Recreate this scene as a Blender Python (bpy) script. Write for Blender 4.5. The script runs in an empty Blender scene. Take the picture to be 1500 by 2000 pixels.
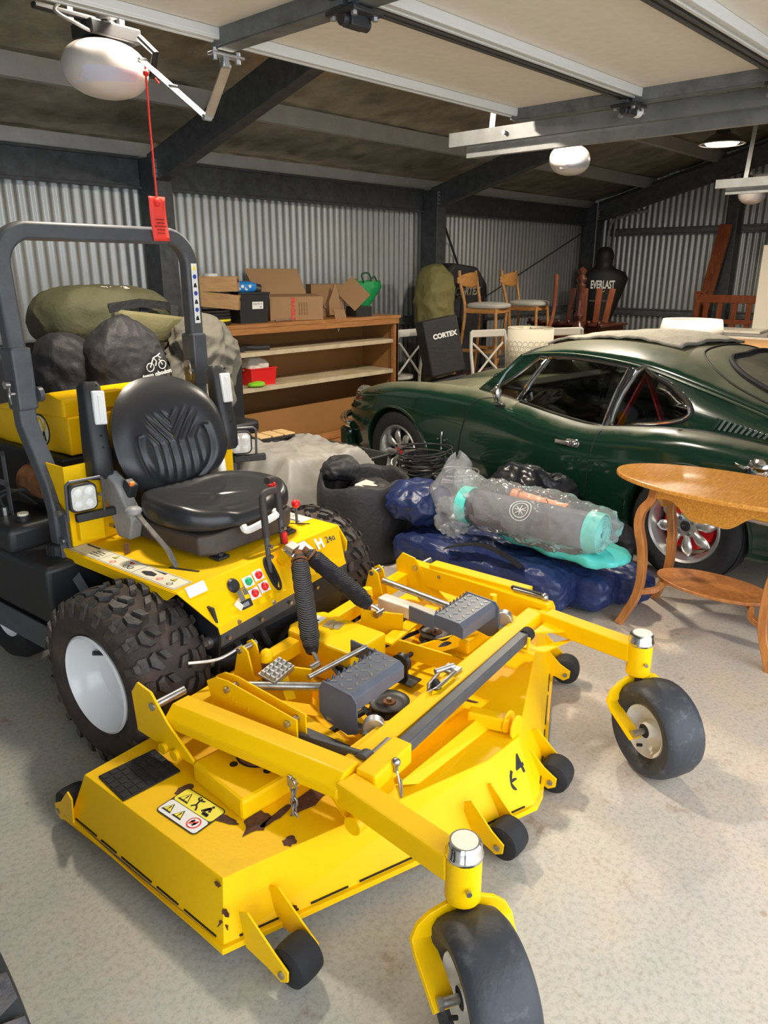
import bpy, bmesh, math, random
from mathutils import Vector, Matrix, Euler, noise
sc = bpy.context.scene
COL = sc.collection
# ------------------------------------------------ camera
cam_d = bpy.data.cameras.new('camera')
cam = bpy.data.objects.new('camera', cam_d); COL.objects.link(cam)
cam.matrix_world = Matrix(((0.68010346, 0.2274994, -0.69692418, 0), (-0.73311615, 0.21104859, -0.64652858, 0), (0, 0.95063269, 0.31031836, 1.5), (0, 0, 0, 1)))
cam_d.sensor_fit = 'VERTICAL'; cam_d.sensor_height = 36; cam_d.lens = 1455.12/2000*36; cam_d.clip_start = .02
sc.camera = cam
# ------------------------------------------------ light
w = bpy.data.worlds.new('sky'); sc.world = w; w.use_nodes = True
bg = w.node_tree.nodes['Background']; bg.inputs[0].default_value = (.84, .91, 1.0, 1); bg.inputs[1].default_value = 4.4
sc.view_settings.view_transform = 'Standard'; sc.view_settings.look = 'None'
sc.view_settings.exposure = 0.0; sc.view_settings.gamma = 1; sc.view_settings.use_curve_mapping = False
# ------------------------------------------------ helpers
MATS = {}
def mat(name, col, rough=.5, metal=0, var=0, vscale=8, bump=0, bscale=60, col2=None, coat=0, spec=.5, alpha=1, trans=0, emis=0, thr=None, ior=1.45):
    m = bpy.data.materials.new(name); m.use_nodes = True; nt = m.node_tree; N = nt.nodes; L = nt.links
    b = N['Principled BSDF']; b.inputs['Base Color'].default_value = (*col, 1); b.inputs['Roughness'].default_value = rough
    b.inputs['Metallic'].default_value = metal; b.inputs['Coat Weight'].default_value = coat; b.inputs['Coat Roughness'].default_value = .08
    b.inputs['Specular IOR Level'].default_value = spec; b.inputs['IOR'].default_value = ior
    b.inputs['Alpha'].default_value = alpha; b.inputs['Transmission Weight'].default_value = trans
    if emis: b.inputs['Emission Color'].default_value = (*col, 1); b.inputs['Emission Strength'].default_value = emis
    if var or col2 or bump: tc = N.new('ShaderNodeTexCoord')
    if var or col2:
        n = N.new('ShaderNodeTexNoise'); n.inputs['Scale'].default_value = vscale; n.inputs['Detail'].default_value = 6; n.inputs['Roughness'].default_value = .6
        L.new(tc.outputs['Object'], n.inputs['Vector']); r = N.new('ShaderNodeValToRGB')
        if thr: r.color_ramp.elements[0].position = thr[0]; r.color_ramp.elements[1].position = thr[1]
        else: r.color_ramp.elements[0].position = .3; r.color_ramp.elements[1].position = .7
        c2 = col2 if col2 else tuple(max(0, c*(1-var)) for c in col)
        r.color_ramp.elements[0].color = (*col, 1); r.color_ramp.elements[1].color = (*c2, 1)
        L.new(n.outputs['Fac'], r.inputs[0]); L.new(r.outputs[0], b.inputs['Base Color'])
    if bump:
        n2 = N.new('ShaderNodeTexNoise'); n2.inputs['Scale'].default_value = bscale; n2.inputs['Detail'].default_value = 4
        L.new(tc.outputs['Object'], n2.inputs['Vector']); bp = N.new('ShaderNodeBump'); bp.inputs['Strength'].default_value = bump; bp.inputs['Distance'].default_value = .01
        L.new(n2.outputs['Fac'], bp.inputs['Height']); L.new(bp.outputs[0], b.inputs['Normal'])
    MATS[name] = m; return m
def wood(name, c1, c2, rough=.45, scale=(1, 14, 14), ws=3, coat=0):
    m = mat(name, c1, rough, coat=coat); nt = m.node_tree; N = nt.nodes; L = nt.links; b = N['Principled BSDF']
    tc = N.new('ShaderNodeTexCoord'); mp = N.new('ShaderNodeMapping'); mp.inputs['Scale'].default_value = scale
    n = N.new('ShaderNodeTexNoise'); n.inputs['Scale'].default_value = ws; n.inputs['Detail'].default_value = 7; n.inputs['Distortion'].default_value = .6
    r = N.new('ShaderNodeValToRGB'); r.color_ramp.elements[0].position = .35; r.color_ramp.elements[1].position = .65
    r.color_ramp.elements[0].color = (*c1, 1); r.color_ramp.elements[1].color = (*c2, 1)
    L.new(tc.outputs['Object'], mp.inputs[0]); L.new(mp.outputs[0], n.inputs['Vector']); L.new(n.outputs['Fac'], r.inputs[0]); L.new(r.outputs[0], b.inputs['Base Color'])
    return m
YEL = mat('yellow_paint', (.95, .56, .001), .42, coat=.08, var=.06, vscale=3, bump=.03, bscale=200, spec=.22)
YELW = mat('worn_yellow_paint', (.95, .56, .001), .45, col2=(.74, .38, .005), vscale=4, thr=(.60, .85), bump=.04, bscale=120, spec=.22)
GRY = mat('grey_painted_steel', (.085, .09, .10), .42, var=.3, vscale=20)
GRYL = mat('slate_painted_steel', (.11, .125, .16), .38, var=.25, vscale=15)
DARK = mat('dark_chassis', (.016, .018, .022), .5, var=.5, vscale=12)
BLK = mat('black_plastic', (.022, .023, .025), .42, bump=.05, bscale=300)
VINYL = mat('black_vinyl', (.022, .023, .026), .3, bump=.06, bscale=350)
RUB = mat('black_rubber', (.018, .018, .019), .75, var=.3, vscale=30, bump=.15, bscale=120)
TREAD = mat('muddy_tread_rubber', (.035, .033, .033), .55, col2=(.10, .075, .06), vscale=14, thr=(.45, .7), bump=.4, bscale=60)
CARC = mat('tyre_carcass', (.03, .024, .02), .8, col2=(.075, .05, .038), vscale=12, bump=.3, bscale=70)
SLICK = mat('worn_caster_rubber', (.035, .038, .045), .5, col2=(.12, .12, .13), vscale=25, thr=(.55, .8), bump=.15, bscale=80)
CHR = mat('chrome', (.75, .75, .74), .12, metal=1)
STL = mat('bare_steel', (.52, .51, .49), .32, metal=.9, var=.4, vscale=40)
ZINC = mat('zinc_plated_steel', (.55, .56, .57), .38, metal=.85, var=.25, vscale=25)
GALV = mat('galvanised_steel', (.20, .215, .22), .5, metal=.45, var=.45, vscale=18)
RUST = mat('rusty_steel', (.10, .045, .02), .75, col2=(.26, .10, .03), vscale=30, bump=.4)
WHT = mat('white_paint', (.85, .86, .86), .3, coat=.3)
DWHT = mat('dirty_white_paint', (.72, .68, .60), .45, col2=(.42, .36, .28), vscale=12, thr=(.5, .8))
WPL = mat('white_plastic', (.80, .80, .78), .4)
GPL = mat('grey_plastic', (.30, .30, .30), .45, var=.2, vscale=30)
RED = mat('red_plastic', (.72, .02, .02), .35)
GRN = mat('green_plastic', (.02, .42, .16), .35)
ORG = mat('orange_plastic', (.95, .25, .03), .4)
INK = mat('black_ink', (.012, .012, .012), .6)
CREAM = mat('cream_decal', (.84, .80, .62), .4)
WDEC = mat('white_decal', (.85, .85, .82), .4)
YDEC = mat('yellow_decal', (.92, .80, .03), .4)
RDEC = mat('red_ink', (.75, .03, .03), .5)
BDEC = mat('blue_ink', (.03, .07, .40), .5)

def empty(name, loc=(0, 0, 0), rz=0, label=None, cat=None, group=None):
    o = bpy.data.objects.new(name, None); COL.objects.link(o); o.empty_display_size = .05
    o.location = loc; o.rotation_euler = (0, 0, rz)
    tag(o, label, cat, group); return o
def tag(o, label=None, cat=None, group=None, kind=None):
    if label: o['label'] = label
    if cat: o['category'] = cat
    if group: o['group'] = group
    if kind: o['kind'] = kind
    return o
class B:
    def __init__(s): s.bm = bmesh.new()
    def box(s, c, d, rot=None):
        M = Matrix.Translation(c)
        if rot is not None: M = M @ (rot if isinstance(rot, Matrix) else Euler(rot).to_matrix().to_4x4())
        bmesh.ops.create_cube(s.bm, size=1, matrix=M @ Matrix.Diagonal((*d, 1))); return s
    def bar(s, a, b, wd, h, up=(0, 0, 1)):       # rectangular bar from a to b
        a = Vector(a); b = Vector(b); z = (b-a); L = z.length; z.normalize(); u = Vector(up)
        x = u.cross(z)
        if x.length < 1e-4: x = Vector((1, 0, 0)).cross(z)
        x.normalize(); y = z.cross(x); M = Matrix((x, y, z)).transposed().to_4x4(); M.translation = (a+b)/2
        bmesh.ops.create_cube(s.bm, size=1, matrix=M @ Matrix.Diagonal((wd, h, L, 1))); return s
    def cyl(s, a, b, r, r2=None, n=20, caps=True):
        a = Vector(a); b = Vector(b); d = b-a; q = d.to_track_quat('Z', 'Y').to_matrix().to_4x4(); q.translation = (a+b)/2
        bmesh.ops.create_cone(s.bm, cap_ends=caps, segments=n, radius1=r, radius2=r if r2 is None else r2, depth=d.length, matrix=q); return s
    def sph(s, c, r, n=16, sc=(1, 1, 1)):
        bmesh.ops.create_uvsphere(s.bm, u_segments=n, v_segments=max(6, n//2), radius=1, matrix=Matrix.Translation(c) @ Matrix.Diagonal((r*sc[0], r*sc[1], r*sc[2], 1))); return s
    def tube(s, pts, r, n=10, closed=False, sq=False, rs=None, up=None):
        P = [Vector(p) for p in pts]; m = len(P); rings = []; prev = None
        for i, p in enumerate(P):
            if closed: t = (P[(i+1) % m]-P[i-1])
            else: t = (P[min(i+1, m-1)]-P[max(i-1, 0)])
            t.normalize()
            if prev is None:
                u = Vector(up) if up else (Vector((0, 0, 1)) if abs(t.z) < .9 else Vector((1, 0, 0)))
                x = u.cross(t).normalized()
            else: x = (prev - t*prev.dot(t)).normalized()
            prev = x; y = t.cross(x); rr = rs[i] if rs else r
            wx, wy = (rr if isinstance(rr, tuple) else (rr, rr))
            if sq: offs = [(-1, -1), (1, -1), (1, 1), (-1, 1)]
            else: offs = [(math.cos(2*math.pi*k/n), math.sin(2*math.pi*k/n)) for k in range(n)]
            rings.append([s.bm.verts.new(p+x*(o[0]*wx)+y*(o[1]*wy)) for o in offs])
        k = len(rings[0])
        for i in range(m if closed else m-1):
            A = rings[i]; Bq = rings[(i+1) % m]
            for j in range(k): s.bm.faces.new((A[j], A[(j+1) % k], Bq[(j+1) % k], Bq[j]))
        if not closed: s.bm.faces.new(rings[0][::-1]); s.bm.faces.new(rings[-1])
        return s
    def lathe(s, prof, M=None, n=48, closed=False):   # prof [(r,z)] about local Z
        M = M or Matrix.Identity(4); rings = []
        for r, z in prof:
            if r < 1e-5: rings.append([s.bm.verts.new(M @ Vector((0, 0, z)))])
            else: rings.append([s.bm.verts.new(M @ Vector((r*math.cos(2*math.pi*k/n), r*math.sin(2*math.pi*k/n), z))) for k in range(n)])
        R = rings + ([rings[0]] if closed else [])
        for A, Bq in zip(R[:-1], R[1:]):
            for k in range(n):
                k2 = (k+1) % n
                if len(A) == 1 and len(Bq) == 1: continue
                if len(A) == 1: s.bm.faces.new((A[0], Bq[k2], Bq[k]))
                elif len(Bq) == 1: s.bm.faces.new((A[k], A[k2], Bq[0]))
                else: s.bm.faces.new((A[k], A[k2], Bq[k2], Bq[k]))
        return s
    def prism(s, poly, d0, d1, ax='x', M=None):   # 2D polygon extruded along axis ax from d0 to d1
        def P(a, b, d):
            v = {'x': (d, a, b), 'y': (a, d, b), 'z': (a, b, d)}[ax]; v = Vector(v); return (M @ v) if M else v
        A = [s.bm.verts.new(P(a, b, d0)) for a, b in poly]; C2 = [s.bm.verts.new(P(a, b, d1)) for a, b in poly]; n = len(poly)
        s.bm.faces.new(A); s.bm.faces.new(C2[::-1])
        for i in range(n): s.bm.faces.new((A[i], C2[i], C2[(i+1) % n], A[(i+1) % n]))
        return s
    def loft(s, rings, closed=True, caps=True):
        V = [[s.bm.verts.new(p) for p in r] for r in rings]; n = len(V[0])
        for A, Bq in zip(V[:-1], V[1:]):
            for k in range(n if closed else n-1): s.bm.faces.new((A[k], A[(k+1) % n], Bq[(k+1) % n], Bq[k]))
        if caps and closed: s.bm.faces.new(V[0][::-1]); s.bm.faces.new(V[-1])
        return s
    def grid(s, f, nu, nv):
        V = [[s.bm.verts.new(f(i/nu, j/nv)) for j in range(nv+1)] for i in range(nu+1)]
        for i in range(nu):
            for j in range(nv): s.bm.faces.new((V[i][j], V[i+1][j], V[i+1][j+1], V[i][j+1]))
        return s
    def out(s, name, m, parent=None, smooth=None, bevel=0, solid=0, sub=0, seg=2, mats=None, xf=None):
        bm = s.bm
        if xf is not None: bmesh.ops.transform(bm, matrix=xf, verts=bm.verts)
        bmesh.ops.recalc_face_normals(bm, faces=bm.faces)
        me = bpy.data.meshes.new(name); bm.to_mesh(me); bm.free()
        if mats:
            for q in mats: me.materials.append(q)
        else: me.materials.append(m)
        if smooth is None: smooth = 40
        if smooth is True: smooth = 180
        if smooth:
            me.polygons.foreach_set('use_smooth', [True]*len(me.polygons)); me.set_sharp_from_angle(angle=math.radians(smooth))
        o = bpy.data.objects.new(name, me); COL.objects.link(o)
        if parent: o.parent = parent
        if solid: q = o.modifiers.new('s', 'SOLIDIFY'); q.thickness = solid; q.offset = 0
        if bevel: q = o.modifiers.new('b', 'BEVEL'); q.width = bevel; q.segments = seg; q.limit_method = 'ANGLE'; q.angle_limit = math.radians(35)
        if sub: q = o.modifiers.new('u', 'SUBSURF'); q.levels = q.render_levels = sub
        return o
def place(o, loc, rz=0):
    o.location = loc; o.rotation_euler = (0, 0, rz); return o
def text(name, s, size, m, parent, M, ext=.0006, bold=0, shear=0, align='CENTER'):
    c = bpy.data.curves.new('t', 'FONT'); c.body = s; c.size = size; c.extrude = ext; c.align_x = align; c.align_y = 'CENTER'; c.offset = bold; c.shear = shear; c.resolution_u = 3
    t = bpy.data.objects.new('t', c); COL.objects.link(t); dg = bpy.context.evaluated_depsgraph_get()
    me = bpy.data.meshes.new_from_object(t.evaluated_get(dg)); COL.objects.unlink(t); bpy.data.objects.remove(t)
    me.materials.clear(); me.materials.append(m); me.name = name; me.transform(M)
    o = bpy.data.objects.new(name, me); COL.objects.link(o); o.parent = parent; return o
def frame(o, x, y):     # matrix with origin o, x axis, y axis
    x = Vector(x).normalized(); y = Vector(y); z = x.cross(y).normalized(); y = z.cross(x)
    M = Matrix((x, y, z)).transposed().to_4x4(); M.translation = Vector(o); return M
def copy_tree(o, parent=None, **kw):
    kids = [c for c in bpy.data.objects if c.parent == o] if 'kids' not in kw else kw['kids']
    c = o.copy(); COL.objects.link(c); c.parent = parent
    for k in kids: copy_tree(k, c)
    return c
def spline(pts, n=8, closed=False):      # Catmull-Rom through points
    P = [Vector(p) for p in pts]; m = len(P); out = []
    for i in range(m if closed else m-1):
        g = (lambda k: P[k % m]) if closed else (lambda k: P[max(0, min(m-1, k))])
        a, b, c, d = g(i-1), g(i), g(i+1), g(i+2)
        for k in range(n):
            t = k/n; out.append(.5*((2*b)+(c-a)*t+(2*a-5*b+4*c-d)*t*t+(3*b-a-3*c+d)*t**3))
    if not closed: out.append(P[-1].copy())
    return out
def blob(c, dims, p=2.6, rz=0, amp=.02, fs=6, seed=0, tilt=(0, 0), n=5, flat=None, ridge=True, zmin=None):
    """crumpled cloth bundle: superellipsoid with ridged folds"""
    b = B(); bmesh.ops.create_icosphere(b.bm, subdivisions=n, radius=1)
    R = Euler((tilt[0], tilt[1], rz)).to_matrix(); off = Vector((seed*7.3, seed*3.1, seed*1.7))
    for v in b.bm.verts:
        d = v.co.copy(); k = (abs(d.x)**p+abs(d.y)**p+abs(d.z)**p)**(-1/p); q = d*k
        q = Vector((q.x*dims[0], q.y*dims[1], q.z*dims[2]))
        s = noise.noise(q*fs*.45+off)*1.3
        f = noise.noise(Vector((q.x*fs, q.y*fs, q.z*fs))+off)
        if ridge: f = (1-abs(f)*3.2)*.45
        s2 = noise.noise(q*fs*2.2+off*2); s2 = (1-abs(s2)*3)*.2
        q += d.normalized()*amp*(s+f+s2)
        q = R @ q + Vector(c)
        if zmin is not None: q.z = max(zmin, q.z)
        v.co = q
    return b
# ================================================ room
def smat():
    m = mat('concrete_floor', (.6, .56, .5), .55); nt = m.node_tree; N = nt.nodes; L = nt.links; b = N['Principled BSDF']
    tc = N.new('ShaderNodeTexCoord')
    def nz(sc_, det=6, ro=.6, dist=0):
        n = N.new('ShaderNodeTexNoise'); n.inputs['Scale'].default_value = sc_; n.inputs['Detail'].default_value = det; n.inputs['Roughness'].default_value = ro; n.inputs['Distortion'].default_value = dist
        L.new(tc.outputs['Object'], n.inputs['Vector']); return n
    def ramp(n, els):
        r = N.new('ShaderNodeValToRGB'); r.color_ramp.elements[0].position = els[0][0]; r.color_ramp.elements[1].position = els[-1][0]
        r.color_ramp.elements[0].color = (*els[0][1], 1); r.color_ramp.elements[1].color = (*els[-1][1], 1)
        for p_, c_ in els[1:-1]: e = r.color_ramp.elements.new(p_); e.color = (*c_, 1)
        L.new(n.outputs['Fac'], r.inputs[0]); return r
    def mix(f, a, c, mode='MIX'):
        x = N.new('ShaderNodeMix'); x.data_type = 'RGBA'; x.blend_type = mode; L.new(f, x.inputs[0]); L.new(a, x.inputs[6]); L.new(c, x.inputs[7]); return x.outputs[2]
    base = ramp(nz(1.5, 9, .68, .4), [(.30, (.40, .38, .345)), (.44, (.50, .445, .38)), (.56, (.57, .475, .375)), (.66, (.55, .42, .305)), (.76, (.46, .30, .19))])
    # grey-green tone to the left of the mower, blending to a warmer tone on the right
    sx = N.new('ShaderNodeSeparateXYZ'); L.new(tc.outputs['Object'], sx.inputs[0])
    mr = N.new('ShaderNodeMapRange'); mr.inputs[1].default_value = .9; mr.inputs[2].default_value = 1.9; L.new(sx.outputs[0], mr.inputs[0])
    wob = N.new('ShaderNodeMath'); wob.operation = 'ADD'; n0 = nz(2.2, 7, .65); wm = N.new('ShaderNodeMath'); wm.operation = 'MULTIPLY_ADD'; wm.inputs[1].default_value = 1.6; wm.inputs[2].default_value = -.8
    L.new(n0.outputs['Fac'], wm.inputs[0]); L.new(mr.outputs[0], wob.inputs[0]); L.new(wm.outputs[0], wob.inputs[1]); wob.use_clamp = True
    grn = ramp(nz(3, 6, .6), [(.35, (.40, .405, .355)), (.55, (.46, .445, .375)), (.72, (.50, .415, .30))])
    c = mix(wob.outputs[0], grn.outputs[0], base.outputs[0])
    st = ramp(nz(7.5, 5, .7), [(.60, (0, 0, 0)), (.70, (1, 1, 1))])
    brown = N.new('ShaderNodeRGB'); brown.outputs[0].default_value = (.30, .17, .09, 1)
    f1 = N.new('ShaderNodeMath'); f1.operation = 'MULTIPLY'; f1.inputs[1].default_value = .55; L.new(st.outputs[0], f1.inputs[0])
    c = mix(f1.outputs[0], c, brown.outputs[0])
    # small dark drips
    vo = N.new('ShaderNodeTexVoronoi'); vo.inputs['Scale'].default_value = 7; vo.inputs['Randomness'].default_value = 1; L.new(tc.outputs['Object'], vo.inputs['Vector'])
    dr = N.new('ShaderNodeMath'); dr.operation = 'LESS_THAN'; n5 = nz(3.3, 2); tt = N.new('ShaderNodeMath'); tt.operation = 'MULTIPLY_ADD'; tt.inputs[1].default_value = .22; tt.inputs[2].default_value = -.055
    L.new(n5.outputs['Fac'], tt.inputs[0]); L.new(vo.outputs['Distance'], dr.inputs[0]); L.new(tt.outputs[0], dr.inputs[1])
    f2 = N.new('ShaderNodeMath'); f2.operation = 'MULTIPLY'; f2.inputs[1].default_value = .4; L.new(dr.outputs[0], f2.inputs[0])
    c = mix(f2.outputs[0], c, brown.outputs[0])
    sp = ramp(nz(70, 3, .7), [(.30, (.68, .68, .68)), (.55, (1, 1, 1))])
    one = N.new('ShaderNodeValue'); one.outputs[0].default_value = .8
    c = mix(one.outputs[0], c, sp.outputs[0], 'MULTIPLY')
    L.new(c, b.inputs['Base Color'])
    bp = N.new('ShaderNodeBump'); bp.inputs['Strength'].default_value = .22; bp.inputs['Distance'].default_value = .004; L.new(nz(45, 6, .7).outputs['Fac'], bp.inputs['Height']); L.new(bp.outputs[0], b.inputs['Normal'])
    b.inputs['Roughness'].default_value = .5
    return m
FLOOR = smat()
WALL = mat('zinc_corrugated_wall', (.40, .42, .42), .42, metal=.55, var=.15, vscale=2.5)
FOIL = mat('foil_insulation', (.55, .51, .38), .32, metal=.65, col2=(.24, .22, .16), vscale=5, bump=1.0, bscale=9)
PURL = mat('purlin_steel', (.60, .60, .58), .38, metal=.5, var=.2, vscale=6)
BEAM = mat('dark_galvanised_frame', (.085, .095, .105), .5, metal=.25, var=.5, vscale=14)
DOORP = mat('door_panel_backing', (.74, .69, .60), .5, var=.08, vscale=30)
DOORG = mat('door_panel_rail', (.66, .67, .65), .4, metal=.2); RAILD = mat('dark_panel_rail', (.055, .052, .047), .5)  # rails along each panel's front edge take the darker colour
XL, XR, YF, YB = -3.3, 10.0, -.42, 5.4
def S(o): o['kind'] = 'structure'; return o
S(B().box(((XL+XR)/2, 1.0, -.05), (XR-XL+.2, 14, .1)).out('floor', FLOOR, smooth=0))
def corr(a, b, z0, z1, name, m, amp=.009, pitch=.076, ztop=None, nrm=(0, 1, 0)):
    a = Vector(a); b = Vector(b); L_ = (b-a).length; d = (b-a)/L_; n = int(L_/pitch*6); bm = B(); R = []
    for i in range(n+1):
        s_ = i/n*L_; p = a+d*s_; off = Vector(nrm)*amp*math.sin(2*math.pi*s_/pitch); zt = ztop(p) if ztop else z1
        R.append(((p.x+off.x, p.y+off.y, z0), (p.x+off.x, p.y+off.y, zt)))
    bm.loft(R, closed=False, caps=False)
    return S(bm.out(name, m, smooth=60))
RZ, RS, RY = 2.36, .27, 2.5
def roofz(y): return RZ+RS*(YB-y) if y > RY else RZ+RS*(YB-RY)-RS*(RY-y)
corr((XL, YB, 0), (XR, YB, 0), 0, 2.4, 'wall_back', WALL)
corr((XR, YF, 0), (XR, YB, 0), 0, 0, 'wall_right', WALL, ztop=lambda p: roofz(p.y)+.03, nrm=(1, 0, 0))
corr((XL, YF, 0), (XL, YB, 0), 0, 0, 'wall_left', WALL, ztop=lambda p: roofz(p.y)+.03, nrm=(1, 0, 0))
# front wall: open doorways in the first two bays (unseen left one opened for daylight on the mower's left side), closed panel doors in the others
fw = B(); fw.box(((-.45-.15)/2, YF, 1.1), (.30, .06, 2.2)); fw.box((XL+.1, YF, 1.1), (.3, .06, 2.2)); fw.box(((3.05+XR)/2, YF, 1.1), (XR-3.05, .06, 2.2)); fw.box(((XL+XR)/2, YF, 2.24), (XR-XL, .06, .13))
S(fw.out('wall_front', WALL, smooth=0))
# roof foil between purlins, sagging quilts
pys = [5.34, 4.5, 3.66, 2.82]
def roofsheet(y0, y1, nm):
    nx, ny = 220, 16
    def f(u, v):
        x = XL+(XR-XL)*u; y = y0+(y1-y0)*v; z = roofz(y)-.05*math.sin(math.pi*v)*(.7+.5*noise.noise(Vector((x*.9, y, 3))))
        q = abs(math.sin(math.pi*x/.30)); z += .018*(q**.5)*math.sin(math.pi*v)-.012*noise.noise(Vector((x*5, y*6, 1)))
        return Vector((x, y, z))
    return tag(B().grid(f, nx, ny).out(nm, FOIL, smooth=True), kind='structure')
ys = [YB]+pys[:]+[RY]
for i in range(len(ys)-1): roofsheet(ys[i], ys[i+1], 'ceiling')
for a_, b_ in ((RY, 1.5), (1.5, .5), (.5, YF-.05)): roofsheet(a_, b_, 'ceiling')
S(B().box(((XL+XR)/2, (RY+YF-.1)/2, roofz(1.04)+.1), (XR-XL+.1, 3.15, .01), (math.atan(RS), 0, 0)).out('roof_sheet', WALL, smooth=0))
S(B().box(((XL+XR)/2, (RY+YB+.1)/2, roofz(3.95)+.1), (XR-XL+.1, 3.2, .01), (-math.atan(RS), 0, 0)).out('roof_sheet', WALL, smooth=0))
for k, y in enumerate(pys):
    z = roofz(y); p = [(0, -.01), (.003, -.01), (.003, -.127), (.055, -.127), (.055, -.112), (.058, -.112), (.058, -.13), (0, -.13)]
    tag(B().prism([(y+a_, z+b_) for a_, b_ in p], XL, XR, 'x').out('purlin', PURL, smooth=0), 'bright zinc roof purlin running parallel to the long wall, number counted up from the eave' if 0 else None, kind='structure')
# eave girt beam, posts, rafters
for x0, x1 in ((XL, 3.12), (3.28, 6.33), (6.49, XR)):
    S(B().prism([(5.33, 2.27), (5.33, 2.05), (5.30, 2.05), (5.30, 2.07), (5.325, 2.07), (5.325, 2.25), (5.30, 2.25), (5.30, 2.27)], x0, x1, 'x').out('eave_beam', BEAM, smooth=0, bevel=.002))
for z in (.98, 1.02, ):
    pass
for x0, x1 in ((XL, 3.12), (3.28, 6.33), (6.49, XR-.2)):
    g = B(); g.box(((x0+x1)/2, 5.36, .985), (x1-x0, .05, .055)); g.cyl((x0, 5.33, 1.02), (x1, 5.33, 1.02), .012); g.cyl((x0, 5.33, .955), (x1, 5.33, .955), .012)
    S(g.out('wall_girt', GALV, bevel=.004))
for x in (.05, 3.2, 6.41, 9.78):
    w_ = .15
    pst = [(x-w_/2, 5.35), (x+w_/2, 5.35), (x+w_/2, 5.13), (x+w_/2-.02, 5.13), (x+w_/2-.02, 5.145), (x+w_/2-.005, 5.145), (x-w_/2+.005, 5.145), (x-w_/2+.02, 5.13), (x-w_/2, 5.13)]
    S(B().box((x, 5.24, 1.13), (w_, .2, 2.26)).out('post', BEAM, smooth=0, bevel=.006))
    for s_ in (1, -1):
        y0, y1 = (5.25, RY) if s_ == 1 else (YF+.05, RY)
        zb0, zb1 = roofz(y0)-.33, roofz(y1)-.33; t = .21
        S(B().prism([(y0, zb0), (y1, zb1), (y1, zb1+t), (y0, zb0+t)], x-.05, x+.05, 'x').out('rafter', BEAM, smooth=0, bevel=.004))
    # bolted cleat plate
    c = B(); c.box((x-.06, 5.125, 2.18), (.055, .006, .12)).out('cleat', ZINC, smooth=0)['kind'] = 'structure'
    for a_ in range(2):
        for k in range(3): S(B().cyl((x-.072+a_*.025, 5.122, 2.14+k*.04), (x-.072+a_*.025, 5.112, 2.14+k*.04), .007, n=6).out('bolt', BLK, smooth=0))
# knee brace strap + end wall framing
S(B().bar((7.3, 5.36, 1.1), (9.7, 5.36, 1.95), .03, .004).out('strap_brace', BEAM, smooth=0))
S(B().bar((7.4, 5.36, .9), (6.7, 5.36, 2.0), .03, .004).out('strap_brace', BEAM, smooth=0))
for z in (1.96, .95):
    for y0, y1 in ((5.1, 3.55), (3.35, YF)):
        g = B(); g.box((9.96, (y0+y1)/2, z), (.05, abs(y1-y0), .06)); g.cyl((9.93, y0, z+.035), (9.93, y1, z+.035), .012); g.cyl((9.93, y0, z-.035), (9.93, y1, z-.035), .012)
        S(g.out('wall_girt', GALV, bevel=.004))
S(B().box((9.9, 3.45, 1.25), (.15, .14, 2.5)).out('post', BEAM, smooth=0, bevel=.006))
for s_ in (1, -1):
    y0, y1 = (5.3, RY) if s_ == 1 else (YF+.05, RY)
    S(B().prism([(y0, roofz(y0)-.26), (y1, roofz(y1)-.26), (y1, roofz(y1)-.06), (y0, roofz(y0)-.06)], 9.85, 9.95, 'x').out('rafter', BEAM, smooth=0))
# conduits at the corner
pth = spline([(9.94, 4.55, 2.22), (9.92, 4.90, 2.16), (9.90, 5.04, 2.05), (9.90, 5.06, 1.6), (9.90, 5.06, 0)], 6)
tag(B().tube(pth, .02, 8).out('conduit', GPL), 'fat grey conduit bending down the corner post', 'conduit')
pth = spline([(9.86, 4.70, 2.24), (9.86, 4.88, 2.2), (9.86, 4.95, 2.08), (9.86, 4.96, 1.6), (9.86, 4.96, 0)], 6)
tag(B().tube(pth, .012, 8).out('conduit', GPL), 'thin grey conduit beside the fat one on the corner post', 'conduit')
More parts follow.
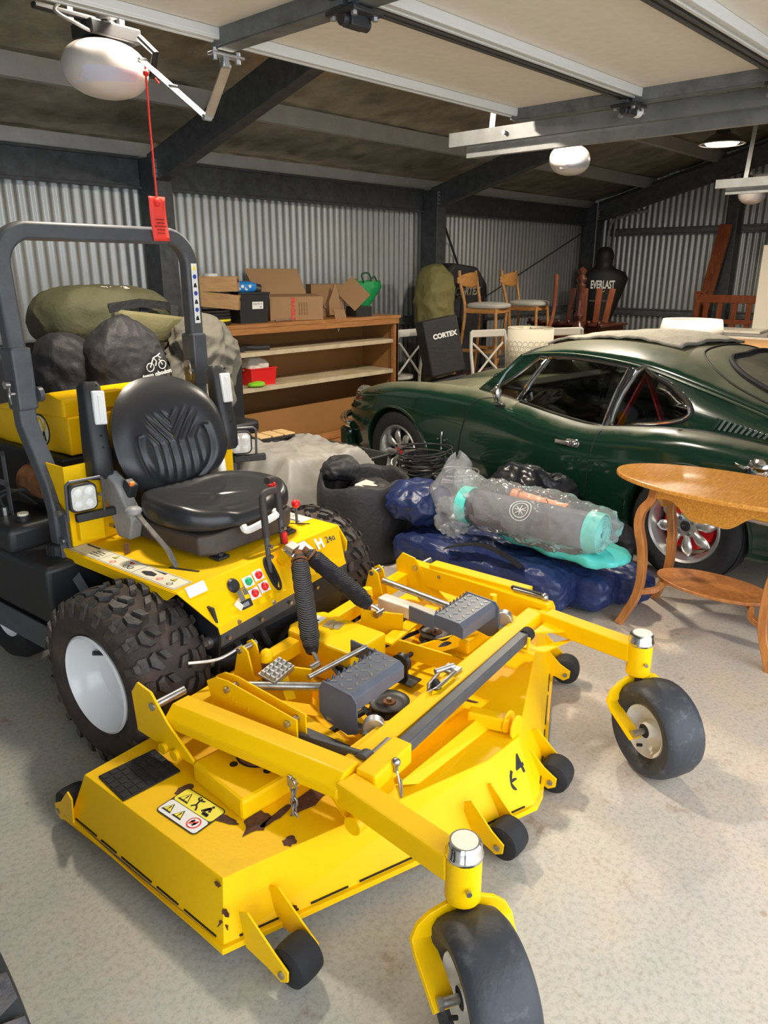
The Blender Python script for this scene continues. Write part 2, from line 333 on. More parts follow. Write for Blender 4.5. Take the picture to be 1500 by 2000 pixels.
# ---------------- sectional door, raised overhead
DZ = 2.13; dx0, dx1 = -.12, 2.99; H_ = .545; y_end = 2.0
door = empty('door_1', (0, 0, DZ)); S(door)
for k in range(5):
    ya = y_end-k*H_; yb = ya-H_+.006
    pn = B().box(((dx0+dx1)/2, (ya+yb)/2, .03), (dx1-dx0, ya-yb, .045)).out('panel', DOORP, door, smooth=0, bevel=.002)
    for yy, s_ in ((ya, -1), (yb, 1)):
        r_ = B(); r_.box(((dx0+dx1)/2, yy+s_*.022, -.004), (dx1-dx0, .044, .022)); r_.box(((dx0+dx1)/2, yy+s_*.036, -.016), (dx1-dx0, .014, .012)); r_.box(((dx0+dx1)/2, yy+s_*.010, -.016), (dx1-dx0, .012, .014))
        r_.out('panel_rail', DOORG if s_ == -1 else RAILD, pn, smooth=0, bevel=.002)
    for xx, ww in ((dx0+.03, .06), (1.47, .07), (dx1-.03, .06)):
        sb = B(); sb.box((xx, (ya+yb)/2, -.012), (ww, ya-yb-.012, .045)); sb.box((xx, (ya+yb)/2, -.036), (ww*.8, ya-yb-.03, .006))
        sb.out('stile', GALV, pn, smooth=0, bevel=.002)
    for xx in (1.47, dx1-.06):
        h = B(); h.box((xx, yb, -.05), (.10, .10, .012)); h.box((xx, yb-.005, -.065), (.06, .035, .03)); h.cyl((xx-.045, yb, -.065), (xx+.045, yb, -.065), .016, n=12)
        h.out('hinge', BLK, pn, bevel=.003)
        for a_, c_ in ((-.035, -.035), (.035, -.035), (-.035, .035), (.035, .035)): B().cyl((xx+a_, yb+c_, -.052), (xx+a_, yb+c_, -.064), .008, n=6).out('bolt', ZINC, pn, smooth=0)
    B().cyl((dx1-.02, yb, -.055), (dx1+.02, yb, -.055), .024).out('roller', WPL, pn)
    B().cyl((dx1-.02, yb, -.055), (dx1+.09, yb, -.055), .006).out('roller_shaft', ZINC, pn)
TRK = mat('track_steel', (.33, .34, .34), .42, metal=.7, var=.3, vscale=12)
def track(x, y0, y1, z, nm='door_track', s_=1):
    p = [(x, z-.03), (x, z+.03), (x+s_*.03, z+.03), (x+s_*.03, z+.022), (x+s_*.004, z+.022), (x+s_*.004, z-.022), (x+s_*.03, z-.022), (x+s_*.03, z-.03)]
    return S(B().prism(p, y0, y1, 'y').out(nm, TRK, smooth=0))
track(3.06, 2.42, YF+.1, 2.075, s_=1)
track(3.12, 2.36, YF+.1, 2.03, s_=1)
S(B().prism([(3.24, 2.02), (3.24, 2.06), (3.30, 2.06), (3.30, 2.055), (3.245, 2.055), (3.245, 2.02)], 2.36, YF+.1, 'y').out('door_track', TRK, smooth=0))
track(6.12, 2.3, YF+.1, 2.10, s_=1); track(6.2, 2.25, YF+.1, 2.06)
for yy in (2.2, 1.2, .3):
    S(B().bar((3.09, yy, 2.07), (3.2, yy+.0, roofz(yy)-.05), .03, .004).out('track_hanger', ZINC, smooth=0))
S(B().bar((6.15, 2.1, 2.1), (6.3, 2.1, roofz(2.1)-.05), .03, .004).out('track_hanger', ZINC, smooth=0))
for yy in (2.1, 1.55, 1.0): S(B().cyl((3.055, yy, 2.075), (3.04, yy, 2.075), .009, n=8).out('bolt', ZINC, smooth=0))
# ---------------- openers
OPL = mat('opener_white_shell', (.62, .58, .55), .32, coat=.3); OPLD = mat('opener_lilac_lens', (.55, .55, .66), .35)
def opener(x, y, z, r, lab):
    o = empty('garage_door_opener', (x, y, z), .05, lab, 'door opener', 'garage door openers')
    b = blob((0, 0, 0), (r, .12, .095), p=2.25, amp=0, n=4); b.out('shell', OPL, o, smooth=True)
    def lf(u, v):
        a_ = -.85+1.2*u; X = r*a_; zz = -.02-.05*v*(1-.35*u)+.005
        k = max(0, 1-abs(X/r)**2.25-abs(zz/.095)**2.25); return Vector((X, -.12*k**(1/2.25)-.002, zz))
    B().grid(lf, 14, 6).out('lens', OPLD, o, smooth=True)
    B().cyl((r*.45, 0, 0), (r*.452, 0, 0), .001).out('screw', BLK, o)
    B().box((.03, .02, .12), (.2, .14, .05)).box((-.1, 0, .15), (.3, .03, .02)).out('motor_chassis', BLK, o, bevel=.006)
    B().box((.08, 0, .16), (.02, .02, .06)).box((-.12, 0, .16), (.02, .02, .06)).out('hanger', ZINC, o)
    B().tube(spline([(-.02, -.02, .10), (-.12, -.05, .11), (-.2, -.05, .14), (-.1, -.06, .2), (.05, 0, .22)], 6), .006, 8).out('cable', GPL, o)
    B().box((.0, -.9, .165), (.035, 1.8, .03)).out('drive_rail', ZINC, o)
    return o
opener(1.57, 2.84, 2.19, .155, 'egg-shaped white door opener nearest the camera, beside the red pull cord')
opener(4.84, 2.8, 2.19, .16, 'white door opener with lilac lens hanging above the green car')
opener(8.3, 2.75, 2.2, .16, 'white door opener half hidden by a track at the right edge')
arm = empty('opener_arm', (1.48, 1.99, 2.08), 0, 'galvanised folding lift arm joining opener rail to the overhead door', 'bracket')
def strap(a, b, nm='arm_bar'):
    o = B().bar(a, b, .03, .004, up=(0, 0, 1)).out(nm, ZINC, arm, smooth=0, bevel=.001); return o
pA = Vector((.20, .58, .11)); pB = Vector((.0, .28, -.16)); pC = Vector((0, .01, -.02))
pA = Vector((.09, .60, .10)); pB = Vector((.03, .16, -.135))
strap(pA, pB); strap(pB+Vector((.008, 0, 0)), pC+Vector((.008, 0, 0)))
for q in (pA, pB, pC, (pA+pB)/2): B().cyl(q-Vector((.012, 0, 0)), q+Vector((.016, 0, 0)), .009, n=8).out('bolt', ZINC, arm)
B().box((0, .0, .0), (.11, .03, .008)).box((0, .01, -.012), (.02, .02, .03)).out('clevis', ZINC, arm, bevel=.002)
for k in (-.04, .04): B().cyl((k, 0, -.015), (k, 0, .015), .008, n=6).out('bolt', ZINC, arm)
S(B().tube([(1.6, 2.64, 2.26), (1.6, 2.55, 2.2), (1.61, 2.6, 2.14)], .012, 8).out('release_catch', BLK))
# ---------------- red release cord and tag
CORD = mat('red_cord', (.80, .03, .02), .6); RTAG = mat('red_tag_card', (.88, .05, .03), .5)
cord = empty('release_cord', (1.62, 2.655, 1.6), 0, 'red emergency release cord hanging from the door opener with a red card tag', 'cord')
B().tube([(0, 0, .585), (-.002, 0, .4), (.001, .002, .25), (0, 0, .12)], .0035, 6).out('rope', CORD, cord)
B().tube([(0, 0, .57), (.03, 0, .555), (.05, 0, .535)], .003, 6).tube([(0, 0, .55), (.04, .01, .57)], .003, 6).sph((0, 0, .56), .011, 8).out('knot', CORD, cord)
tg = B().grid(lambda u, v: Vector((-.034+.068*u+.008*v, .006*math.sin(3*v), .155-.155*v)), 4, 10).out('card_tag', RTAG, cord, solid=.0015)
B().sph((0, -.004, .135), .012, 8, (1, .5, 1.3)).out('knot', CORD, tg)
TM = frame((0.004, -.006, .075), (1, 0, 0), (0, 0, 1))
for k in range(5): text('lettering', ['FOR MANUAL', 'OPERATION', 'PULL CORD DOWN', 'TO RELEASE', 'THE DOOR'][k], .006, INK, tg, TM @ Matrix.Translation((0, -.012*k, 0)))
# ---------------- pendant work lamps (lit)
LAMPG = mat('lit_lamp_diffuser', (1.0, .90, .68), emis=14)
def high_bay(x, y, z, lab, pw, drop=None):
    o = empty('pendant_lamp', (x, y, z), 0, lab, 'lamp', 'warm pendant lamps along the ridge')
    B().lathe([(.0, .13), (.05, .13), (.06, .08), (.10, .06), (.165, .012), (.175, 0), (.17, -.004), (.14, .006), (0, .02)], n=32).out('shade', BLK, o)
    B().lathe([(.175, 0), (.185, -.006), (.172, -.008)], n=32, closed=True).out('rim', WPL, o)
    B().lathe([(0, -.012), (.12, -.010), (.135, .004), (0, .006)], n=32).out('diffuser', LAMPG, o)
    h = (roofz(y) if drop is None else drop)-z
    B().cyl((0, 0, .12), (0, 0, max(.16, h-.02)), .008).out('hanger', BLK, o)
    ld = bpy.data.lights.new('pendant_light', 'AREA'); ld.shape = 'DISK'; ld.size = .26; ld.energy = pw; ld.color = (1, .88, .72); ld.spread = math.radians(170)
    l = bpy.data.objects.new('bulb', ld); COL.objects.link(l); l.parent = o; l.location = (0, 0, -.02)
high_bay(7.0, 2.62, 2.5, 'lit black pendant lamp visible between the rafters at upper right', 60)
high_bay(1.75, 2.72, 2.62, 'lit black pendant lamp over the mower, hidden above the raised door', 70)
high_bay(4.35, 2.62, 2.6, 'lit black pendant lamp over the green car, hidden behind the raised door', 70)
# ================================================ ride-on mower (local frame: x to its left-of-picture/right, y rearward, z up)
TH = math.radians(5.5)
mow = empty('ride_on_mower', (1.585, .888, 0), TH, 'yellow ride-on front-deck lawn mower with black seat, roll bar and wide mowing deck', 'mower')
V = Vector
# ---- deck
dk_b = [(-.84, .98), (-.86, .33), (-.02, -.012), (.03, -.002), (.86, .35), (.84, .98)]
dk_t = [(-.81, .93), (-.825, .36), (-.10, .10), (.05, .085), (.81, .38), (.80, .93)]
b = B(); zs = .205
b.loft([[V((x, y, .062)) for x, y in dk_b], [V((x, y, zs)) for x, y in dk_t]], caps=False)
b.bm.faces.new([b.bm.verts.new((x, y, zs)) for x, y in dk_t]); bmesh.ops.remove_doubles(b.bm, verts=b.bm.verts, dist=1e-4)
deck = b.out('mower_deck', YELW, mow, smooth=0, solid=.005, bevel=.004)
B().tube([V((x*1.008, y-.004 if y < .5 else y+.005, .058)) for x, y in dk_b], .008, 4, closed=True, sq=True).out('skirt_rim', YELW, deck, smooth=0, bevel=.002)
RUSTP = mat('flaked_paint_rust', (.13, .05, .025), .8, col2=(.05, .02, .015), vscale=60, bump=.5)
def patch(c, r, n=14, seed=0, nm='rust_patch', m=None, par=None, sx=1, sy=1, rot=0, z=None, M=None):
    random.seed(seed); pts = []
    for k in range(n):
        a_ = 2*math.pi*k/n; q = r*random.uniform(.55, 1.1); X = q*math.cos(a_)*sx; Y = q*math.sin(a_)*sy
        pts.append((X*math.cos(rot)-Y*math.sin(rot), X*math.sin(rot)+Y*math.cos(rot)))
    MM = M if M else Matrix.Translation(c)
    return B().prism(pts, 0, .0012, 'z', MM).out(nm, m or RUSTP, par or deck, smooth=0)
for i, (x, y, r, sx, sy, ro) in enumerate([(-.69, .665, .028, 1, .8, 0), (-.70, .60, .018, .8, 3, 0), (-.70, .50, .022, .6, 2.4, .3), (-.66, .43, .045, 1.2, .7, .2), (-.60, .405, .03, 2.2, .5, 0), (-.50, .38, .06, 1.6, .45, -.1), (-.655, .26+.06, .019, 1, 1, 0), (-.36, .30, .03, .3, .3, 0), (-.52, .46, .03, 2, .35, -.4), (.12, .32, .05, .15, 1.5, .2)]):
    patch((x, y, zs+.003), r, seed=i, sx=sx, sy=sy, rot=ro)
for i, (a, c_) in enumerate(((0, 1), (1, 2), (3, 4))):
    p0, p1 = V((*dk_b[a], 0)), V((*dk_b[c_], 0)); t_ = .04
    for ln in (.16, .11, .20, .13, .18):
        if t_+ln > .97: break
        q0, q1 = p0.lerp(p1, t_), p0.lerp(p1, t_+ln); ctr_ = V((0, .5, 0)); nn = (p1-p0).cross(V((0, 0, 1))).normalized()
        if nn.dot((p0+p1)/2-ctr_) < 0: nn = -nn
        B().bar(q0+V((0, 0, .071))+nn*.001, q1+V((0, 0, .071))+nn*.001, .003, .004).out('weld_gap', INK, deck, smooth=0); t_ += ln+.035
for i, (x, y, z, r) in enumerate(((-.845, .345, .10, .016), (-.838, .34, .135, .012), (-.83, .37, .19, .010), (-.835, .60, .075, .012), (-.70, .265, .085, .010), (-.84, .42, .085, .02))): patch(None, r, seed=40+i, M=frame((x-.004, y-.002, z), (.3, -1, 0), (0, 0, 1)))
# black grip mat with raised ribs
def gripmat(cx, cy, wx, wy, rz, z, par):
    M = Matrix.Translation((cx, cy, z)) @ Matrix.Rotation(rz, 4, 'Z'); b = B(); b.box((0, 0, 0), (wx, wy, .005))
    for i in range(7):
        for j in range(5): b.box((-wx/2+wx*(i+.5)/7, -wy/2+wy*(j+.5)/5, .003), (wx/7*.72, wy/5*.7, .003))
    return b.out('grip_mat', RUB, par, smooth=0, xf=M)
gripmat(-.722, .812, .165, .135, -.12, zs+.005, deck); gripmat(.50, .80, .16, .13, 0, zs+.005, deck)
# warning decal
WM_ = frame((-.782, .515, zs+.004), (0, 1, 0), (1, 0, 0))  # local x -> rear, y -> right ; corners from photograph
WM_ = frame((-.782, .664, zs+.0035), (0, -1, 0), (1, 0, 0))   # x runs frontward (.151), y runs right (.105)
def rrect(w_, h_, r, n=4):
    p = []
    for cx, cy, a0 in ((w_-r, h_-r, 0), (r, h_-r, 90), (r, r, 180), (w_-r, r, 270)):
        for k in range(n+1): a_ = math.radians(a0+90*k/n); p.append((cx+r*math.cos(a_), cy+r*math.sin(a_)))
    return p
dec = B().prism(rrect(.150, .105, .012), 0, .001, 'z', WM_).out('warning_decal', INK, deck, smooth=0)
def dplate(poly, z, m, nm='print', M=None, par=None): return B().prism(poly, z, z+.0005, 'z', M or WM_).out(nm, m, par or dec, smooth=0)
off = lambda P, dx, dy: [(a_+dx, c_+dy) for a_, c_ in P]
dplate([(a_+.003, c_+.053) for a_, c_ in rrect(.144, .049, .009)], .001, YDEC); dplate([(a_+.003, c_+.003) for a_, c_ in rrect(.144, .048, .009)], .001, WDEC)
def tri(cx, cy, s_, M=None, par=None, z=.0015):
    dplate([(cx-s_, cy-s_*.8), (cx+s_, cy-s_*.8), (cx, cy+s_*.95)], z, INK, 'triangle', M, par); q = s_*.74
    dplate([(cx-q, cy-q*.72), (cx+q, cy-q*.72), (cx, cy+q*.88)], z+.0005, YDEC, 'triangle', M, par)
    dplate([(cx-s_*.07, cy-s_*.25), (cx+s_*.07, cy-s_*.25), (cx+s_*.1, cy+s_*.35), (cx-s_*.1, cy+s_*.35)], z+.001, INK, 'exclamation', M, par)
    dplate([(cx-s_*.08, cy-s_*.5), (cx+s_*.08, cy-s_*.5), (cx+s_*.08, cy-s_*.36), (cx-s_*.08, cy-s_*.36)], z+.001, INK, 'exclamation', M, par)
tri(.030, .076, .019); tri(.026, .026, .017); tri(.066, .026, .017)
def stick(P, w_, M=None, par=None, z=.0015, m=None):
    b = B()
    for a_, c_ in P:
        a_ = V((*a_, 0)); c_ = V((*c_, 0)); d = (c_-a_).normalized(); n_ = V((-d.y, d.x, 0))*w_/2
        q = [(v.x, v.y) for v in (a_+n_, a_-n_, c_-n_, c_+n_)]; b.prism(q, z, z+.0005, 'z', M or WM_)
    return tag(b.out('figure', m or INK, par or dec, smooth=0), kind='stuff')
def circ(cx, cy, r, z, m, M=None, par=None, nm='disc', n=20): return dplate([(cx+r*math.cos(6.2832*k/n), cy+r*math.sin(6.2832*k/n)) for k in range(n)], z, m, nm, M, par)
stick([((.062, .062), (.070, .074)), ((.070, .074), (.066, .088)), ((.070, .074), (.080, .066)), ((.080, .066), (.084, .058)), ((.066, .088), (.056, .092)), ((.066, .088), (.080, .094)), ((.056, .092), (.06, .1))], .005); circ(.067, .094, .0035, .0016, INK)
stick([((.098, .066), (.104, .078)), ((.104, .078), (.112, .088)), ((.112, .088), (.104, .07)), ((.104, .066), (.124, .066)), ((.106, .062), (.126, .062)), ((.112, .086), (.118, .074))], .007); circ(.113, .093, .0042, .0016, INK)
circ(.117, .027, .019, .0015, RDEC); circ(.117, .027, .015, .002, WDEC); stick([((.108, .018), (.126, .036))], .004, z=.003, m=RDEC); circ(.111, .028, .004, .0025, INK); circ(.122, .026, .004, .0025, INK)
stick([((.109, .02), (.113, .035)), ((.120, .018), (.124, .034))], .006, z=.0025)
# spindle cover box (left) with rusty blade hub
SPM = Matrix.Translation((-.50, .54, zs)) @ Matrix.Rotation(-.12, 4, 'Z')
b = B(); b.prism([(-.165, -.105), (.19, -.105), (.19, .12), (-.165, .12)], 0, .062, 'z', SPM)
sp = b.out('spindle_cover', YEL, deck, smooth=0, bevel=.01)
B().lathe([(0, 0), (.062, 0), (.062, .001), (0, .001)], SPM @ Matrix.Translation((-.02, .02, .0625)), 32).out('cover_opening', INK, sp)
B().lathe([(0, .012), (.03, .01), (.056, .002), (.056, 0), (0, 0)], SPM @ Matrix.Translation((-.02, .02, .063)), 32).out('spindle_hub', RUST, sp)
B().cyl(SPM @ V((-.02, .02, .072)), SPM @ V((-.02, .02, .088)), .011, n=6).cyl(SPM @ V((-.02, .02, .07)), SPM @ V((-.02, .02, .076)), .018).out('spindle_nut', STL, sp)
for a_, c_ in ((-.095, .03), (-.05, -.055), (-.055, .09), (.04, -.07)): B().lathe([(0, 0), (.011, 0), (.011, .001), (0, .001)], SPM @ Matrix.Translation((a_, c_, .0622)), 20).out('hole', INK, sp)
# right spindle cover, mostly hidden by the frame
b = B(); b.prism([(-.15, -.11), (.15, -.11), (.15, .12), (-.15, .12)], 0, .055, 'z', Matrix.Translation((.52, .56, zs))).out('spindle_cover', YEL, deck, smooth=0, bevel=.01)
# front apron plate under the cross beam
b = B(); b.loft([[V((-.42, .30, .20)), V((-.36, .215, .235)), V((-.30, .195, .208))], [V((.10, .30, .20)), V((.06, .20, .235)), V((.05, .17, .208))]], closed=False, caps=False).out('front_apron', YELW, deck, smooth=0, solid=.005)
B().bar((-.42, .31, .25), (.08, .29, .25), .006, .10, up=(0, 0, 1)).out('deck_baffle', YELW, deck, smooth=0)
# raised stiffener tube with round end lug (front right of deck)
l0 = V((.02, .235, .235)); l1 = V((.055, .115, .235))
lug = B(); lug.bar(l0, l1, .04, .045); lug.out('hitch_tube', YELW, deck, bevel=.006, smooth=0)
for k in (-.012, .018): B().cyl(l1+V((.0+k*.3, k-.012, .0)), l1+V((.0+k*.3, k-.007, 0)), .035, n=24).out('hitch_lug', YEL, deck, bevel=.001)
# anti-scalp rollers
def roller(x, y, ang, back, nm='anti_scalp_roller', z=.062, L_=.115):
    d = V((math.sin(ang), -math.cos(ang), 0)); s_ = V((math.cos(ang), math.sin(ang), 0)); c = V((x, y, z))
    r_ = B().lathe([(.012, -.038), (.036, -.038), (.047, -.032), (.050, -.014), (.050, .014), (.047, .032), (.036, .038), (.012, .038), (.012, -.038)], frame(c, (0, 0, 1), d) , 32).out(nm, RUB, deck)
    B().cyl(c-s_*.044, c+s_*.044, .010, n=10).out('axle', STL, r_)
    for q in (-.046, .046):
        P = [(-L_*1.0, -.005), (-L_*1.15, .085), (-L_*.9, .10), (-.02, .040), (.018, .016), (.016, -.012), (-.005, -.026), (-L_*.4, -.014)] if back > 0 else [(-L_*1.0, .04), (-L_*.9, .12), (-.02, .035), (.012, .02), (.0, -.015), (-L_*.6, .0)]
        M = frame(c+s_*q, d, (0, 0, 1)); B().prism(P, -.0025, .0025, 'z', M).out('roller_bracket', YEL, r_, smooth=0, bevel=.001)
        B().cyl(c+s_*q*1.0, c+s_*q*1.18, .009, n=6).out('bolt', STL, r_, smooth=0)
    return r_
roller(-.785, .175, -.02, 1); roller(-.18, -.012, -.06, 1, L_=.095); roller(.145, .0, .1, 1, L_=.09); roller(.74, .235, .35, 1, L_=.085)
roller(-.80, 1.03, math.pi-.05, 1, L_=.08)
# marker-pen numerals on the deck front
FW = frame((-.02, .035, .135), (1, .33, 0), (0.0, .62, .80)); FW = frame((0.028, .030, .135), (.93, .30, .05), (-.25, .55, .78))
NUX = V((.995, -.1, 0)); NUY = V((-.030, .0995, .143)).normalized(); NUO = V((-.01, .043, .134))+NUX.cross(NUY)*.005
text('marker_numeral', '6', .075, INK, deck, frame(NUO-NUX*.040-NUY*.004, NUX, NUY), bold=.0014)
text('marker_numeral', '4', .075, INK, deck, frame(NUO+NUX*.012+NUY*.022, NUX, NUY), bold=.0014)
# ---- carrier frame
fr = B(); hexs = lambda c, dx: [V((c.x+a_*dx, c.y, c.z+q)) for a_, q in ((-.5, -.008), (-.5, .018), (-.15, .05), (.5, .05), (.5, -.032), (-.1, -.032))]
fr.loft([hexs(V((-.595, .80, .325)), .085), hexs(V((-.535, .235, .325)), .085)]); side_l = fr.out('side_beam', YEL, mow, smooth=0, bevel=.004)
fr = B(); fr.loft([hexs(V((.635, .88, .335)), -.07), hexs(V((.60, .25, .335)), -.07)]); side_r = fr.out('side_beam', YEL, mow, smooth=0, bevel=.004)
# upper spring housing on right beam
B().box((.622, .56, .385), (.055, .42, .035)).out('spring_housing', YEL, side_r, bevel=.004, smooth=0)
B().box((.60, .34, .40), (.012, .14, .012)).out('slot', INK, side_r, smooth=0)
B().cyl((.596, .40, .395), (.60, .29, .395), .008).sph((.6, .28, .395), .015, 10).out('spring_rod', STL, side_r)
for y in (.72, .48, .26): B().cyl((.605, y, .36), (.59, y, .362), .008, n=6).out('bolt', STL, side_r, smooth=0)
# rear hinge plates
for s_, x in ((-1, -.60), (1, .64)):
    P = [(.66, .27), (.92, .28), (.93, .40), (.90, .44), (.84, .43), (.78, .36)]
    B().prism([(y, z-.02) for y, z in P], x-.045, x-.038, 'x').out('hinge_plate', YEL, side_l if s_ < 0 else side_r, smooth=0, bevel=.001)
    B().cyl((x-.05, .835, .37), (x+.06, .835, .37), .012, n=16).out('hinge_pin', STL, side_l if s_ < 0 else side_r)
    for k in (0, 1): B().cyl((x-.055, .80-.05*k, .255), (x-.02, .80-.05*k, .255), .016, n=16).out('pivot_boss', YEL, side_l if s_ < 0 else side_r)
# front cross beam with grey rubber bumper rod
cb = B(); cb.bar((-.50, .262, .328), (.56, .290, .333), .062, .06).out('cross_beam', YEL, mow, smooth=0, bevel=.005)
bump = B().bar((-.37, .203, .352), (.355, .232, .357), .036, .036).out('bumper_rod', GRY, mow, smooth=0, bevel=.006)
B().bar((-.52, .196, .348), (-.36, .203, .348), .058, .058).out('rod_socket', YEL, mow, smooth=0, bevel=.006)
B().cyl((.348, .230, .357), (.385, .232, .357), .024, n=16).out('rod_end_cap', RUB, bump)
B().tube([V((.325, .20, .375)), V((.32, .20, .335)), V((.325, .235, .328)), V((.33, .262, .335))], .006, 6).out('rod_clip', YEL, bump)
B().prism([(0, 0), (.075, 0), (.11, -.16), (.07, -.15)], -.003, .003, 'z', frame((-.50, .225, .335), (.95, -.30, 0), (0, -.25, 1))).out('corner_brace', YEL, mow, smooth=0, bevel=.001)
# hairpin clip
B().sph((-.44, .165, .372), .012, 12).cyl((-.44, .165, .345), (-.44, .165, .365), .006).out('detent_pin', STL, mow)
B().tube(spline([(-.44, .163, .352), (-.448, .150, .33), (-.45, .145, .30), (-.445, .145, .285), (-.44, .147, .30), (-.437, .152, .33)], 5), .003, 6).out('hairpin_clip', STL, mow)
# caster arms, hubs, forks, wheels
def caster(hub, start, axis_ang, nm):
    hx, hy, hz = hub
    a = V(start); e = V((hx, hy+.02, hz-.055)); arm_ = B().bar(a, e, .058, .062).out('caster_arm', YEL, mow, smooth=0, bevel=.005)
    g = B(); g.prism([(0, 0), (.11, 0), (0, -.10)], -.003, .003, 'z', frame(a+V((.03 if hx < 0 else -.03, -.03, .0)), (0, -1, 0), (1 if hx > 0 else -1, 0, 0))) ; g.out('gusset', YEL, arm_, smooth=0)
    h = B().cyl((hx, hy, hz-.125), (hx, hy, hz-.02), .037, n=32).out('caster_hub', YEL, arm_, bevel=.002)
    B().lathe([(0, 0), (.031, 0), (.033, -.003), (.036, -.008), (.036, -.022), (.039, -.026), (.039, -.034), (.036, -.038), (0, -.038)], Matrix.Translation((hx, hy, hz+.014)), 32).out('hub_cap', CHR, arm_)
    B().lathe([(0, .0005), (.027, .0005), (.027, -.001)], Matrix.Translation((hx, hy, hz+.0145)), 24).out('cap_grease', CREAM, arm_)
    B().cyl((hx-.03, hy-.03, hz-.075), (hx-.036, hy-.036, hz-.075), .006, n=8).out('grease_nipple', STL, arm_)
    A_ = V((math.cos(axis_ang), math.sin(axis_ang), 0)); T_ = V((A_.y, -A_.x, 0))
    if T_.y > 0: T_ = -T_
    T_ = T_ if True else T_
    c = V((hx, hy, 0))+T_*.108; c.z = .150
    B().cyl((hx, hy, hz-.155), (hx, hy, hz-.12), .016).out('stem', RUST, arm_)
    top = V((hx, hy, hz-.155)); ax = V((c.x, c.y, c.z)); path = []
    for k in range(-8, 9):
        t = k/8
        if abs(t) <= .55: ph = t/.55*math.pi/2; path.append((math.sin(ph)*.088, math.cos(ph)*.06))
        else: q = (abs(t)-.55)/.45; path.append((math.copysign(.088-.012*q, t), -q))
    zt = top.z; pts = []
    for s_, q in path:
        if q >= 0: p = V((hx, hy, zt-.06+q))+A_*s_
        else:
            f_ = -q; base = V((hx, hy, zt-.06)).lerp(ax+V((0, 0, -.02)), f_); p = base+A_*s_
        pts.append(p)
    b = B(); b.tube(pts, .005, sq=True, rs=[(.028, .0055)]*len(pts), up=None)
    bm = b.bm; fk = b.out('caster_fork', YEL, mow, smooth=50, bevel=.0015)
    ty = B().lathe([(.080, -.044), (.090, -.056), (.108, -.067), (.128, -.068), (.141, -.058), (.148, -.038), (.150, 0), (.148, .038), (.141, .058), (.128, .068), (.108, .067), (.090, .056), (.080, .044), (.074, 0)], frame(c, (0, 0, 1), V((0, 0, 1)).cross(A_)*-1), 56, closed=True)
    wh = ty.out('caster_tyre', SLICK, mow)
    for sg in (1, -1):
        M = frame(c, (0, 0, 1), V((0, 0, 1)).cross(A_)*-1*sg)
        r_ = B().lathe([(.081, .040), (.084, .046), (.081, .050), (.074, .044), (.070, .03), (.062, .014), (.045, .010), (.030, .012), (.026, .03), (.022, .046), (.013, .046)], M, 40).out('rim', DWHT, wh, solid=.0015)
        B().lathe([(.012, .044), (.022, .047), (.012, .048)], M, 24, closed=True).out('bearing_seal', RUB, wh)
    B().cyl(c+A_*.05+V((.0, 0, -.05)), c+A_*.066+V((0, 0, -.045)), .005).out('valve_stem', RUB, wh)
    B().cyl(c-A_*.09, c+A_*.09, .010, n=16).out('axle', STL, wh)
    for sg in (1, -1): B().cyl(c+A_*.082*sg, c+A_*.093*sg, .013, n=6).out('axle_bolt', STL, wh, smooth=0)
caster((-.61, -.13, .41), (-.545, .235, .33), math.atan2(.58, -.81), 'L')
caster((.482, -.105, .41), (.565, .27, .335), math.atan2(.516, -.857), 'R')
B().prism([(0, 0), (.22, .05), (.05, .05)], 0, .005, 'z', frame((.36, .235, .305), (1, -.28, .0), (-.1, -1, 0))).out('arm_brace', YEL, mow, smooth=0)
# left strut below beam with hook and chain
B().bar((-.50, .34, .30), (-.52, .215, .225), .05, .008).out('strut', YEL, mow, smooth=0)
B().cyl((-.56, .205, .245), (-.50, .205, .245), .024, n=20).out('pivot_boss', YEL, mow)
CH = mat('chain_steel', (.30, .30, .30), .45, metal=.7)
chn = B()
for k in range(5):
    c = V((-.585, .37, .205+.022*k)); pp = []
    for j in range(12):
        a_ = 2*math.pi*j/12; x_ = .008*math.cos(a_); z_ = .015*math.sin(a_); pp.append(c+(V((x_, x_*.3, z_)) if k % 2 else V((-x_*.3, x_, z_))))
    B().tube(pp, .003, 6, closed=True).out('chain_link', CH, mow)
B().box((-.585, .37, .318), (.03, .012, .03)).cyl((-.60, .36, .318), (-.57, .36, .318), .011, n=12).out('chain_shackle', STL, mow, bevel=.002)
B().cyl((-.585, .37, .17), (-.585, .37, .20), .012).out('chain_grommet', RUB, mow)
# twin parallel-link plates and grey lift bars behind left beam
for k, x in enumerate((-.495, -.462)):
    B().prism([(.76, .30), (.79, .395), (.75, .42), (.70, .425), (.44, .405), (.44, .30)], x, x+.005, 'x').out('link_plate', YEL, mow, smooth=0, bevel=.001)
LM = frame((-.4965, .66, .37), (0, -1, -.06), (0, 0, 1))
text('stamped_lettering', '8 8 8 8 8 8', .02, YELW, mow, LM @ Matrix.Rotation(math.pi, 4, 'Y') @ Matrix.Rotation(math.pi, 4, 'Y'))
for y, z in ((.47, .385), (.70, .40)): B().cyl((-.505, y, z), (-.455, y, z), .009, n=12).out('bolt', STL, mow)
B().bar((-.478, .47, .325), (-.455, .245, .345), .012, .055).cyl((-.47, .245, .345), (-.44, .245, .345), .030, n=20).out('lift_bar', GRY, mow, smooth=30, bevel=.002)
B().cyl((-.47, .24, .348), (-.36, .245, .35), .014, n=16).out('lift_pin', STL, mow)
B().prism([(-.46, .0), (-.30, .0), (-.27, .02), (-.27, .06), (-.30, .075), (-.40, .06)], -.003, .003, 'z', frame((0, .31, .35), (1, 0, 0), (0, -1, 0))).out('pin_bracket', YEL, mow, smooth=0, bevel=.001)
B().box((-.40, .50, .285), (.035, .44, .025), (0, 0, .06)).out('lift_channel', GRY, mow, smooth=0, bevel=.003)
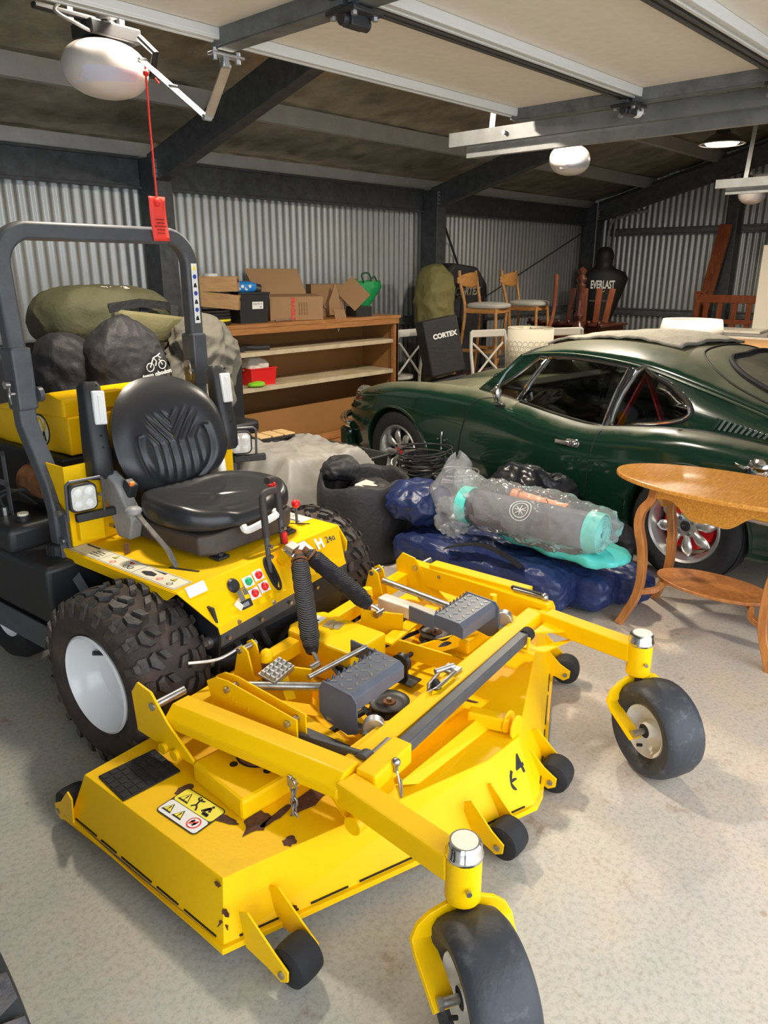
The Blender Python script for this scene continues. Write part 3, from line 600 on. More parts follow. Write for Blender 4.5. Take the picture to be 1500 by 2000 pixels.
for k in range(4): B().box((-.415+.006*k, .36+.08*k, .270), (.055, .012, .012)).out('belt_keeper', STL, mow, smooth=0)
# rear frame cross piece & height-adjust brackets
B().bar((-.56, .83, .30), (.62, .90, .31), .05, .05).out('rear_cross_tube', YEL, mow, smooth=0, bevel=.004)
for x, y in ((-.345, .80), (-.30, .81), (.36, .86), (.405, .87)):
    B().prism([(-.05, -.04), (.05, -.04), (.02, .07), (0, .082), (-.02, .07)], -.003, .003, 'z', frame((x, y, .355), (0, 1, 0), (0, 0, 1))).out('clevis_plate', YEL, mow, smooth=0, bevel=.001)
for x, y in ((-.32, .81), (.385, .865)): B().cyl((x-.035, y, .42), (x+.035, y, .42), .009, n=12).out('clevis_pin', STL, mow)
B().tube(spline([(-.33, .82, .425), (-.40, .85, .40), (-.47, .90, .40)], 8), .005, 8).out('lift_cable', STL, mow)
for x in (-.265, .205):
    B().bar((x-.02, .78, .30), (x+.04, .64, .30), .008, .12).out('shock_plate', YEL, mow, smooth=0, bevel=.001)
B().cyl((-.30, .75, .30), (-.30, .75, .40), .016, n=16).out('plug_tube', RUST, mow); B().sph((-.30, .75, .405), .019, 14).cyl((-.30, .75, .385), (-.30, .75, .405), .019).out('plug_cap', YEL, mow)
B().cyl((.245, .80, .32), (.245, .80, .40), .014, n=16).out('plug_tube', RUST, mow); B().cyl((.245, .80, .395), (.245, .80, .415), .018).out('plug_cap', YEL, mow)
B().cyl((.50, .43, .34), (.50, .43, .40), .013, n=16).out('peg', YEL, mow)
# pedal
pd = B(); pd.box((0, 0, 0), (.10, .06, .006)).box((0, -.028, -.005), (.10, .006, .02))
for k in range(5):
    for j in range(3): pd.prism([(-.008, 0), (.008, 0), (.003, .010), (-.003, .010)], -.006, .006, 'y', Matrix.Translation((-.04+.02*k, -.018+.018*j, .003)))
tag(pd.out('foot_pedal', ZINC, mow, smooth=0, bevel=.001, xf=Matrix.Translation((-.315, .695, .378)) @ Euler((.25, -.05, .15)).to_matrix().to_4x4()))
B().bar((-.30, .69, .36), (-.335, .62, .32), .03, .008).out('pedal_arm', YEL, mow, smooth=0)
# lift shafts (cross rods)
B().cyl((-.42, .73, .365), (-.20, .51, .335), .013, n=16).out('lift_shaft', STL, mow)
B().cyl((.38, .83, .39), (.37, .52, .375), .012, n=16).out('lift_shaft', STL, mow)
B().bar((.33, .80, .335), (.33, .56, .33), .05, .045).out('rail_block', DWHT, mow, smooth=0, bevel=.004)
# foot plates
def foot(x0, x1, y0, y1, z1, side):
    f_ = B().prism([(y0, z1-.045), (y0, z1-.004), (y0+.016, z1+.008), (y1, z1+.014), (y1, z1-.03)], x0, x1, 'x').out('foot_plate', GRYL, mow, smooth=0, bevel=.003)
    t = B(); dy = y1-y0-.016
    for i in range(7):
        for j in range(3):
            c = V((x0+.02+(x1-x0-.04)*i/6, y0+.03+(dy-.02)*j/2.3, z1+.0095+.006*j/2.3)); t.box(c, (.016, .005, .003), (0, 0, .8 if (i+j) % 2 else -.8))
    tag(t.out('tread_nibs', STL, f_, smooth=0), kind='stuff')
    tt = B()
    for i in range(10): x = x0+(x1-x0)*(i+.5)/10; tt.prism([(-.008, 0), (.008, 0), (0, .014)], -.002, .002, 'y', Matrix.Translation((x, y1, z1+.010)))
    tag(tt.out('grip_teeth', GRYL, f_, smooth=0), kind='stuff')
    x = x0 if side < 0 else x1
    B().prism([(y0-.012, .315), (y0-.012, z1-.01), (y0+.005, z1+.010), (y1+.008, z1+.018), (y1+.022, z1-.01), (y1+.022, .335), (y1-.0, .315), (y0+.02, .30)], x-.003, x+.003, 'x').out('side_plate', GRYL, f_, smooth=0, bevel=.0015)
    B().prism([(y1, z1-.04), (y1, z1+.008), (y1+.10, z1+.015), (y1+.10, z1-.035)], (x1 if side < 0 else x0)-.003, (x1 if side < 0 else x0)+.003, 'x').out('rear_gusset', GRYL, f_, smooth=0)
    return f_
fl = foot(-.345, -.115, .375, .475, .418, -1)
B().cyl((-.335, .47, .325), (-.33, .335, .325), .014, n=16).out('pivot_shaft', STL, fl)
B().cyl((-.335, .315, .345), (-.315, .33, .345), .03, n=20).box((-.32, .325, .325), (.07, .03, .02)).out('latch_cam', ZINC, fl, bevel=.002)
B().cyl((-.32, .56, .405), (-.11, .52, .425), .008).out('control_rod', STL, fl)
fr_ = foot(.175, .385, .355, .465, .425, 1)
B().cyl((.40, .335, .365), (.43, .345, .365), .03, n=20).box((.42, .335, .335), (.07, .03, .02)).out('latch_cam', ZINC, fr_, bevel=.002)
# deck drive: pulleys and belt
def pulley(x, y, z, r, nm='idler_pulley', h=.03, axis=(0, 0, 1)):
    M = frame((x, y, z), V((1, 0, 0)), V((0, 1, 0))) if axis == (0, 0, 1) else frame((x, y, z), (0, 1, 0), (0, 0, 1))
    p = B().lathe([(.012, h*.4), (r*.6, h*.25), (r*.88, h*.3), (r, h*.5), (r*.98, h*.42), (r*.86, 0), (r*.98, -h*.42), (r, -h*.5), (.012, -h*.45)], M, 40).out(nm, BLK, mow)
    B().lathe([(0, h*.5), (.018, h*.5), (.022, h*.3), (.022, 0)], M, 20).out('hub', RUST, p); B().cyl(M @ V((0, 0, h*.4)), M @ V((0, 0, h*.8)), .008, n=6).out('bolt', STL, p, smooth=0)
    return p
pulley(-.115, .43, .262, .062); pulley(.335, .56, .268, .062); pulley(-.015, .64, .29, .075, 'drive_pulley')
pulley(.07, .52, .29, .032, 'guide_pulley', .022, axis=(1, 0, 0))
B().box((.085, .50, .225), (.06, .06, .006)).box((.085, .52, .25), (.008, .03, .06)).out('pulley_bracket', BLK, mow, bevel=.001)
bl = [V((-.17, .41, .262)), V((-.02, .57, .262)), V((.05, .55, .262)), V((.27, .56, .265)), V((.38, .61, .268)), V((.30, .63, .268)), V((.05, .66, .28)), V((-.07, .70, .285)), V((-.19, .45, .262))]
B().tube(bl, .006, closed=True, sq=True).out('drive_belt', RUB, mow)
B().tube([V((-.62, .52, .235)), V((-.4, .50, .25)), V((-.17, .47, .26))], .007, sq=True).out('drive_belt', RUB, mow)
# frame internals
B().bar((-.18, .70, .27), (-.30, .34, .27), .008, .06).out('inner_rail', YELW, mow, smooth=0)
B().bar((.17, .72, .27), (.20, .33, .27), .008, .06).out('inner_rail', YELW, mow, smooth=0)
B().bar((.13, .63, .30), (.46, .66, .30), .05, .008).out('inner_cross_strip', YELW, mow, smooth=0)
B().bar((.20, .56, .255), (.55, .42, .255), .008, .05).out('inner_rail', YELW, mow, smooth=0)
# gearbox cover with lettered plates
GM = Matrix.Translation((.015, .75, .215))
b = B(); b.prism([(-.085, -.135), (.10, -.135), (.10, .14), (.065, .165), (-.05, .165), (-.085, .14)], 0, .135, 'z', GM)
gc = b.out('gearbox_cover', YEL, mow, smooth=0, bevel=.008)
B().box((.03, .865, .3515), (.085, .05, .001), (0, 0, .1)).out('label_plate', WDEC, gc, smooth=0)
B().box((.05, .79, .352), (.05, .06, .002), (0, 0, .25)).out('steel_label', ZINC, gc, smooth=0)
B().bar((.02, .775, .355), (.07, .81, .355), .012, .004).out('latch_strip', STL, gc, smooth=0)
B().bar((.02, .865, .3525), (.045, .865, .3525), .03, .001).out('pictogram', INK, gc, smooth=0)
# latch handle on cross beam
lh = B(); lh.tube([V((-.03, .315, .368)), V((-.10, .30, .372)), V((-.125, .285, .372)), V((-.105, .27, .372)), V((.0, .275, .375)), V((.015, .30, .37)), V((.0, .32, .37))], .006, 8).out('latch_handle', STL, mow)
B().cyl((-.03, .325, .372), (.035, .300, .372), .009).box((.02, .30, .366), (.045, .05, .01)).out('latch_clamp', ZINC, mow, bevel=.002)
B().lathe([(0, .02), (.008, .018), (.013, .008), (.013, 0), (.016, -.006), (0, -.006)], Matrix.Translation((-.085, .285, .368)), 20).out('rubber_plug', RUB, mow)
# ---- tractor body
BODY = B(); tl, tr = -.415, .355
R_ = [[V((tl, 1.62, .575)), V((tl, 1.001, .575)), V((-.345, .908, .462)), V((-.345, .90, .44))], [V((tr, 1.62, .575)), V((tr, 1.027, .575)), V((.332, .98, .462)), V((.332, .972, .44))]]
mid = [a_.lerp(c_, .5) for a_, c_ in zip(*R_)]
BODY.loft([R_[0], mid, R_[1]], closed=False, caps=False)
body = BODY.out('body_plate', YEL, mow, smooth=0, solid=.006, bevel=.004)
for y0 in (1.62,):
    B().prism([(1.0, .575), (1.62, .575), (1.62, .54), (1.05, .54)], tl-.003, tl+.003, 'x').out('side_flange', YEL, body, smooth=0)
    B().prism([(1.03, .575), (1.62, .575), (1.62, .49), (.99, .48), (.985, .52)], tr-.003, tr+.003, 'x').out('side_flange', YEL, body, smooth=0)
for k in range(4): t = (k+.5)/4; p = R_[0][2].lerp(R_[1][2], t); B().cyl(p+V((0, -.002, -.012)), p+V((0, -.012, -.014)), .008, n=6).out('bolt', STL, body, smooth=0)
ch = B().prism([(.96, .44), (1.55, .54), (1.9, .54), (1.9, .25), (1.0, .22), (.95, .36)], -.31, .30, 'x').out('chassis', DARK, mow, smooth=0, bevel=.01)
B().bar((-.335, .925, .415), (.325, .985, .415), .012, .06).out('front_crossmember', GRY, mow, smooth=0, bevel=.003)
for k in range(5): p = V((-.30, .92, .41)).lerp(V((.30, .975, .41)), k/4); B().cyl(p, p+V((0, -.012, 0)), .007, n=6).out('bolt', STL, ch, smooth=0)
B().prism([(.93, .52), (.905, .44), (.93, .27), (1.0, .25), (1.2, .30), (1.2, .52)], -.345, -.335, 'x').out('side_plate', DARK, mow, smooth=0, bevel=.002)
for y, z, r in ((.955, .40, .02), (.95, .33, .014)): B().cyl((-.345, y, z), (-.36, y, z), r, n=20).cyl((-.36, y, z), (-.37, y, z), r*.5, n=6).out('pivot_bolt', STL, mow)
B().cyl((-.30, 1.0, .30), (-.20, .93, .30), .035, n=20).out('hydraulic_motor', DARK, mow)
for k in range(3): B().tube(spline([(-.25+.06*k, .97, .38), (-.2+.05*k, .92, .30-.02*k), (-.05, .93, .27+.02*k), (.1, .95, .33)], 6), .013, 8).out('hydraulic_hose', RUB, mow)
# decal strips
def strip(M, L_, W_, par, pic=True):
    s_ = B().prism(rrect(L_, W_, .006), 0, .0008, 'z', M).out('instruction_decal', CREAM, par, smooth=0)
    for q in ((.004, .004, L_-.004, .0052), (.004, W_-.0052, L_-.004, W_-.004), (.004, .004, .0052, W_-.004), (L_-.0052, .004, L_-.004, W_-.004), (L_*.62, .004, L_*.622, W_-.004), (L_*.3, .004, L_*.302, W_-.004)):
        dplate([(q[0], q[1]), (q[2], q[1]), (q[2], q[3]), (q[0], q[3])], .0008, INK, 'line', M, s_)
    tri(L_*.36, W_*.7, .012, M, s_, .0009); tri(L_*.90, W_*.68, .012, M, s_, .0009)
    for cx, cy, m_ in ((L_*.40, W_*.3, RDEC), (L_*.82, W_*.38, RDEC), (L_*.92, W_*.3, INK), (L_*.52, W_*.35, INK), (L_*.56, W_*.35, INK)):
        circ(cx, cy, .011, .0009, m_, M, s_); circ(cx, cy, .008, .0014, CREAM, M, s_); stick([((cx-.006, cy-.004), (cx+.006, cy+.004))], .002, M, s_, .0019, m_)
    stick([((L_*.49, W_*.72), (L_*.53, W_*.72)), ((L_*.5, W_*.8), (L_*.51, W_*.6))], .006, M, s_, .0009, RDEC)
    dplate([(L_*.66, W_*.35), (L_*.72, W_*.25), (L_*.77, W_*.38), (L_*.76, W_*.6), (L_*.70, W_*.66), (L_*.66, W_*.5)], .0009, INK, 'pictogram', M, s_)
    dplate([(L_*.68, W_*.82), (L_*.80, W_*.76), (L_*.80, W_*.9)], .0009, INK, 'pictogram', M, s_)
    dplate([(L_*.03, W_*.8), (L_*.16, W_*.8), (L_*.16, W_*.9), (L_*.03, W_*.9)], .0009, INK, 'pictogram', M, s_)
    for k in range(3): text('lettering', ['OPERATING', 'INSTRUCTIONS', 'READ MANUAL'][k], .009, INK, s_, M @ Matrix.Translation((L_*.17+.03, W_*(.62-.17*k), .0008)))
strip(frame((tl+.006, 1.60, .579), (0, -1, 0), (1, 0, 0)), .575, .075, body)
strip(frame((tr-.006, 1.15, .579), (0, 1, 0), (-1, 0, 0)), .42, .07, body)
# front dash fittings on the sloping face
def SL(x, t):   # point on slope; t 0 top .. 1 bottom
    u = (x-tl)/(tr-tl); a_ = V((x, 1.001+.026*u, .5785)); c_ = V((x, .908+.072*u, .4655)); return a_.lerp(c_, t)
SX = (SL(.3, .5)-SL(-.3, .5)).normalized(); SY = (SL(0, 0)-SL(0, 1)).normalized(); SN = SX.cross(SY)
def SF(x, t): return frame(SL(x, t)+SN*.001, SX, SY)
B().prism(rrect(.075, .035, .004), 0, .001, 'z', SF(-.385, .22)).out('blank_label', WDEC, body, smooth=0)
for i, (x, t, m_) in enumerate(((-.155, .42, GRN), (-.105, .38, RED), (-.152, .74, RED), (-.102, .70, RED))):
    q = B().box((0, 0, .0015), (.044, .036, .003)).out('switch_bezel', WPL, body, smooth=0, bevel=.002, xf=SF(x, t))
    B().lathe([(0, .016), (.006, .0155), (.0105, .012), (.012, .006), (.014, .004), (.014, .002)], SF(x, t), 20).out('push_button', m_, q)
B().lathe([(0, .008), (.018, .008), (.024, .002), (.024, 0)], SF(-.215, .36), 24).out('key_switch', BLK, body)
ky = B().box((0, 0, .02), (.01, .004, .03)).box((-.012, -.02, .02), (.02, .035, .002)).box((.014, -.014, .016), (.014, .02, .003)).out('ignition_key', STL, body, xf=SF(-.21, .5), smooth=0)
B().box((-.03, -.045, .012), (.022, .03, .003), (0, 0, .5)).box((-.012, -.03, .012), (.016, .014, .01)).out('key_fob', CREAM, body, xf=SF(-.21, .5), smooth=0)
B().prism(off(rrect(.05, .026, .004), -.02, -.02), 0, .005, 'z', SF(-.21, .82)).out('hour_meter', BLK, body, smooth=0)
B().prism(off(rrect(.026, .013, .002), -.01, -.014), .005, .006, 'z', SF(-.21, .82)).out('meter_window', GPL, body, smooth=0)
sl = B().tube([SF(-.045, .5) @ V((.017*math.cos(a_), .045*math.sin(a_)+(.012 if math.sin(a_) > 0 else -.012), .002)) for a_ in [2*math.pi*k/24 for k in range(24)]], .005, 8, closed=True).out('slot_gasket', RUB, body)
B().prism([(.016*math.cos(2*math.pi*k/24), .045*math.sin(2*math.pi*k/24)+(.012 if k < 12 else -.012)) for k in range(24)], 0, .0008, 'z', SF(-.045, .5)).out('slot_opening', INK, body, smooth=0)
text('badge_lettering', 'H', .055, WPL, body, SF(.225, .30), bold=.003, ext=.001); text('badge_lettering', '24d', .036, GRY, body, SF(.275, .30) @ Matrix.Translation((.012, 0, 0)), bold=.0003)
fd = B().lathe([(0, .001), (.036, .001), (.036, 0)], SF(.105, .42), 32).out('flag_decal', WDEC, body)
FM = SF(.105, .42)
dplate([(-.03, .0), (0, .0), (0, .024), (-.018, .026)], .0012, BDEC, 'field', FM, fd)
for k in range(3): dplate([(0, .002+.009*k), (.03-.004*k, .0+.009*k), (.028-.004*k, .004+.009*k), (0, .006+.009*k)], .0012, RDEC, 'stripe', FM, fd)
dplate([(-.03, -.006), (.03, -.008), (.022, -.026), (-.018, -.026)], .0012, INK, 'print', FM, fd)
# lever bracket at dash
br = B(); br.prism([(0, 0), (.09, .0), (.05, .045), (.0, .05)], -.02, .02, 'z', frame((.0, .985, .545), (1, .05, 0), (0, -.5, .86))); br.out('lever_bracket', YEL, mow, smooth=0, bevel=.003)
B().box((.055, .945, .585), (.11, .05, .006), (.5, 0, .1)).box((.03, .955, .60), (.05, .035, .02), (.4, 0, .3)).out('shock_mount', STL, mow, smooth=0, bevel=.002)
# steering levers
HG = mat('brown_grip_rubber', (.045, .035, .033), .6, bump=.2, bscale=150)
def lever(x, s_, y0, z0, zt, bend):
    p = spline([V((x, y0, z0)), V((x, y0+.01, (z0+zt)/2)), V((x, y0+.02, zt-.04)), V((x+s_*.006, y0+.022, zt-.008)), V((x+s_*.03, y0+.02, zt)), V((x+bend, y0+.015, zt-.0))], 6)
    n = len(p); lo = [q for q in p if q.z < zt-.135]
    l_ = B().tube([V((x, y0, z0)), V((x, y0+.012, zt-.13))], .009, 12).out('steering_lever', GRY, mow)
    B().tube([q for q in p if q.z > zt-.16], .0125, 12).out('hand_grip', HG, l_)
    for k in (0, 1): B().cyl((x, y0, zt-.18-.035*k), (x, y0-.014, zt-.18-.035*k), .007, n=8).out('bolt', STL, l_)
    return l_
la = lever(-.045, 1, .985, .50, .80, .055); lb = lever(.085, -1, 1.05, .56, .815, -.05)
B().box((.025, 1.03, .803), (.010, .03, .012)).sph((.025, 1.02, .815), .006, 8).out('red_tie', RED, mow, smooth=0)
B().cyl((.085, 1.04, .58), (.085, 1.045, .62), .011, n=12).out('red_grommet', RED, mow)
rl = B().tube([V((.27, 1.16, .575)), V((.272, 1.165, .645))], .0055, 8).out('throttle_lever', GRY, mow); B().sph((.272, 1.165, .655), .017, 18).out('red_knob', RED, rl)
B().box((.27, 1.155, .579), (.008, .09, .001), (0, 0, .6)).out('lever_slot', INK, body, smooth=0)
pl = B().tube([V((-.285, 1.17, .577)), V((-.288, 1.20, .63)), V((-.295, 1.30, .70)), V((-.30, 1.335, .73))], .006, sq=True, rs=[(.009, .003)]*4).out('park_brake_lever', STL, mow, smooth=0)
B().sph((-.302, 1.35, .738), .026, 20, (1.15, 1, .62)).out('grey_knob', GPL, pl)
B().box((-.285, 1.13, .579), (.010, .11, .001), (0, 0, .35)).out('lever_slot', INK, body, smooth=0)
B().bar((-.31, 1.40, .578), (-.31, 1.40, .615), .004, .02).out('stop_tab', RUST, body, smooth=0)
# covered shock absorbers
SLV = mat('braided_sleeve', (.012, .014, .022), .6); nt = SLV.node_tree; wv = nt.nodes.new('ShaderNodeTexWave'); wv.inputs['Scale'].default_value = 60; wv.bands_direction = 'Z'; tc_ = nt.nodes.new('ShaderNodeTexCoord'); nt.links.new(tc_.outputs['Object'], wv.inputs['Vector']); bp_ = nt.nodes.new('ShaderNodeBump'); bp_.inputs['Strength'].default_value = .8; bp_.inputs['Distance'].default_value = .004; nt.links.new(wv.outputs['Fac'], bp_.inputs['Height']); nt.links.new(bp_.outputs[0], nt.nodes['Principled BSDF'].inputs['Normal'])
def shock(a, c_):
    a, c_ = V(a), V(c_); n = 26; d = (c_-a); pts = [a+d*k/n for k in range(n+1)]
    rs = [(.018+.012*min(1, k/3) if k < 4 else (.031-.012*max(0, (k-n+4)/4)))+.0012*math.sin(k*2.4) for k in range(n+1)]
    b = B(); b.tube(pts, .03, 24, rs=rs)
    for v in b.bm.verts:
        v.co += (noise.noise(v.co*45))*V((.004, .004, .002))
    s_ = b.out('shock_absorber', SLV, mow, smooth=True)
    u = d.normalized(); B().tube([a-u*.02, a+u*.02], .014).out('upper_eye', RUST, s_)
    for k in range(3): 
        cc = a+u*(.015+.014*k); M = frame(cc, V((1, 0, 0)).cross(u), u.cross(V((1, 0, 0)).cross(u))); B().lathe([(.024, -.004), (.029, 0), (.024, .004)], M, 20, closed=True).out('coil', RUST, s_)
    B().tube(spline([c_-u*.01, c_+u*.02+V((.01, -.004, 0)), c_+u*.04+V((.008, -.01, -.004))], 5), .007, 8).out('end_hook', ZINC, s_)
    B().cyl(c_+u*.045-V((.02, 0, 0)), c_+u*.045+V((.02, 0, 0)), .012).out('end_bolt', STL, s_)
shock((.035, .925, .575), (-.235, .735, .385)) if 0 else shock((.012, .905, .585), (-.155, .700, .365))
shock((.075, .925, .575), (.19, .745, .385))
# ---- seat
st_ = empty('seat', (0, 0, 0)); st_.parent = mow
def pad(f, nu, nv, nm, m, par, thick): 
    return B().grid(f, nu, nv).out(nm, m, par, smooth=True, solid=thick)
base = B(); base.loft([[V((x*s_, y, z)) for x, y in ((-.215, 1.14), (-.17, 1.11), (.17, 1.11), (.215, 1.14), (.215, 1.50), (-.215, 1.50))] for z, s_ in ((.592, .9), (.60, 1.0), (.66, 1.02), (.668, .98))])
base.out('seat_suspension', mat('dusty_black_plastic', (.035, .033, .033), .6, col2=(.085, .06, .045), vscale=9, bump=.2, bscale=40), st_, bevel=.008)
for x in (-.15, .17): B().box((x, 1.115, .585), (.05, .05, .01)).cyl((x, 1.11, .585), (x, 1.11, .60), .012, n=6).out('seat_foot', BLK, st_, bevel=.002)
def cush():
    b = B(); nr = 64; R = []
    prof = [(0.0, .690, .93), (.0, .675, .99), (.0, .705, 1.03), (.0, .735, 1.02), (.0, .752, .95), (.0, .748, .82)]
    def outline(a_, s_):
        c_, q = math.cos(a_), math.sin(a_); k = (abs(c_)**3.2+abs(q)**3.2)**(-1/3.2)
        x = c_*k*.245*s_; y = q*k*.205*s_; wd = 1-.10*max(0, y)/.2
        return x*wd, y
    for _, z, s_ in prof:
        ring = []
        for k in range(nr):
            a_ = 2*math.pi*k/nr; x, y = outline(a_, s_); zz = z+(.018*(abs(x)/.245)**2 if z > .72 else 0) - (.02*max(0, -y-.1)/.1 if z > .7 else 0)
            if z > .7 and y < -.15 and abs(x) < .085: zz -= .012
            ring.append(V((x, y+1.30, zz)))
        R.append(ring)
    b.loft(R, caps=False)
    last = R[-1]; rings = [last]
    for s_ in (.82, .7, .58, .46, .34, .22, .1):
        ring = []
        for k in range(nr):
            a_ = 2*math.pi*k/nr; x, y = outline(a_, s_*.82/.82*.95 if 0 else s_*.95)
            zz = .745+.018*(abs(x)/.245)**2-.010*math.exp(-(x/.12)**2)
            vv = abs(x)*.9+y; zz += .0045*math.sin(vv*2*math.pi/.042)*max(0, 1-abs(x)/.16)*max(0, 1-abs(y+.02)/.15)
            ring.append(V((x, y+1.30, zz)))
        rings.append(ring)
    b.loft(rings, caps=False); b.bm.faces.new([b.bm.verts.new(v) for v in rings[-1]]); bmesh.ops.remove_doubles(b.bm, verts=b.bm.verts, dist=1e-4)
    return b.out('seat_cushion', VINYL, st_, smooth=True, sub=1)
cush()
def backp():
    # domed back shell: grid in (u across, v up)
    C0 = V((0.01, 1.545, .90)); H2, W2 = .225, .245; lean = .20
    def sh(u, v, off=0):
        a_ = (u-.5)*2; c_ = (v-.5)*2
        k = 1.0
        wv_ = 1
        # map square to disc-ish (superellipse)
        m_ = max(abs(a_), abs(c_)); 
        if m_ > 0: n_ = (abs(a_)**2.5+abs(c_)**2.5)**(1/2.5); s_ = m_/n_; a2, c2 = a_*s_, c_*s_
        else: a2, c2 = 0, 0
        wv_ = 1-.10*max(0, c2)**2-.30*max(0, -c2-.1)**1.6; x = a2*W2*wv_; z = c2*H2
        rr = m_
        depth = .055*(1-rr**6)          # toward front
        wing = .05*abs(a2)**2.4
        lumb = .014*math.exp(-((c2+.35)/.35)**2)
        g = 0
        if abs(x) < .12 and -.14 < z < .12:
            ph = abs(x) if z < .0 else abs(x)-z*.85
            g = .006*math.cos(ph*2*math.pi/.040)*max(0, 1-(abs(x)/.12)**4)*max(0, 1-((z+.015)/.13)**4)
        groove = -.012*math.exp(-((math.hypot(x*1.0, z+.015)-.155)/.012)**2)*(1 if z < .04 else 0)
        y = -depth-wing-lumb-g-groove+.05
        return C0+V((x, y+z*lean-.02, z))
    b = B(); b.grid(lambda u, v: sh(u, v), 72, 72)
    def bk(u, v):
        p = sh(u, v); m_ = max(abs(u-.5), abs(v-.5))*2; q = C0+V((0, (p.z-C0.z)*lean+.03+.02*(1-m_**4), 0)); return V((p.x, q.y if m_ < .98 else p.y, p.z))
    b.grid(bk, 24, 24)
    return b.out('backrest', VINYL, st_, smooth=True)
backp()
B().box((0, 1.50, .70), (.2, .06, .06)).out('seat_hinge', BLK, st_, bevel=.01)
# grey seat-belt/adjuster box and handle
B().prism([(1.45, .60), (1.52, .60), (1.60, .80), (1.555, .83), (1.50, .80), (1.42, .68)], -.265, -.215, 'x').out('seat_side_cover', GPL, st_, bevel=.008)
bk_ = B().box((-.225, 1.475, .775), (.035, .045, .06), (.45, 0, 0)).out('belt_buckle', BLK, st_, bevel=.006); B().box((-.232, 1.455, .785), (.018, .012, .045), (.45, 0, 0)).out('buckle_button', ORG, bk_, bevel=.003)
B().prism([(1.52, .62), (1.60, .62), (1.64, .80), (1.59, .84), (1.54, .78)], .225, .265, 'x').out('seat_side_cover', WPL, st_, bevel=.008)
B().tube(spline([V((-.07, 1.08, .678)), V((-.065, 1.065, .665)), V((0, 1.062, .672)), V((.075, 1.065, .685)), V((.08, 1.085, .69))], 5), .013, 8, rs=None).out('slide_handle', WPL, st_)
# raised armrests
for x, tw in ((-.255, -.12), (.315, .12)):
    M = Matrix.Translation((x, 1.60, .97)) @ Euler((-.16, .10 if x < 0 else .06, 0)).to_matrix().to_4x4()
    b = B(); R = []
    for z, wx, wy, dy in ((-.17, .030, .03, 0), (-.155, .040, .042, 0), (-.08, .042, .045, 0), (0, .040, .038, .004), (.10, .037, .032, .006), (.15, .037, .030, .008), (.165, .028, .022, .008)):
        R.append([M @ V((wx*math.copysign(abs(math.cos(a_))**.6, math.cos(a_)), wy*math.copysign(abs(math.sin(a_))**.6, math.sin(a_))+dy, z)) for a_ in [2*math.pi*k/24 for k in range(24)]])
    b.loft(R); ar = b.out('armrest', BLK, mow, smooth=50)
    B().box((.008, -.031, .075), (.046, .016, .115)).out('armrest_insert', WPL, ar, bevel=.005, xf=M); B().box((.008, -.040, .075), (.014, .005, .085)).out('insert_rib', WPL, ar, bevel=.001, xf=M)
    for zz in (.15, -.02, -.06): B().cyl((0, -.042, zz), (0, -.046, zz), .004, n=8).out('screw_hole', INK, ar, xf=M)
# ---- side tower panel (yellow) and hood
tw = B(); tw.prism([(-.385, .578), (-.20, .578), (-.20, .80), (-.235, .865), (-.385, .865)], 1.60, 1.606, 'y'); tw.prism([(1.60, .578), (1.72, .578), (1.80, .865), (1.60, .865)], -.388, -.382, 'x')
tower = tw.out('seat_tower_panel', YEL, mow, smooth=0, bevel=.002)
B().prism([(-.37, .60), (-.275, .585), (-.275, .72), (-.37, .74)], 1.575, 1.60, 'y').out('access_cover', YEL, tower, smooth=0, bevel=.004)
for x, z in ((-.35, .76), (-.28, .75), (-.24, .62), (-.24, .72)): B().cyl((x, 1.60, z), (x, 1.57, z), .006, n=8).out('bolt', STL, tower)
B().prism([(.20, .578), (.355, .578), (.355, .865), (.20, .865)], 1.60, 1.606, 'y').out('seat_tower_panel', YEL, mow, smooth=0)
hd = B(); hd.prism([(1.83, .85), (2.42, .83), (2.42, .955), (2.35, .975), (1.92, 1.065), (1.83, 1.045)], -.232, .30, 'x'); hood = hd.out('engine_hood', YEL, mow, smooth=0, bevel=.01)
B().prism([(1.80, .845), (2.30, .835), (2.30, .97), (1.80, .985)], -.2365, .0, 'x').out('hood_box', YEL, hood, smooth=0, bevel=.006)
B().box((-.05, 1.83, 1.03), (.12, .05, .06)).out('hood_latch_cover', YEL, hood, smooth=0, bevel=.004)
LG = frame((-.2372, 1.995, .918), (0, -1, 0), (0, 0, 1))
lg = B().lathe([(0, 0), (.062, 0), (.062, .001), (0, .001)], LG, 40).out('round_emblem', INK, hood); circ(0, 0, .055, .0012, CREAM, LG, lg, 'emblem_field', 32)
def zig(P, m_, w_): stick([(P[i], P[i+1]) for i in range(len(P)-1)], w_, LG, lg, .0018, m_)
zig([(-.042, .04), (-.026, .0), (-.004, .046), (.008, .046), (.026, .0), (.042, .04)], YEL, .010); zig([(-.03, -.04), (-.022, -.002), (0, -.05), (.022, -.002), (.03, -.04)], INK, .010)
B().prism([(1.8, .57), (2.6, .57), (2.6, .84), (1.8, .84)], -.28, .28, 'x').out('engine_bay', DARK, mow, smooth=0, bevel=.01)
B().cyl((-.30, 2.0, .74), (-.30, 1.86, .74), .06, n=24).cyl((-.29, 1.86, .70), (-.29, 1.8, .70), .04).out('air_cleaner', RUST, mow)
B().prism([(1.98, .84), (2.42, .83), (2.42, .955), (1.98, 1.0)], -.335, -.245, 'x').out('hood_side_bulge', YEL, hood, smooth=0, bevel=.008) if 0 else None
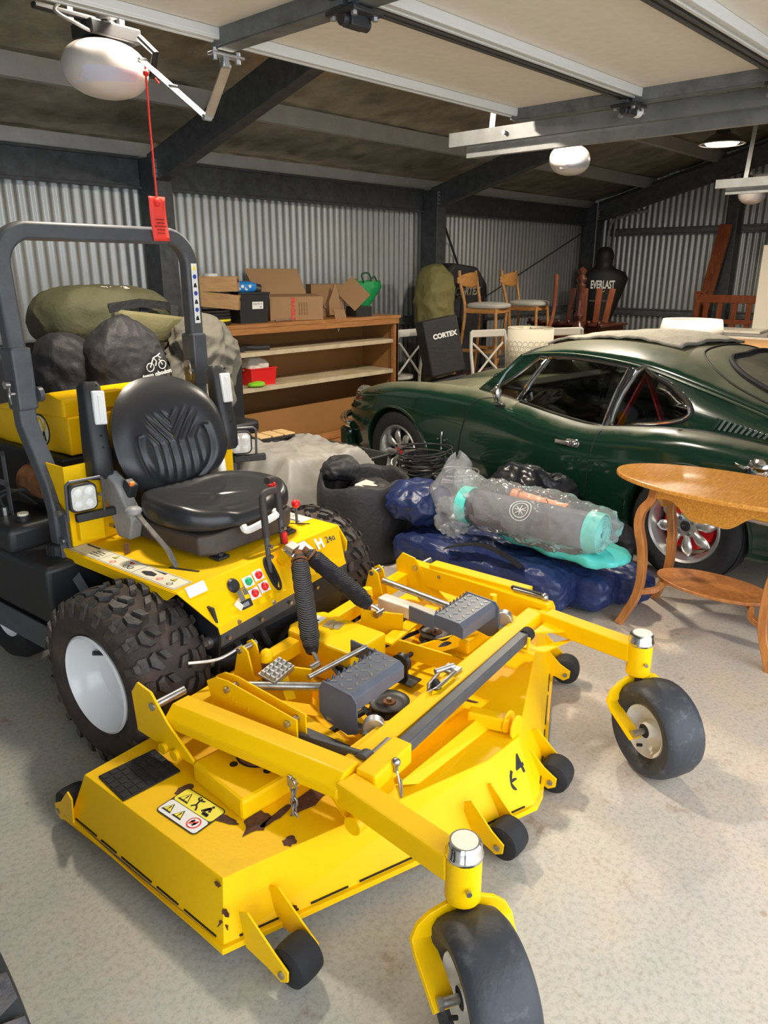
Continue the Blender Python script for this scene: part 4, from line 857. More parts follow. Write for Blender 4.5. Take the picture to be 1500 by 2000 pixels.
# slotted guard plate
gp = B(); 
for y0, y1, z0, z1 in ((1.93, 1.955, .62, .88), (2.30, 2.33, .62, .88), (1.93, 2.33, .86, .88), (1.93, 2.33, .745, .765), (1.93, 2.33, .62, .64), (2.04, 2.06, .62, .88), (2.15, 2.17, .62, .88), (2.25, 2.27, .62, .88)): gp.box((-.42, (y0+y1)/2, (z0+z1)/2), (.004, y1-y0, z1-z0))
tag(gp.out('slotted_guard', GRY, mow, smooth=0, bevel=.001), kind='stuff')
# ---- roll bar
def rb(x0, r=.115):
    X, Z = .365, 1.622; P = [V((-X, 1.80, 1.20)), V((-X, 1.80, Z-r))]
    for k in range(1, 8): a_ = math.pi/2*k/8; P.append(V((-X+r-r*math.cos(a_), 1.80, Z-r+r*math.sin(a_))))
    Q_ = [V((-p.x, p.y, p.z)) for p in P[::-1]]; P = [p+V((-.012-.07*(p.z-.9)*.5, 0, 0)) for p in P]; return P+Q_
rops = B().tube(rb(0), .035, sq=True, rs=[(.026, .030)]*18).out('roll_bar', GRY, mow, smooth=50, bevel=.010)
for s_ in (-1, 1):
    X = .362 if s_ > 0 else -.388
    sl_ = B().box((X, 1.80, 1.145), (.070, .078, .21)).out('roll_bar_sleeve', GRY, rops, smooth=0, bevel=.008)
    B().tube([V((X, 1.80, 1.06)), V((X-s_*.0, 1.80, .99)), V((s_*.382, 1.70, .78)), V((s_*.387, 1.67, .70)), V((s_*.387, 1.67, .56))], .035, sq=True, rs=[(.027, .031)]*5).out('roll_bar_leg', GRY, rops, smooth=30, bevel=.008)
    B().cyl((X-.05, 1.78, 1.10), (X+.05, 1.78, 1.10), .008).out('hinge_pin', STL, rops); B().cyl((X+.034, 1.765, 1.09), (X+.050, 1.765, 1.09), .026, n=24).out('hinge_knob', GRY, rops)
    B().cyl((X-.06, 1.79, 1.13), (X-.045, 1.79, 1.13), .014, n=12).tube(spline([V((X-.055, 1.77, 1.13)), V((X-.065, 1.755, 1.10)), V((X-.06, 1.76, 1.07))], 4), .003, 6).out('lock_pin', STL, rops)
wd = B().grid(lambda u, v: V((.340+.010 if 0 else .364-.014+.028*u+.0, 1.7695, 1.29+.23*v)), 1, 1).out('warning_label', WDEC, rops, smooth=0)
LW = frame((.350, 1.7694, 1.29), (1, 0, 0), (0, 0, 1))
dplate([(.005, .205), (.023, .205), (.014, .225)], .0003, YDEC, 'print', LW, wd)
for k in range(6): (circ if k % 2 else (lambda cx, cy, r, z, m_, M, p: dplate([(cx-r, cy-r), (cx+r, cy-r), (cx+r*.3, cy+r), (cx-r*.6, cy+r*.5)], z, INK, 'pictogram', M, p)))(.014, .02+.032*k, .009, .0003, BDEC if k % 2 else INK, LW, wd)
B().prism([(1.60, .50), (1.70, .50), (1.70, .72), (1.66, .74), (1.60, .70)], -.405, -.395, 'x').out('mount_plate', GRY, mow, smooth=0, bevel=.002)
for z in (.70, .60): B().cyl((-.405, 1.63, z), (-.415, 1.63, z), .013, n=16).out('plate_bolt', STL, mow)
B().tube([V((-.40, 1.63, .60)), V((-.42, 1.60, .54)), V((-.42, 1.42, .36))], .012, sq=True, rs=[(.015, .004)]*3).out('stay_bar', GRY, mow, smooth=0)
# ---- work lights
LENS = mat('lamp_lens', (.75, .74, .66), .15, var=.3, vscale=40)
def wlight(x, y, z, rz):
    M = Matrix.Translation((x, y, z)) @ Matrix.Rotation(rz, 4, 'Z') @ Matrix.Scale(1.15, 4)
    L_ = B().prism(off(rrect(.085, .085, .02), -.0425, -.0425), -.03, 0, 'z', frame((0, 0, 0), (1, 0, 0), (0, 0, 1))).out('work_light', BLK, mow, bevel=.003, xf=M)
    B().prism(off(rrect(.072, .072, .016), -.036, -.036), 0, .004, 'z', frame((0, 0, 0), (1, 0, 0), (0, 0, 1))).out('lens', LENS, L_, xf=M)
    for a_ in (-1, 1):
        for c_ in (-1, 1): B().lathe([(0, .010), (.008, .008), (.014, .003)], M @ frame((a_*.017, -.002, c_*.017), (1, 0, 0), (0, 0, 1)), 16).out('led_optic', WPL, L_)
    B().tube([M @ V(p) for p in ((-.055, -.005, -.06), (-.055, -.02, .05), (-.045, -.022, .06), (.045, -.022, .06), (.055, -.02, .05), (.055, -.005, -.05))], .005, 8).out('guard_loop', GRY, L_)
    B().box((.03, .0, -.058), (.12, .02, .025)).out('light_bracket', BLK, L_, xf=M, bevel=.004)
wlight(-.365, 1.535, .765, -.15); wlight(.42, 1.62, .80, -.55)
B().bar((.28, 1.66, .70), (.42, 1.64, .745), .025, .02).out('light_arm', BLK, mow)
# ---- fuel tank
tk = B(); tk.loft([[V((x, y, z)) for x, y in ((-.525, 1.55), (-.30, 1.55), (-.30, 2.10), (-.525, 2.10))] for z in (.335, .55)]); 
tank = tk.out('fuel_tank', BLK, mow, bevel=.02, seg=4)
B().box((-.41, 1.95, .59), (.22, .34, .10)).out('tank_hump', BLK, tank, bevel=.025, seg=4)
B().lathe([(0, .035), (.03, .035), (.036, .03), (.038, 0)], Matrix.Translation((-.41, 1.66, .552)), 24).out('fuel_cap', BLK, tank)
for k in range(12): a_ = 2*math.pi*k/12; B().box((-.41+.037*math.cos(a_), 1.66+.037*math.sin(a_), .565), (.008, .008, .03), (0, 0, a_)).out('cap_rib', BLK, tank)
B().cyl((-.43, 1.84, .64), (-.43, 1.84, .66), .024, n=20).out('fuel_gauge_base', BLK, tank); B().cyl((-.43, 1.84, .66), (-.43, 1.84, .668), .019, n=20).out('fuel_gauge', CREAM, tank)
for k, (x, y) in enumerate(((-.47, 1.98), (-.44, 1.95))):
    B().cyl((x, y, .64), (x, y, .67), .010, n=6).out('fuel_fitting', STL, tank); B().tube(spline([V((x, y, .67)), V((x, y+.01, .71)), V((x+.08, y-.02, .72)), V((x+.14, y-.05, .66))], 6), .007, 8).out('fuel_hose', RUB, tank)
B().prism([(1.54, .335), (2.12, .34), (2.12, .27), (1.54, .265)], -.535, -.529, 'x').out('tank_tray', GRY, mow, smooth=0, bevel=.001)
B().prism([(1.62, .27), (2.02, .27), (2.02, .235), (1.62, .235)], -.53, -.524, 'x').out('tray_lip', GRY, mow, smooth=0)
B().box((-.41, 1.82, .325), (.24, .55, .02)).out('tank_shelf', DARK, mow, smooth=0)
# ---- tyres
def drive(cx, cy, z, s_):
    c = V((cx, cy, z)); M = frame(c, (0, 0, 1), (0, 1, 0) if s_ < 0 else (0, -1, 0))     # local z = outward (-x for s_<0)
    if (M.to_3x3() @ V((0, 0, 1))).x*s_ < 0: M = frame(c, (0, 0, 1), (0, -1, 0) if s_ < 0 else (0, 1, 0))
    ty = B().lathe([(.150, .095), (.165, .118), (.20, .134), (.235, .130), (.258, .116), (.268, .09), (.271, 0), (.268, -.09), (.258, -.116), (.235, -.130), (.20, -.134), (.165, -.118), (.150, -.095)], M, 72, closed=True).out('drive_tyre', CARC, mow)
    def lug(poly, l0):   # poly in (tangential angle*r, lateral), wrapped
        b = B(); r0, r1 = .262, .287
        def P(t, l, r, sh=1):
            a_ = t*sh/.285; q = 1-.022*(abs(l)/.115)**4*4; return V((r*q*math.cos(a_), r*q*math.sin(a_), l))
        A = [b.bm.verts.new(P(t, l, r0)) for t, l in poly]; cx_ = sum(p[0] for p in poly)/len(poly); cl_ = sum(p[1] for p in poly)/len(poly)
        T_ = [b.bm.verts.new(P(cx_+(t-cx_)*.86, cl_+(l-cl_)*.88, r1)) for t, l in poly]
        b.bm.faces.new(T_); n = len(poly)
        for i in range(n): b.bm.faces.new((A[i], A[(i+1) % n], T_[(i+1) % n], T_[i]))
        bmesh.ops.recalc_face_normals(b.bm, faces=b.bm.faces); me = bpy.data.meshes.new('tread_lug'); b.bm.to_mesh(me); b.bm.free(); me.materials.append(TREAD); return me
    NS = 24; st = 2*math.pi*.285/NS
    sh = [lug([(-.012, .003), (.022, .022), (.022, .046), (-.010, .028)], 0), lug([(.022, -.003+.0), (.056, -.022), (.056, -.046), (.024, -.028)], 0),
          lug([(-.030, .036), (.004, .054), (.030, .056), (.018, .078), (-.012, .080), (-.034, .056)], 0), lug([(.006, -.036), (.040, -.054), (.066, -.056), (.054, -.078), (.024, -.080), (.002, -.056)], 0),
          lug([(-.024, .086), (.022, .082), (.028, .104), (.004, .124), (-.022, .118)], 0), lug([(.012, -.086), (.058, -.082), (.064, -.104), (.040, -.124), (.014, -.118)], 0)]
    def nub(sg):
        b = B(); b.loft([[V((.225, t*.6, .127*sg)), V((.225, t*1.0, .134*sg)), V((.268, t, .126*sg)), V((.276, t, .112*sg))] for t in (-.011, .011)], closed=True)
        bmesh.ops.recalc_face_normals(b.bm, faces=b.bm.faces); me = bpy.data.meshes.new('tread_lug'); b.bm.to_mesh(me); b.bm.free(); me.materials.append(TREAD); return me
    sh += [nub(1), nub(-1)]
    for k in range(NS):
        for me in sh:
            o = bpy.data.objects.new('tread_lug', me); COL.objects.link(o); o.parent = ty
            o.matrix_local = M @ Matrix.Rotation(2*math.pi*k/NS, 4, 'Z')
    B().lathe([(.150, .092), (.157, .112), (.160, .120), (.154, .124), (.148, .114), (.144, .085), (.136, .06), (.128, .045), (.122, .03), (.10, .024), (.05, .022), (0, .022)], M, 64).out('wheel_rim', WHT, ty, solid=.002)
    B().lathe([(.150, -.092), (.157, -.112), (.154, -.12), (.12, -.06), (0, -.02)], M, 48).out('wheel_rim_back', GRY, ty)
    B().cyl(M @ V((.04, .09, .028)), M @ V((.05, .10, .058)), .008, n=12).out('valve_stem', BLK, ty)
    return ty
drive(-.485, 1.19, .286, -1); drive(.43, 1.27, .286, 1)
def rear_tyre(x, y):
    M = frame((x, y, .19), (0, 0, 1), (0, 1, 0)); ty = B().lathe([(.09, -.06), (.13, -.08), (.17, -.075), (.19, -.04), (.19, .04), (.17, .075), (.13, .08), (.09, .06)], M, 48, closed=True).out('tail_tyre', RUB, mow)
    B().lathe([(0, .03), (.05, .03), (.085, .05), (.092, .065), (.09, -.06), (0, -.03)], M, 32).out('rim', WHT, ty)
rear_tyre(-.37, 2.1); rear_tyre(.37, 2.1)
B().box((-.45, 2.45, .55), (.02, .25, .5)).out('rear_side_panel', YEL, mow, smooth=0, bevel=.004)
# neighbouring machine tyre at the left edge
# ================================================ green classic coupe. local: x rearward from front axle, y to the car's far side (0 = near tyre face), z up
GP = mat('racing_green_paint', (.006, .030, .017), .16, coat=.8, spec=.5)
nt = GP.node_tree; N = nt.nodes; L = nt.links; b_ = N['Principled BSDF']   # settled dust on upward faces, a property of the surface itself
ge = N.new('ShaderNodeTexCoord'); sx = N.new('ShaderNodeSeparateXYZ'); L.new(ge.outputs['Normal'], sx.inputs[0])
nz = N.new('ShaderNodeTexNoise'); nz.inputs['Scale'].default_value = 4; nz.inputs['Detail'].default_value = 6; L.new(ge.outputs['Object'], nz.inputs['Vector'])
ma = N.new('ShaderNodeMath'); ma.operation = 'MULTIPLY_ADD'; ma.inputs[1].default_value = .5; ma.inputs[2].default_value = -.30; L.new(nz.outputs['Fac'], ma.inputs[0])
mb = N.new('ShaderNodeMath'); mb.operation = 'ADD'; L.new(sx.outputs[2], mb.inputs[0]); L.new(ma.outputs[0], mb.inputs[1])
mr = N.new('ShaderNodeMapRange'); mr.inputs[1].default_value = .62; mr.inputs[2].default_value = .98; mr.inputs[4].default_value = .62; L.new(mb.outputs[0], mr.inputs[0])
mx = N.new('ShaderNodeMix'); mx.data_type = 'RGBA'; mx.inputs[6].default_value = (.006, .030, .017, 1); mx.inputs[7].default_value = (.22, .20, .13, 1); L.new(mr.outputs[0], mx.inputs[0]); L.new(mx.outputs[2], b_.inputs['Base Color'])
mr2 = N.new('ShaderNodeMapRange'); mr2.inputs[3].default_value = .16; mr2.inputs[4].default_value = .5; mr2.inputs[2].default_value = .42; L.new(mr.outputs[0], mr2.inputs[0]); L.new(mr2.outputs[0], b_.inputs['Roughness'])
cw = N.new('ShaderNodeMapRange'); cw.inputs[3].default_value = .8; cw.inputs[4].default_value = .1; cw.inputs[2].default_value = .42; L.new(mr.outputs[0], cw.inputs[0]); L.new(cw.outputs[0], b_.inputs['Coat Weight'])
def glassmat(name, tint, fac=.12):
    m = bpy.data.materials.new(name); m.use_nodes = True; nt = m.node_tree; N = nt.nodes; L = nt.links; N.clear()
    o = N.new('ShaderNodeOutputMaterial'); t = N.new('ShaderNodeBsdfTransparent'); t.inputs[0].default_value = (*tint, 1); g = N.new('ShaderNodeBsdfGlossy'); g.inputs['Roughness'].default_value = .04
    f = N.new('ShaderNodeFresnel'); f.inputs[0].default_value = 1.5; a = N.new('ShaderNodeMath'); a.operation = 'ADD'; a.inputs[1].default_value = fac; a.use_clamp = True
    s = N.new('ShaderNodeMixShader'); L.new(f.outputs[0], a.inputs[0]); L.new(a.outputs[0], s.inputs[0]); L.new(t.outputs[0], s.inputs[1]); L.new(g.outputs[0], s.inputs[2]); L.new(s.outputs[0], o.inputs[0]); return m
GLASS = glassmat('car_glass', (.62, .66, .60), .02)
DGLASS = mat('dusty_rear_glass', (.10, .10, .08), .25, col2=(.16, .15, .12), vscale=6, coat=.5)
UPH = mat('black_upholstery', (.012, .012, .013), .55)
SILV = mat('silver_alloy', (.62, .62, .61), .3, metal=.8)
CT = math.atan2(-.109, .994)
car = empty('classic_coupe', (3.77, 3.375, 0), 0, 'dark green vintage fastback coupe with silver petal wheels parked beside the shelves', 'car')
rdv = V((-.1089, -.9941, 0)); crv = V((.9941, -.1089, 0))
car.matrix_world = Matrix(((rdv.x, crv.x, 0, 3.77), (rdv.y, crv.y, 0, 3.375), (0, 0, 1, 0), (0, 0, 0, 1)))
# (x rear, y right, z up is left-handed) -> mirror geometry: build with y negated in a proper frame
car.matrix_world = Matrix(((-rdv.x, crv.x, 0, 3.77), (-rdv.y, crv.y, 0, 3.375), (0, 0, 1, 0), (0, 0, 0, 1)))
car.rotation_mode = 'XYZ'
ang = math.atan2(-rdv.y, -rdv.x)  # local +X points to the car's nose; check handedness
car.matrix_world = Matrix.Identity(4)
nx = -rdv; ny = V((-nx.y, nx.x, 0))
car.location = (3.77, 3.375, 0); car.rotation_euler = (0, 0, math.atan2(nx.y, nx.x))
# helper: car point from (x rearward, y away from near side, z)
def K(x, y, z): return V((-x, -y, z))
def interp(t, xs, ys_):
    if t <= xs[0]: return ys_[0]
    for i in range(len(xs)-1):
        if t <= xs[i+1]:
            u = (t-xs[i])/(xs[i+1]-xs[i]); u = u*u*(3-2*u) if 0 else u
            m0 = (ys_[i+1]-ys_[i-1])/(xs[i+1]-xs[i-1])*(xs[i+1]-xs[i]) if i > 0 else (ys_[i+1]-ys_[i])
            m1 = (ys_[i+2]-ys_[i])/(xs[i+2]-xs[i])*(xs[i+1]-xs[i]) if i < len(xs)-2 else (ys_[i+1]-ys_[i])
            return (2*u**3-3*u*u+1)*ys_[i]+(u**3-2*u*u+u)*m0+(-2*u**3+3*u*u)*ys_[i+1]+(u**3-u*u)*m1
    return ys_[-1]
MID = .70
def hw(x): return interp(x, [-.72, -.66, -.55, -.3, 0, .5, 1.2, 2.1, 2.6, 2.9, 3.0], [.42, .56, .655, .705, .722, .728, .728, .722, .69, .62, .55])
def zf(x): return interp(x, [-.72, -.66, -.55, -.42, -.2, .12, .5, .8, 1.0, 1.25, 1.5, 1.8, 2.1, 2.5, 2.85, 3.0], [.52, .575, .635, .685, .74, .775, .79, .78, .755, .72, .70, .735, .755, .73, .69, .64])
def zc(x): return interp(x, [-.72, -.6, -.3, 0, .4, .85], [.50, .585, .675, .73, .79, .825])
def half(x):
    w_, f_, c_ = hw(x), zf(x), zc(x)
    if .98 < x < 2.0: top = [(0, .33), (.25*w_, .33), (.5*w_, .33), (.78*w_, .33), (.82*w_, f_-.03), (.87*w_, f_)]
    elif x <= .98: v = c_-.02; top = [(0, c_), (.25*w_, c_-.004), (.52*w_, v-.012), (.70*w_, f_-.012), (.82*w_, f_), (.90*w_, f_-.016)]
    else: top = [(0, f_), (.25*w_, f_), (.5*w_, f_), (.72*w_, f_), (.82*w_, f_), (.90*w_, f_-.01)]
    lo = .20 if x > -.5 else .20+(-.5-x)*.5
    lo = lo if x < 2.5 else .20+(x-2.5)*.3
    mid_ = [(.965*w_, f_-.055), (.992*w_, max(f_-.14, .5)), (w_, .53), (.99*w_, .42), (.965*w_, .32), (.93*w_, max(lo+.03, .23)), (.88*w_, lo), (0, lo)]
    P = top+mid_; out = []
    for i in range(len(P)-1):
        a, b, c, d = P[max(0, i-1)], P[i], P[i+1], P[min(len(P)-1, i+2)]; n = 4
        for k in range(n):
            t = k/n
            if .98 < x < 2.0 and i < 5 or i == len(P)-2: q = (b[0]+(c[0]-b[0])*t, b[1]+(c[1]-b[1])*t)
            else: q = tuple(.5*((2*b[j])+(c[j]-a[j])*t+(2*a[j]-5*b[j]+4*c[j]-d[j])*t*t+(3*b[j]-a[j]-3*c[j]+d[j])*t**3) for j in (0, 1))
            out.append(q)
    out.append(P[-1]); return out
xs_ = [-.72, -.70, -.68, -.65, -.61]+[-.56+.05*k for k in range(31)]+[.979, .985]+[1.0+.05*k for k in range(20)]+[1.985, 2.01]+[2.05+.05*k for k in range(19)]+[2.98, 3.0]
xs_ = sorted(xs_)
b = B(); R = []
for x in xs_:
    h = half(x); ring = [K(x, MID-y, z) for y, z in h]+[K(x, MID+y, z) for y, z in h[-2:0:-1]]; R.append(ring)
b.loft(R); bodyc = b.out('car_body', GP, car, smooth=35)
def boolcut(o, cutter):
    md = o.modifiers.new('c', 'BOOLEAN'); md.object = cutter; md.operation = 'DIFFERENCE'; md.solver = 'EXACT'
    dg = bpy.context.evaluated_depsgraph_get(); me = bpy.data.meshes.new_from_object(o.evaluated_get(dg)); o.modifiers.clear(); o.data = me
    me.materials.clear(); [me.materials.append(q) for q in cutmats]
    bpy.data.objects.remove(cutter)
cutmats = [GP, DARK]
cu = B()
for x in (0, 2.108):
    for ya, yb_ in ((-.2, .20), (1.2, 1.6)): cu.cyl(K(x, ya, .285), K(x, yb_, .285), .315, n=48)
cob = cu.out('cutter', DARK, car, smooth=0); bpy.context.view_layer.update(); boolcut(bodyc, cob)
bodyc.data.polygons.foreach_set('use_smooth', [True]*len(bodyc.data.polygons)); bodyc.data.set_sharp_from_angle(angle=math.radians(35))
def sidey(x, z):   # near-side surface offset from 0
    h = half(x); best = None
    for (a0, z0), (a1, z1) in zip(h[:-1], h[1:]):
        if a0 > hw(x)*.8 and min(z0, z1) <= z <= max(z0, z1) and abs(z1-z0) > 1e-6:
            y = a0+(a1-a0)*(z-z0)/(z1-z0); best = y if best is None else max(best, y)
    return MID-(best if best else hw(x))
def seam(pts, nm, r=.004, m=None, par=None, n=4): return B().tube(spline([K(x, sidey(x, z)-.0005, z) for x, z in pts], n), r, 6).out(nm, m or INK, par or bodyc)
seam([(.86, .765), (.76, .755), (.70, .72), (.655, .62), (.62, .50), (.60, .38), (.60, .22)], 'bonnet_seam')
seam([(1.585, .685), (1.575, .66), (1.565, .58), (1.555, .45), (1.54, .34), (1.50, .25)], 'door_seam'); seam([(.60, .235), (1.0, .225), (1.5, .25)], 'door_seam')
seam([(-.45, .62), (-.3, .625), (0, .625), (.3, .605), (.66, .575)], 'waist_crease', .002, GP)
for x in (0, 2.108):
    sp_ = [K(x+.322*math.cos(a_), sidey(x+.322*math.cos(a_), max(.24, .285+.322*math.sin(a_)))-.002, .285+.322*math.sin(a_)) for a_ in [math.radians(-8+196*k/30) for k in range(31)]]
    B().tube(sp_, .009, 8).out('arch_lip', GP, bodyc)
    B().box(K(x, MID, .36), (.6, .9, .3)).out('wheel_well', INK, bodyc)
# ---- greenhouse
def zt(x): return interp(x, [.50, .70, .90, 1.1, 1.4, 1.7, 2.0, 2.3, 2.6, 2.85, 3.0], [.78, .92, 1.045, 1.105, 1.135, 1.125, 1.07, .985, .885, .79, .72])
def wr(x): return interp(x, [.50, .9, 1.3, 1.7, 2.1, 2.6, 3.0], [.60, .465, .47, .475, .48, .50, .50])
def zd(x): return interp(x, [.88, 1.0, 1.3, 1.7, 2.0, 2.4, 2.8, 3.0], [1.0, 1.025, 1.045, 1.015, .945, .84, .745, .68])   # drip line
def gtop(x, s): # s -1..1
    a_ = abs(s); y = s*(wr(x)+.035); z = zt(x)+(zd(x)-zt(x))*(.25*a_**2+.75*a_**5); return K(x, MID+y, z)
def belt(x): return K(x, sidey(x, zf(x)-.02)+.075 if x < 1.7 else sidey(x, zf(x)-.02)+.075, zf(x)-.012)
def gside(x, t, far=0):
    a = gtop(x, -1); c_ = belt(x); p = c_.lerp(a, t); bul = .018*math.sin(math.pi*t); p = V((p.x, p.y+bul, p.z))
    if far: p.y = -2*MID-p.y
    return p
X0 = .90
roof = B().grid(lambda u, v: gtop(X0+(2.98-X0)*u, -1+2*v), 50, 24).out('roof_panel', GP, bodyc, smooth=True, solid=.006)
# window outlines in (x, t)
def ingrid(px, pt, poly):
    ins = False; n = len(poly)
    for i in range(n):
        x1, y1 = poly[i]; x2, y2 = poly[(i+1) % n]
        if (y1 > pt) != (y2 > pt) and px < (x2-x1)*(pt-y1)/(y2-y1)+x1: ins = not ins
    return ins
vent = [(.74, .06), (1.035, .92), (1.08, .90), (.95, .05)]
doorw = [(.975, .05), (1.10, .93), (1.62, .93), (1.545, .03)]
q0 = [(1.60, .06), (1.68, .92), (1.78, .90), (1.90, .80), (1.985, .62), (2.01, .42), (1.97, .24), (1.88, .13), (1.75, .07)]
quart = [(v.x, v.y) for v in spline([(a_, c_, 0) for a_, c_ in q0], 5, closed=True)]
for far in (0, 1):
    sb = B(); nu, nv = 190, 22; vs = {}
    def xx(i, j):
        x = .62+(2.98-.62)*i/nu; return x
    def ok(x, t):
        lim = .62+(X0+.0-.62)*t
        return x >= lim
    for i in range(nu):
        for j in range(nv):
            xc = xx(i+.5, 0); tc_ = (j+.5)/nv
            if not ok(xc, tc_): continue
            if any(ingrid(xc, tc_, P) for P in (vent, doorw, quart)): continue
            vv = []
            for di, dj in ((0, 0), (1, 0), (1, 1), (0, 1)):
                k_ = (i+di, j+dj)
                if k_ not in vs: vs[k_] = sb.bm.verts.new(gside(max(xx(k_[0], 0), .62), k_[1]/nv, far))
                vv.append(vs[k_])
            sb.bm.faces.new(vv)
    sb.out('quarter_panel', GP, bodyc, smooth=True, solid=.004)
    for P, nm, r in ((vent, 'vent_window', .009), (doorw, 'door_window', .007), (quart, 'quarter_window', .010)):
        # dense outline
        D = []
        for i in range(len(P)):
            a, c_ = P[i], P[(i+1) % len(P)]
            for k in range(6 if len(P) < 8 else 1): D.append((a[0]+(c_[0]-a[0])*k/6, a[1]+(c_[1]-a[1])*k/6))
        gl = B(); ctr = (sum(p[0] for p in D)/len(D), sum(p[1] for p in D)/len(D)); cv = gl.bm.verts.new(gside(ctr[0], ctr[1], far)); rim_ = [gl.bm.verts.new(gside(x, t, far)) for x, t in D]
        for i in range(len(D)): gl.bm.faces.new((cv, rim_[i], rim_[(i+1) % len(D)]))
        g_ = gl.out(nm, GLASS, bodyc, smooth=True)
        B().tube([gside(x, t, far)+V((0, .006 if not far else -.006, 0)) for x, t in D], r, 8, closed=True).out('chrome_surround', CHR, g_)
        B().tube([gside(ctr[0]+(x-ctr[0])*1.05, ctr[1]+(t-ctr[1])*1.05, far)+V((0, .002 if not far else -.002, 0)) for x, t in D], r*1.2, 8, closed=True).out('window_rubber', RUB, g_)
# chrome B pillar strip and gutter
B().tube([gside(1.575, .0)+V((0, .008, 0)), gside(1.66, .95)+V((0, .008, 0))], .013, sq=True).out('pillar_trim', CHR, bodyc, bevel=.003)
B().tube([gtop(x, -1)+V((0, .006, 0)) for x in [.90+.05*k for k in range(34)]], .008, 8).out('rain_gutter', GP, bodyc)
B().tube([K(x, sidey(x, zf(x)-.02)+.055, zf(x)-.004) for x in [1.60+.05*k for k in range(27)]], .007, 8).out('belt_moulding', BLK, bodyc)
# windscreen
def wsf(u, v):
    s = -1+2*v; lo = K(.62+.16*abs(s)**2.2-.10*(1-abs(s)**2), MID+s*.60, .80-.02*abs(s)); hi = gtop(X0, s*.98); return lo.lerp(hi, u)+V((.02*math.sin(math.pi*u), 0, .008*math.sin(math.pi*u)))
ws = B().grid(wsf, 10, 24).out('windscreen', GLASS, bodyc, smooth=True)
B().tube([wsf(0, k/24) for k in range(25)]+[wsf(k/6, 1) for k in range(1, 7)]+[wsf(1, 1-k/24) for k in range(1, 25)]+[wsf(1-k/6, 0) for k in range(1, 6)], .013, 8, closed=True).out('windscreen_seal', RUB, ws)
B().tube([wsf(k/6, 0)+V((0, .01, 0)) for k in range(7)], .016, 8).out('a_pillar', GP, bodyc)
sc_ = B().grid(lambda u, v: K(.52+.18*u, MID-.60+1.2*v, .812+.004*math.sin(v*3.14)-(.0 if u < .9 else .03)-(.05*abs(2*v-1)**4)), 4, 16).out('scuttle_panel', GP, bodyc, smooth=True)
for s_ in (0, .45):
    B().tube(spline([K(.60, .30+s_, .83), K(.53, .40+s_, .845), K(.57, .62+s_, .86)], 5), .004, 6).cyl(K(.60, .30+s_, .80), K(.60, .30+s_, .84), .012).out('wiper', CHR, bodyc)
# rear glass on fastback with seal and hatch seam
def patchg(x0, x1, s0, off_): return lambda u, v: gtop(x0+(x1-x0)*u, -s0+2*s0*v)+V((0, 0, off_))
rg_o = [(2.02, -.15), (2.0, .15), (2.02, .45), (2.12, .68), (2.3, .78), (2.62, .80), (2.75, .6), (2.78, .0), (2.75, -.6), (2.62, -.80), (2.3, -.78), (2.12, -.68), (2.02, -.45)]
rg_p = [(v.x, v.y) for v in spline([(a_, c_, 0) for a_, c_ in rg_o], 4, closed=True)]
g = B(); rows = 8; ctr = (2.4, 0); Rr = []
for k in range(rows): f_ = (k+1)/rows; Rr.append([gtop(ctr[0]+(x-ctr[0])*f_, s*f_)+V((0, 0, .010)) for x, s in rg_p])
g.loft(Rr, caps=False); g.bm.faces.new([g.bm.verts.new(p) for p in Rr[0]]); rg = g.out('rear_window', DGLASS, bodyc, smooth=True)
B().tube([p+V((0, 0, .004)) for p in Rr[-1]], .014, 8, closed=True).out('window_rubber', RUB, rg); B().tube([p+V((0, 0, .012)) for p in Rr[-1]], .005, 8, closed=True).out('chrome_surround', CHR, rg)
hs = [(2.9, -.92), (2.3, -.90), (2.05, -.80), (1.90, -.55), (1.86, -.2), (1.86, .2), (1.90, .55), (2.05, .80), (2.3, .90), (2.9, .92)]
B().tube([gtop(v.x, v.y)+V((0, 0, .005)) for v in spline([(a_, c_, 0) for a_, c_ in hs], 5)], .0045, 6).out('hatch_seam', INK, bodyc)
# louvres on the rear quarter
lv0 = B().prism([(0, 0), (.045, 0), (.0, .010)], 0, .062, 'z').bm
for k in range(13):
    x = 2.14+.026*k; zc_ = zf(x)+.055-.004*k; t0 = .22; p0 = gside(x, .16+.012*k); p1 = gside(x+.02, .50+.0*k)
    B().tube([p0+V((0, .006, 0)), p1+V((0, .006, 0))], .0085, 6, sq=True).out('louvre', GP, bodyc, smooth=0, bevel=.003)
# interior
B().box(K(1.45, MID, .36), (1.0, 1.15, .04)).out('cabin_floor', UPH, bodyc)
for yy in (.38, 1.02):
    s1 = B().box(K(1.28, yy, .46), (.44, .42, .14)).out('car_seat_cushion', UPH, bodyc, bevel=.04); B().box(K(1.50, yy, .72), (.10, .40, .50), (0, -.25, 0)).out('car_seat_back', UPH, bodyc, bevel=.04)
WALN = wood('walnut_dash', (.13, .06, .025), (.07, .03, .012), .3)
dsh = B().box(K(.86, MID, .735), (.16, 1.15, .16)).out('dashboard', WALN, bodyc, bevel=.02)
B().box(K(.86, MID, .822), (.2, 1.15, .02)).out('dash_top', UPH, dsh, bevel=.008)
for yy in (.55, .68, .9, 1.1): B().cyl(K(.945, yy, .74), K(.955, yy, .74), .035, n=20).out('gauge', CHR, dsh); B().cyl(K(.955, yy, .74), K(.957, yy, .74), .030, n=20).out('gauge_face', INK, dsh)
M = frame(K(1.06, 1.02, .78), V((0, 1, 0)), V((-.35, 0, 1)))
sw = B().tube([M @ V((.19*math.cos(a_), .19*math.sin(a_), 0)) for a_ in [2*math.pi*k/40 for k in range(40)]], .011, 8, closed=True).out('steering_wheel', UPH, bodyc)
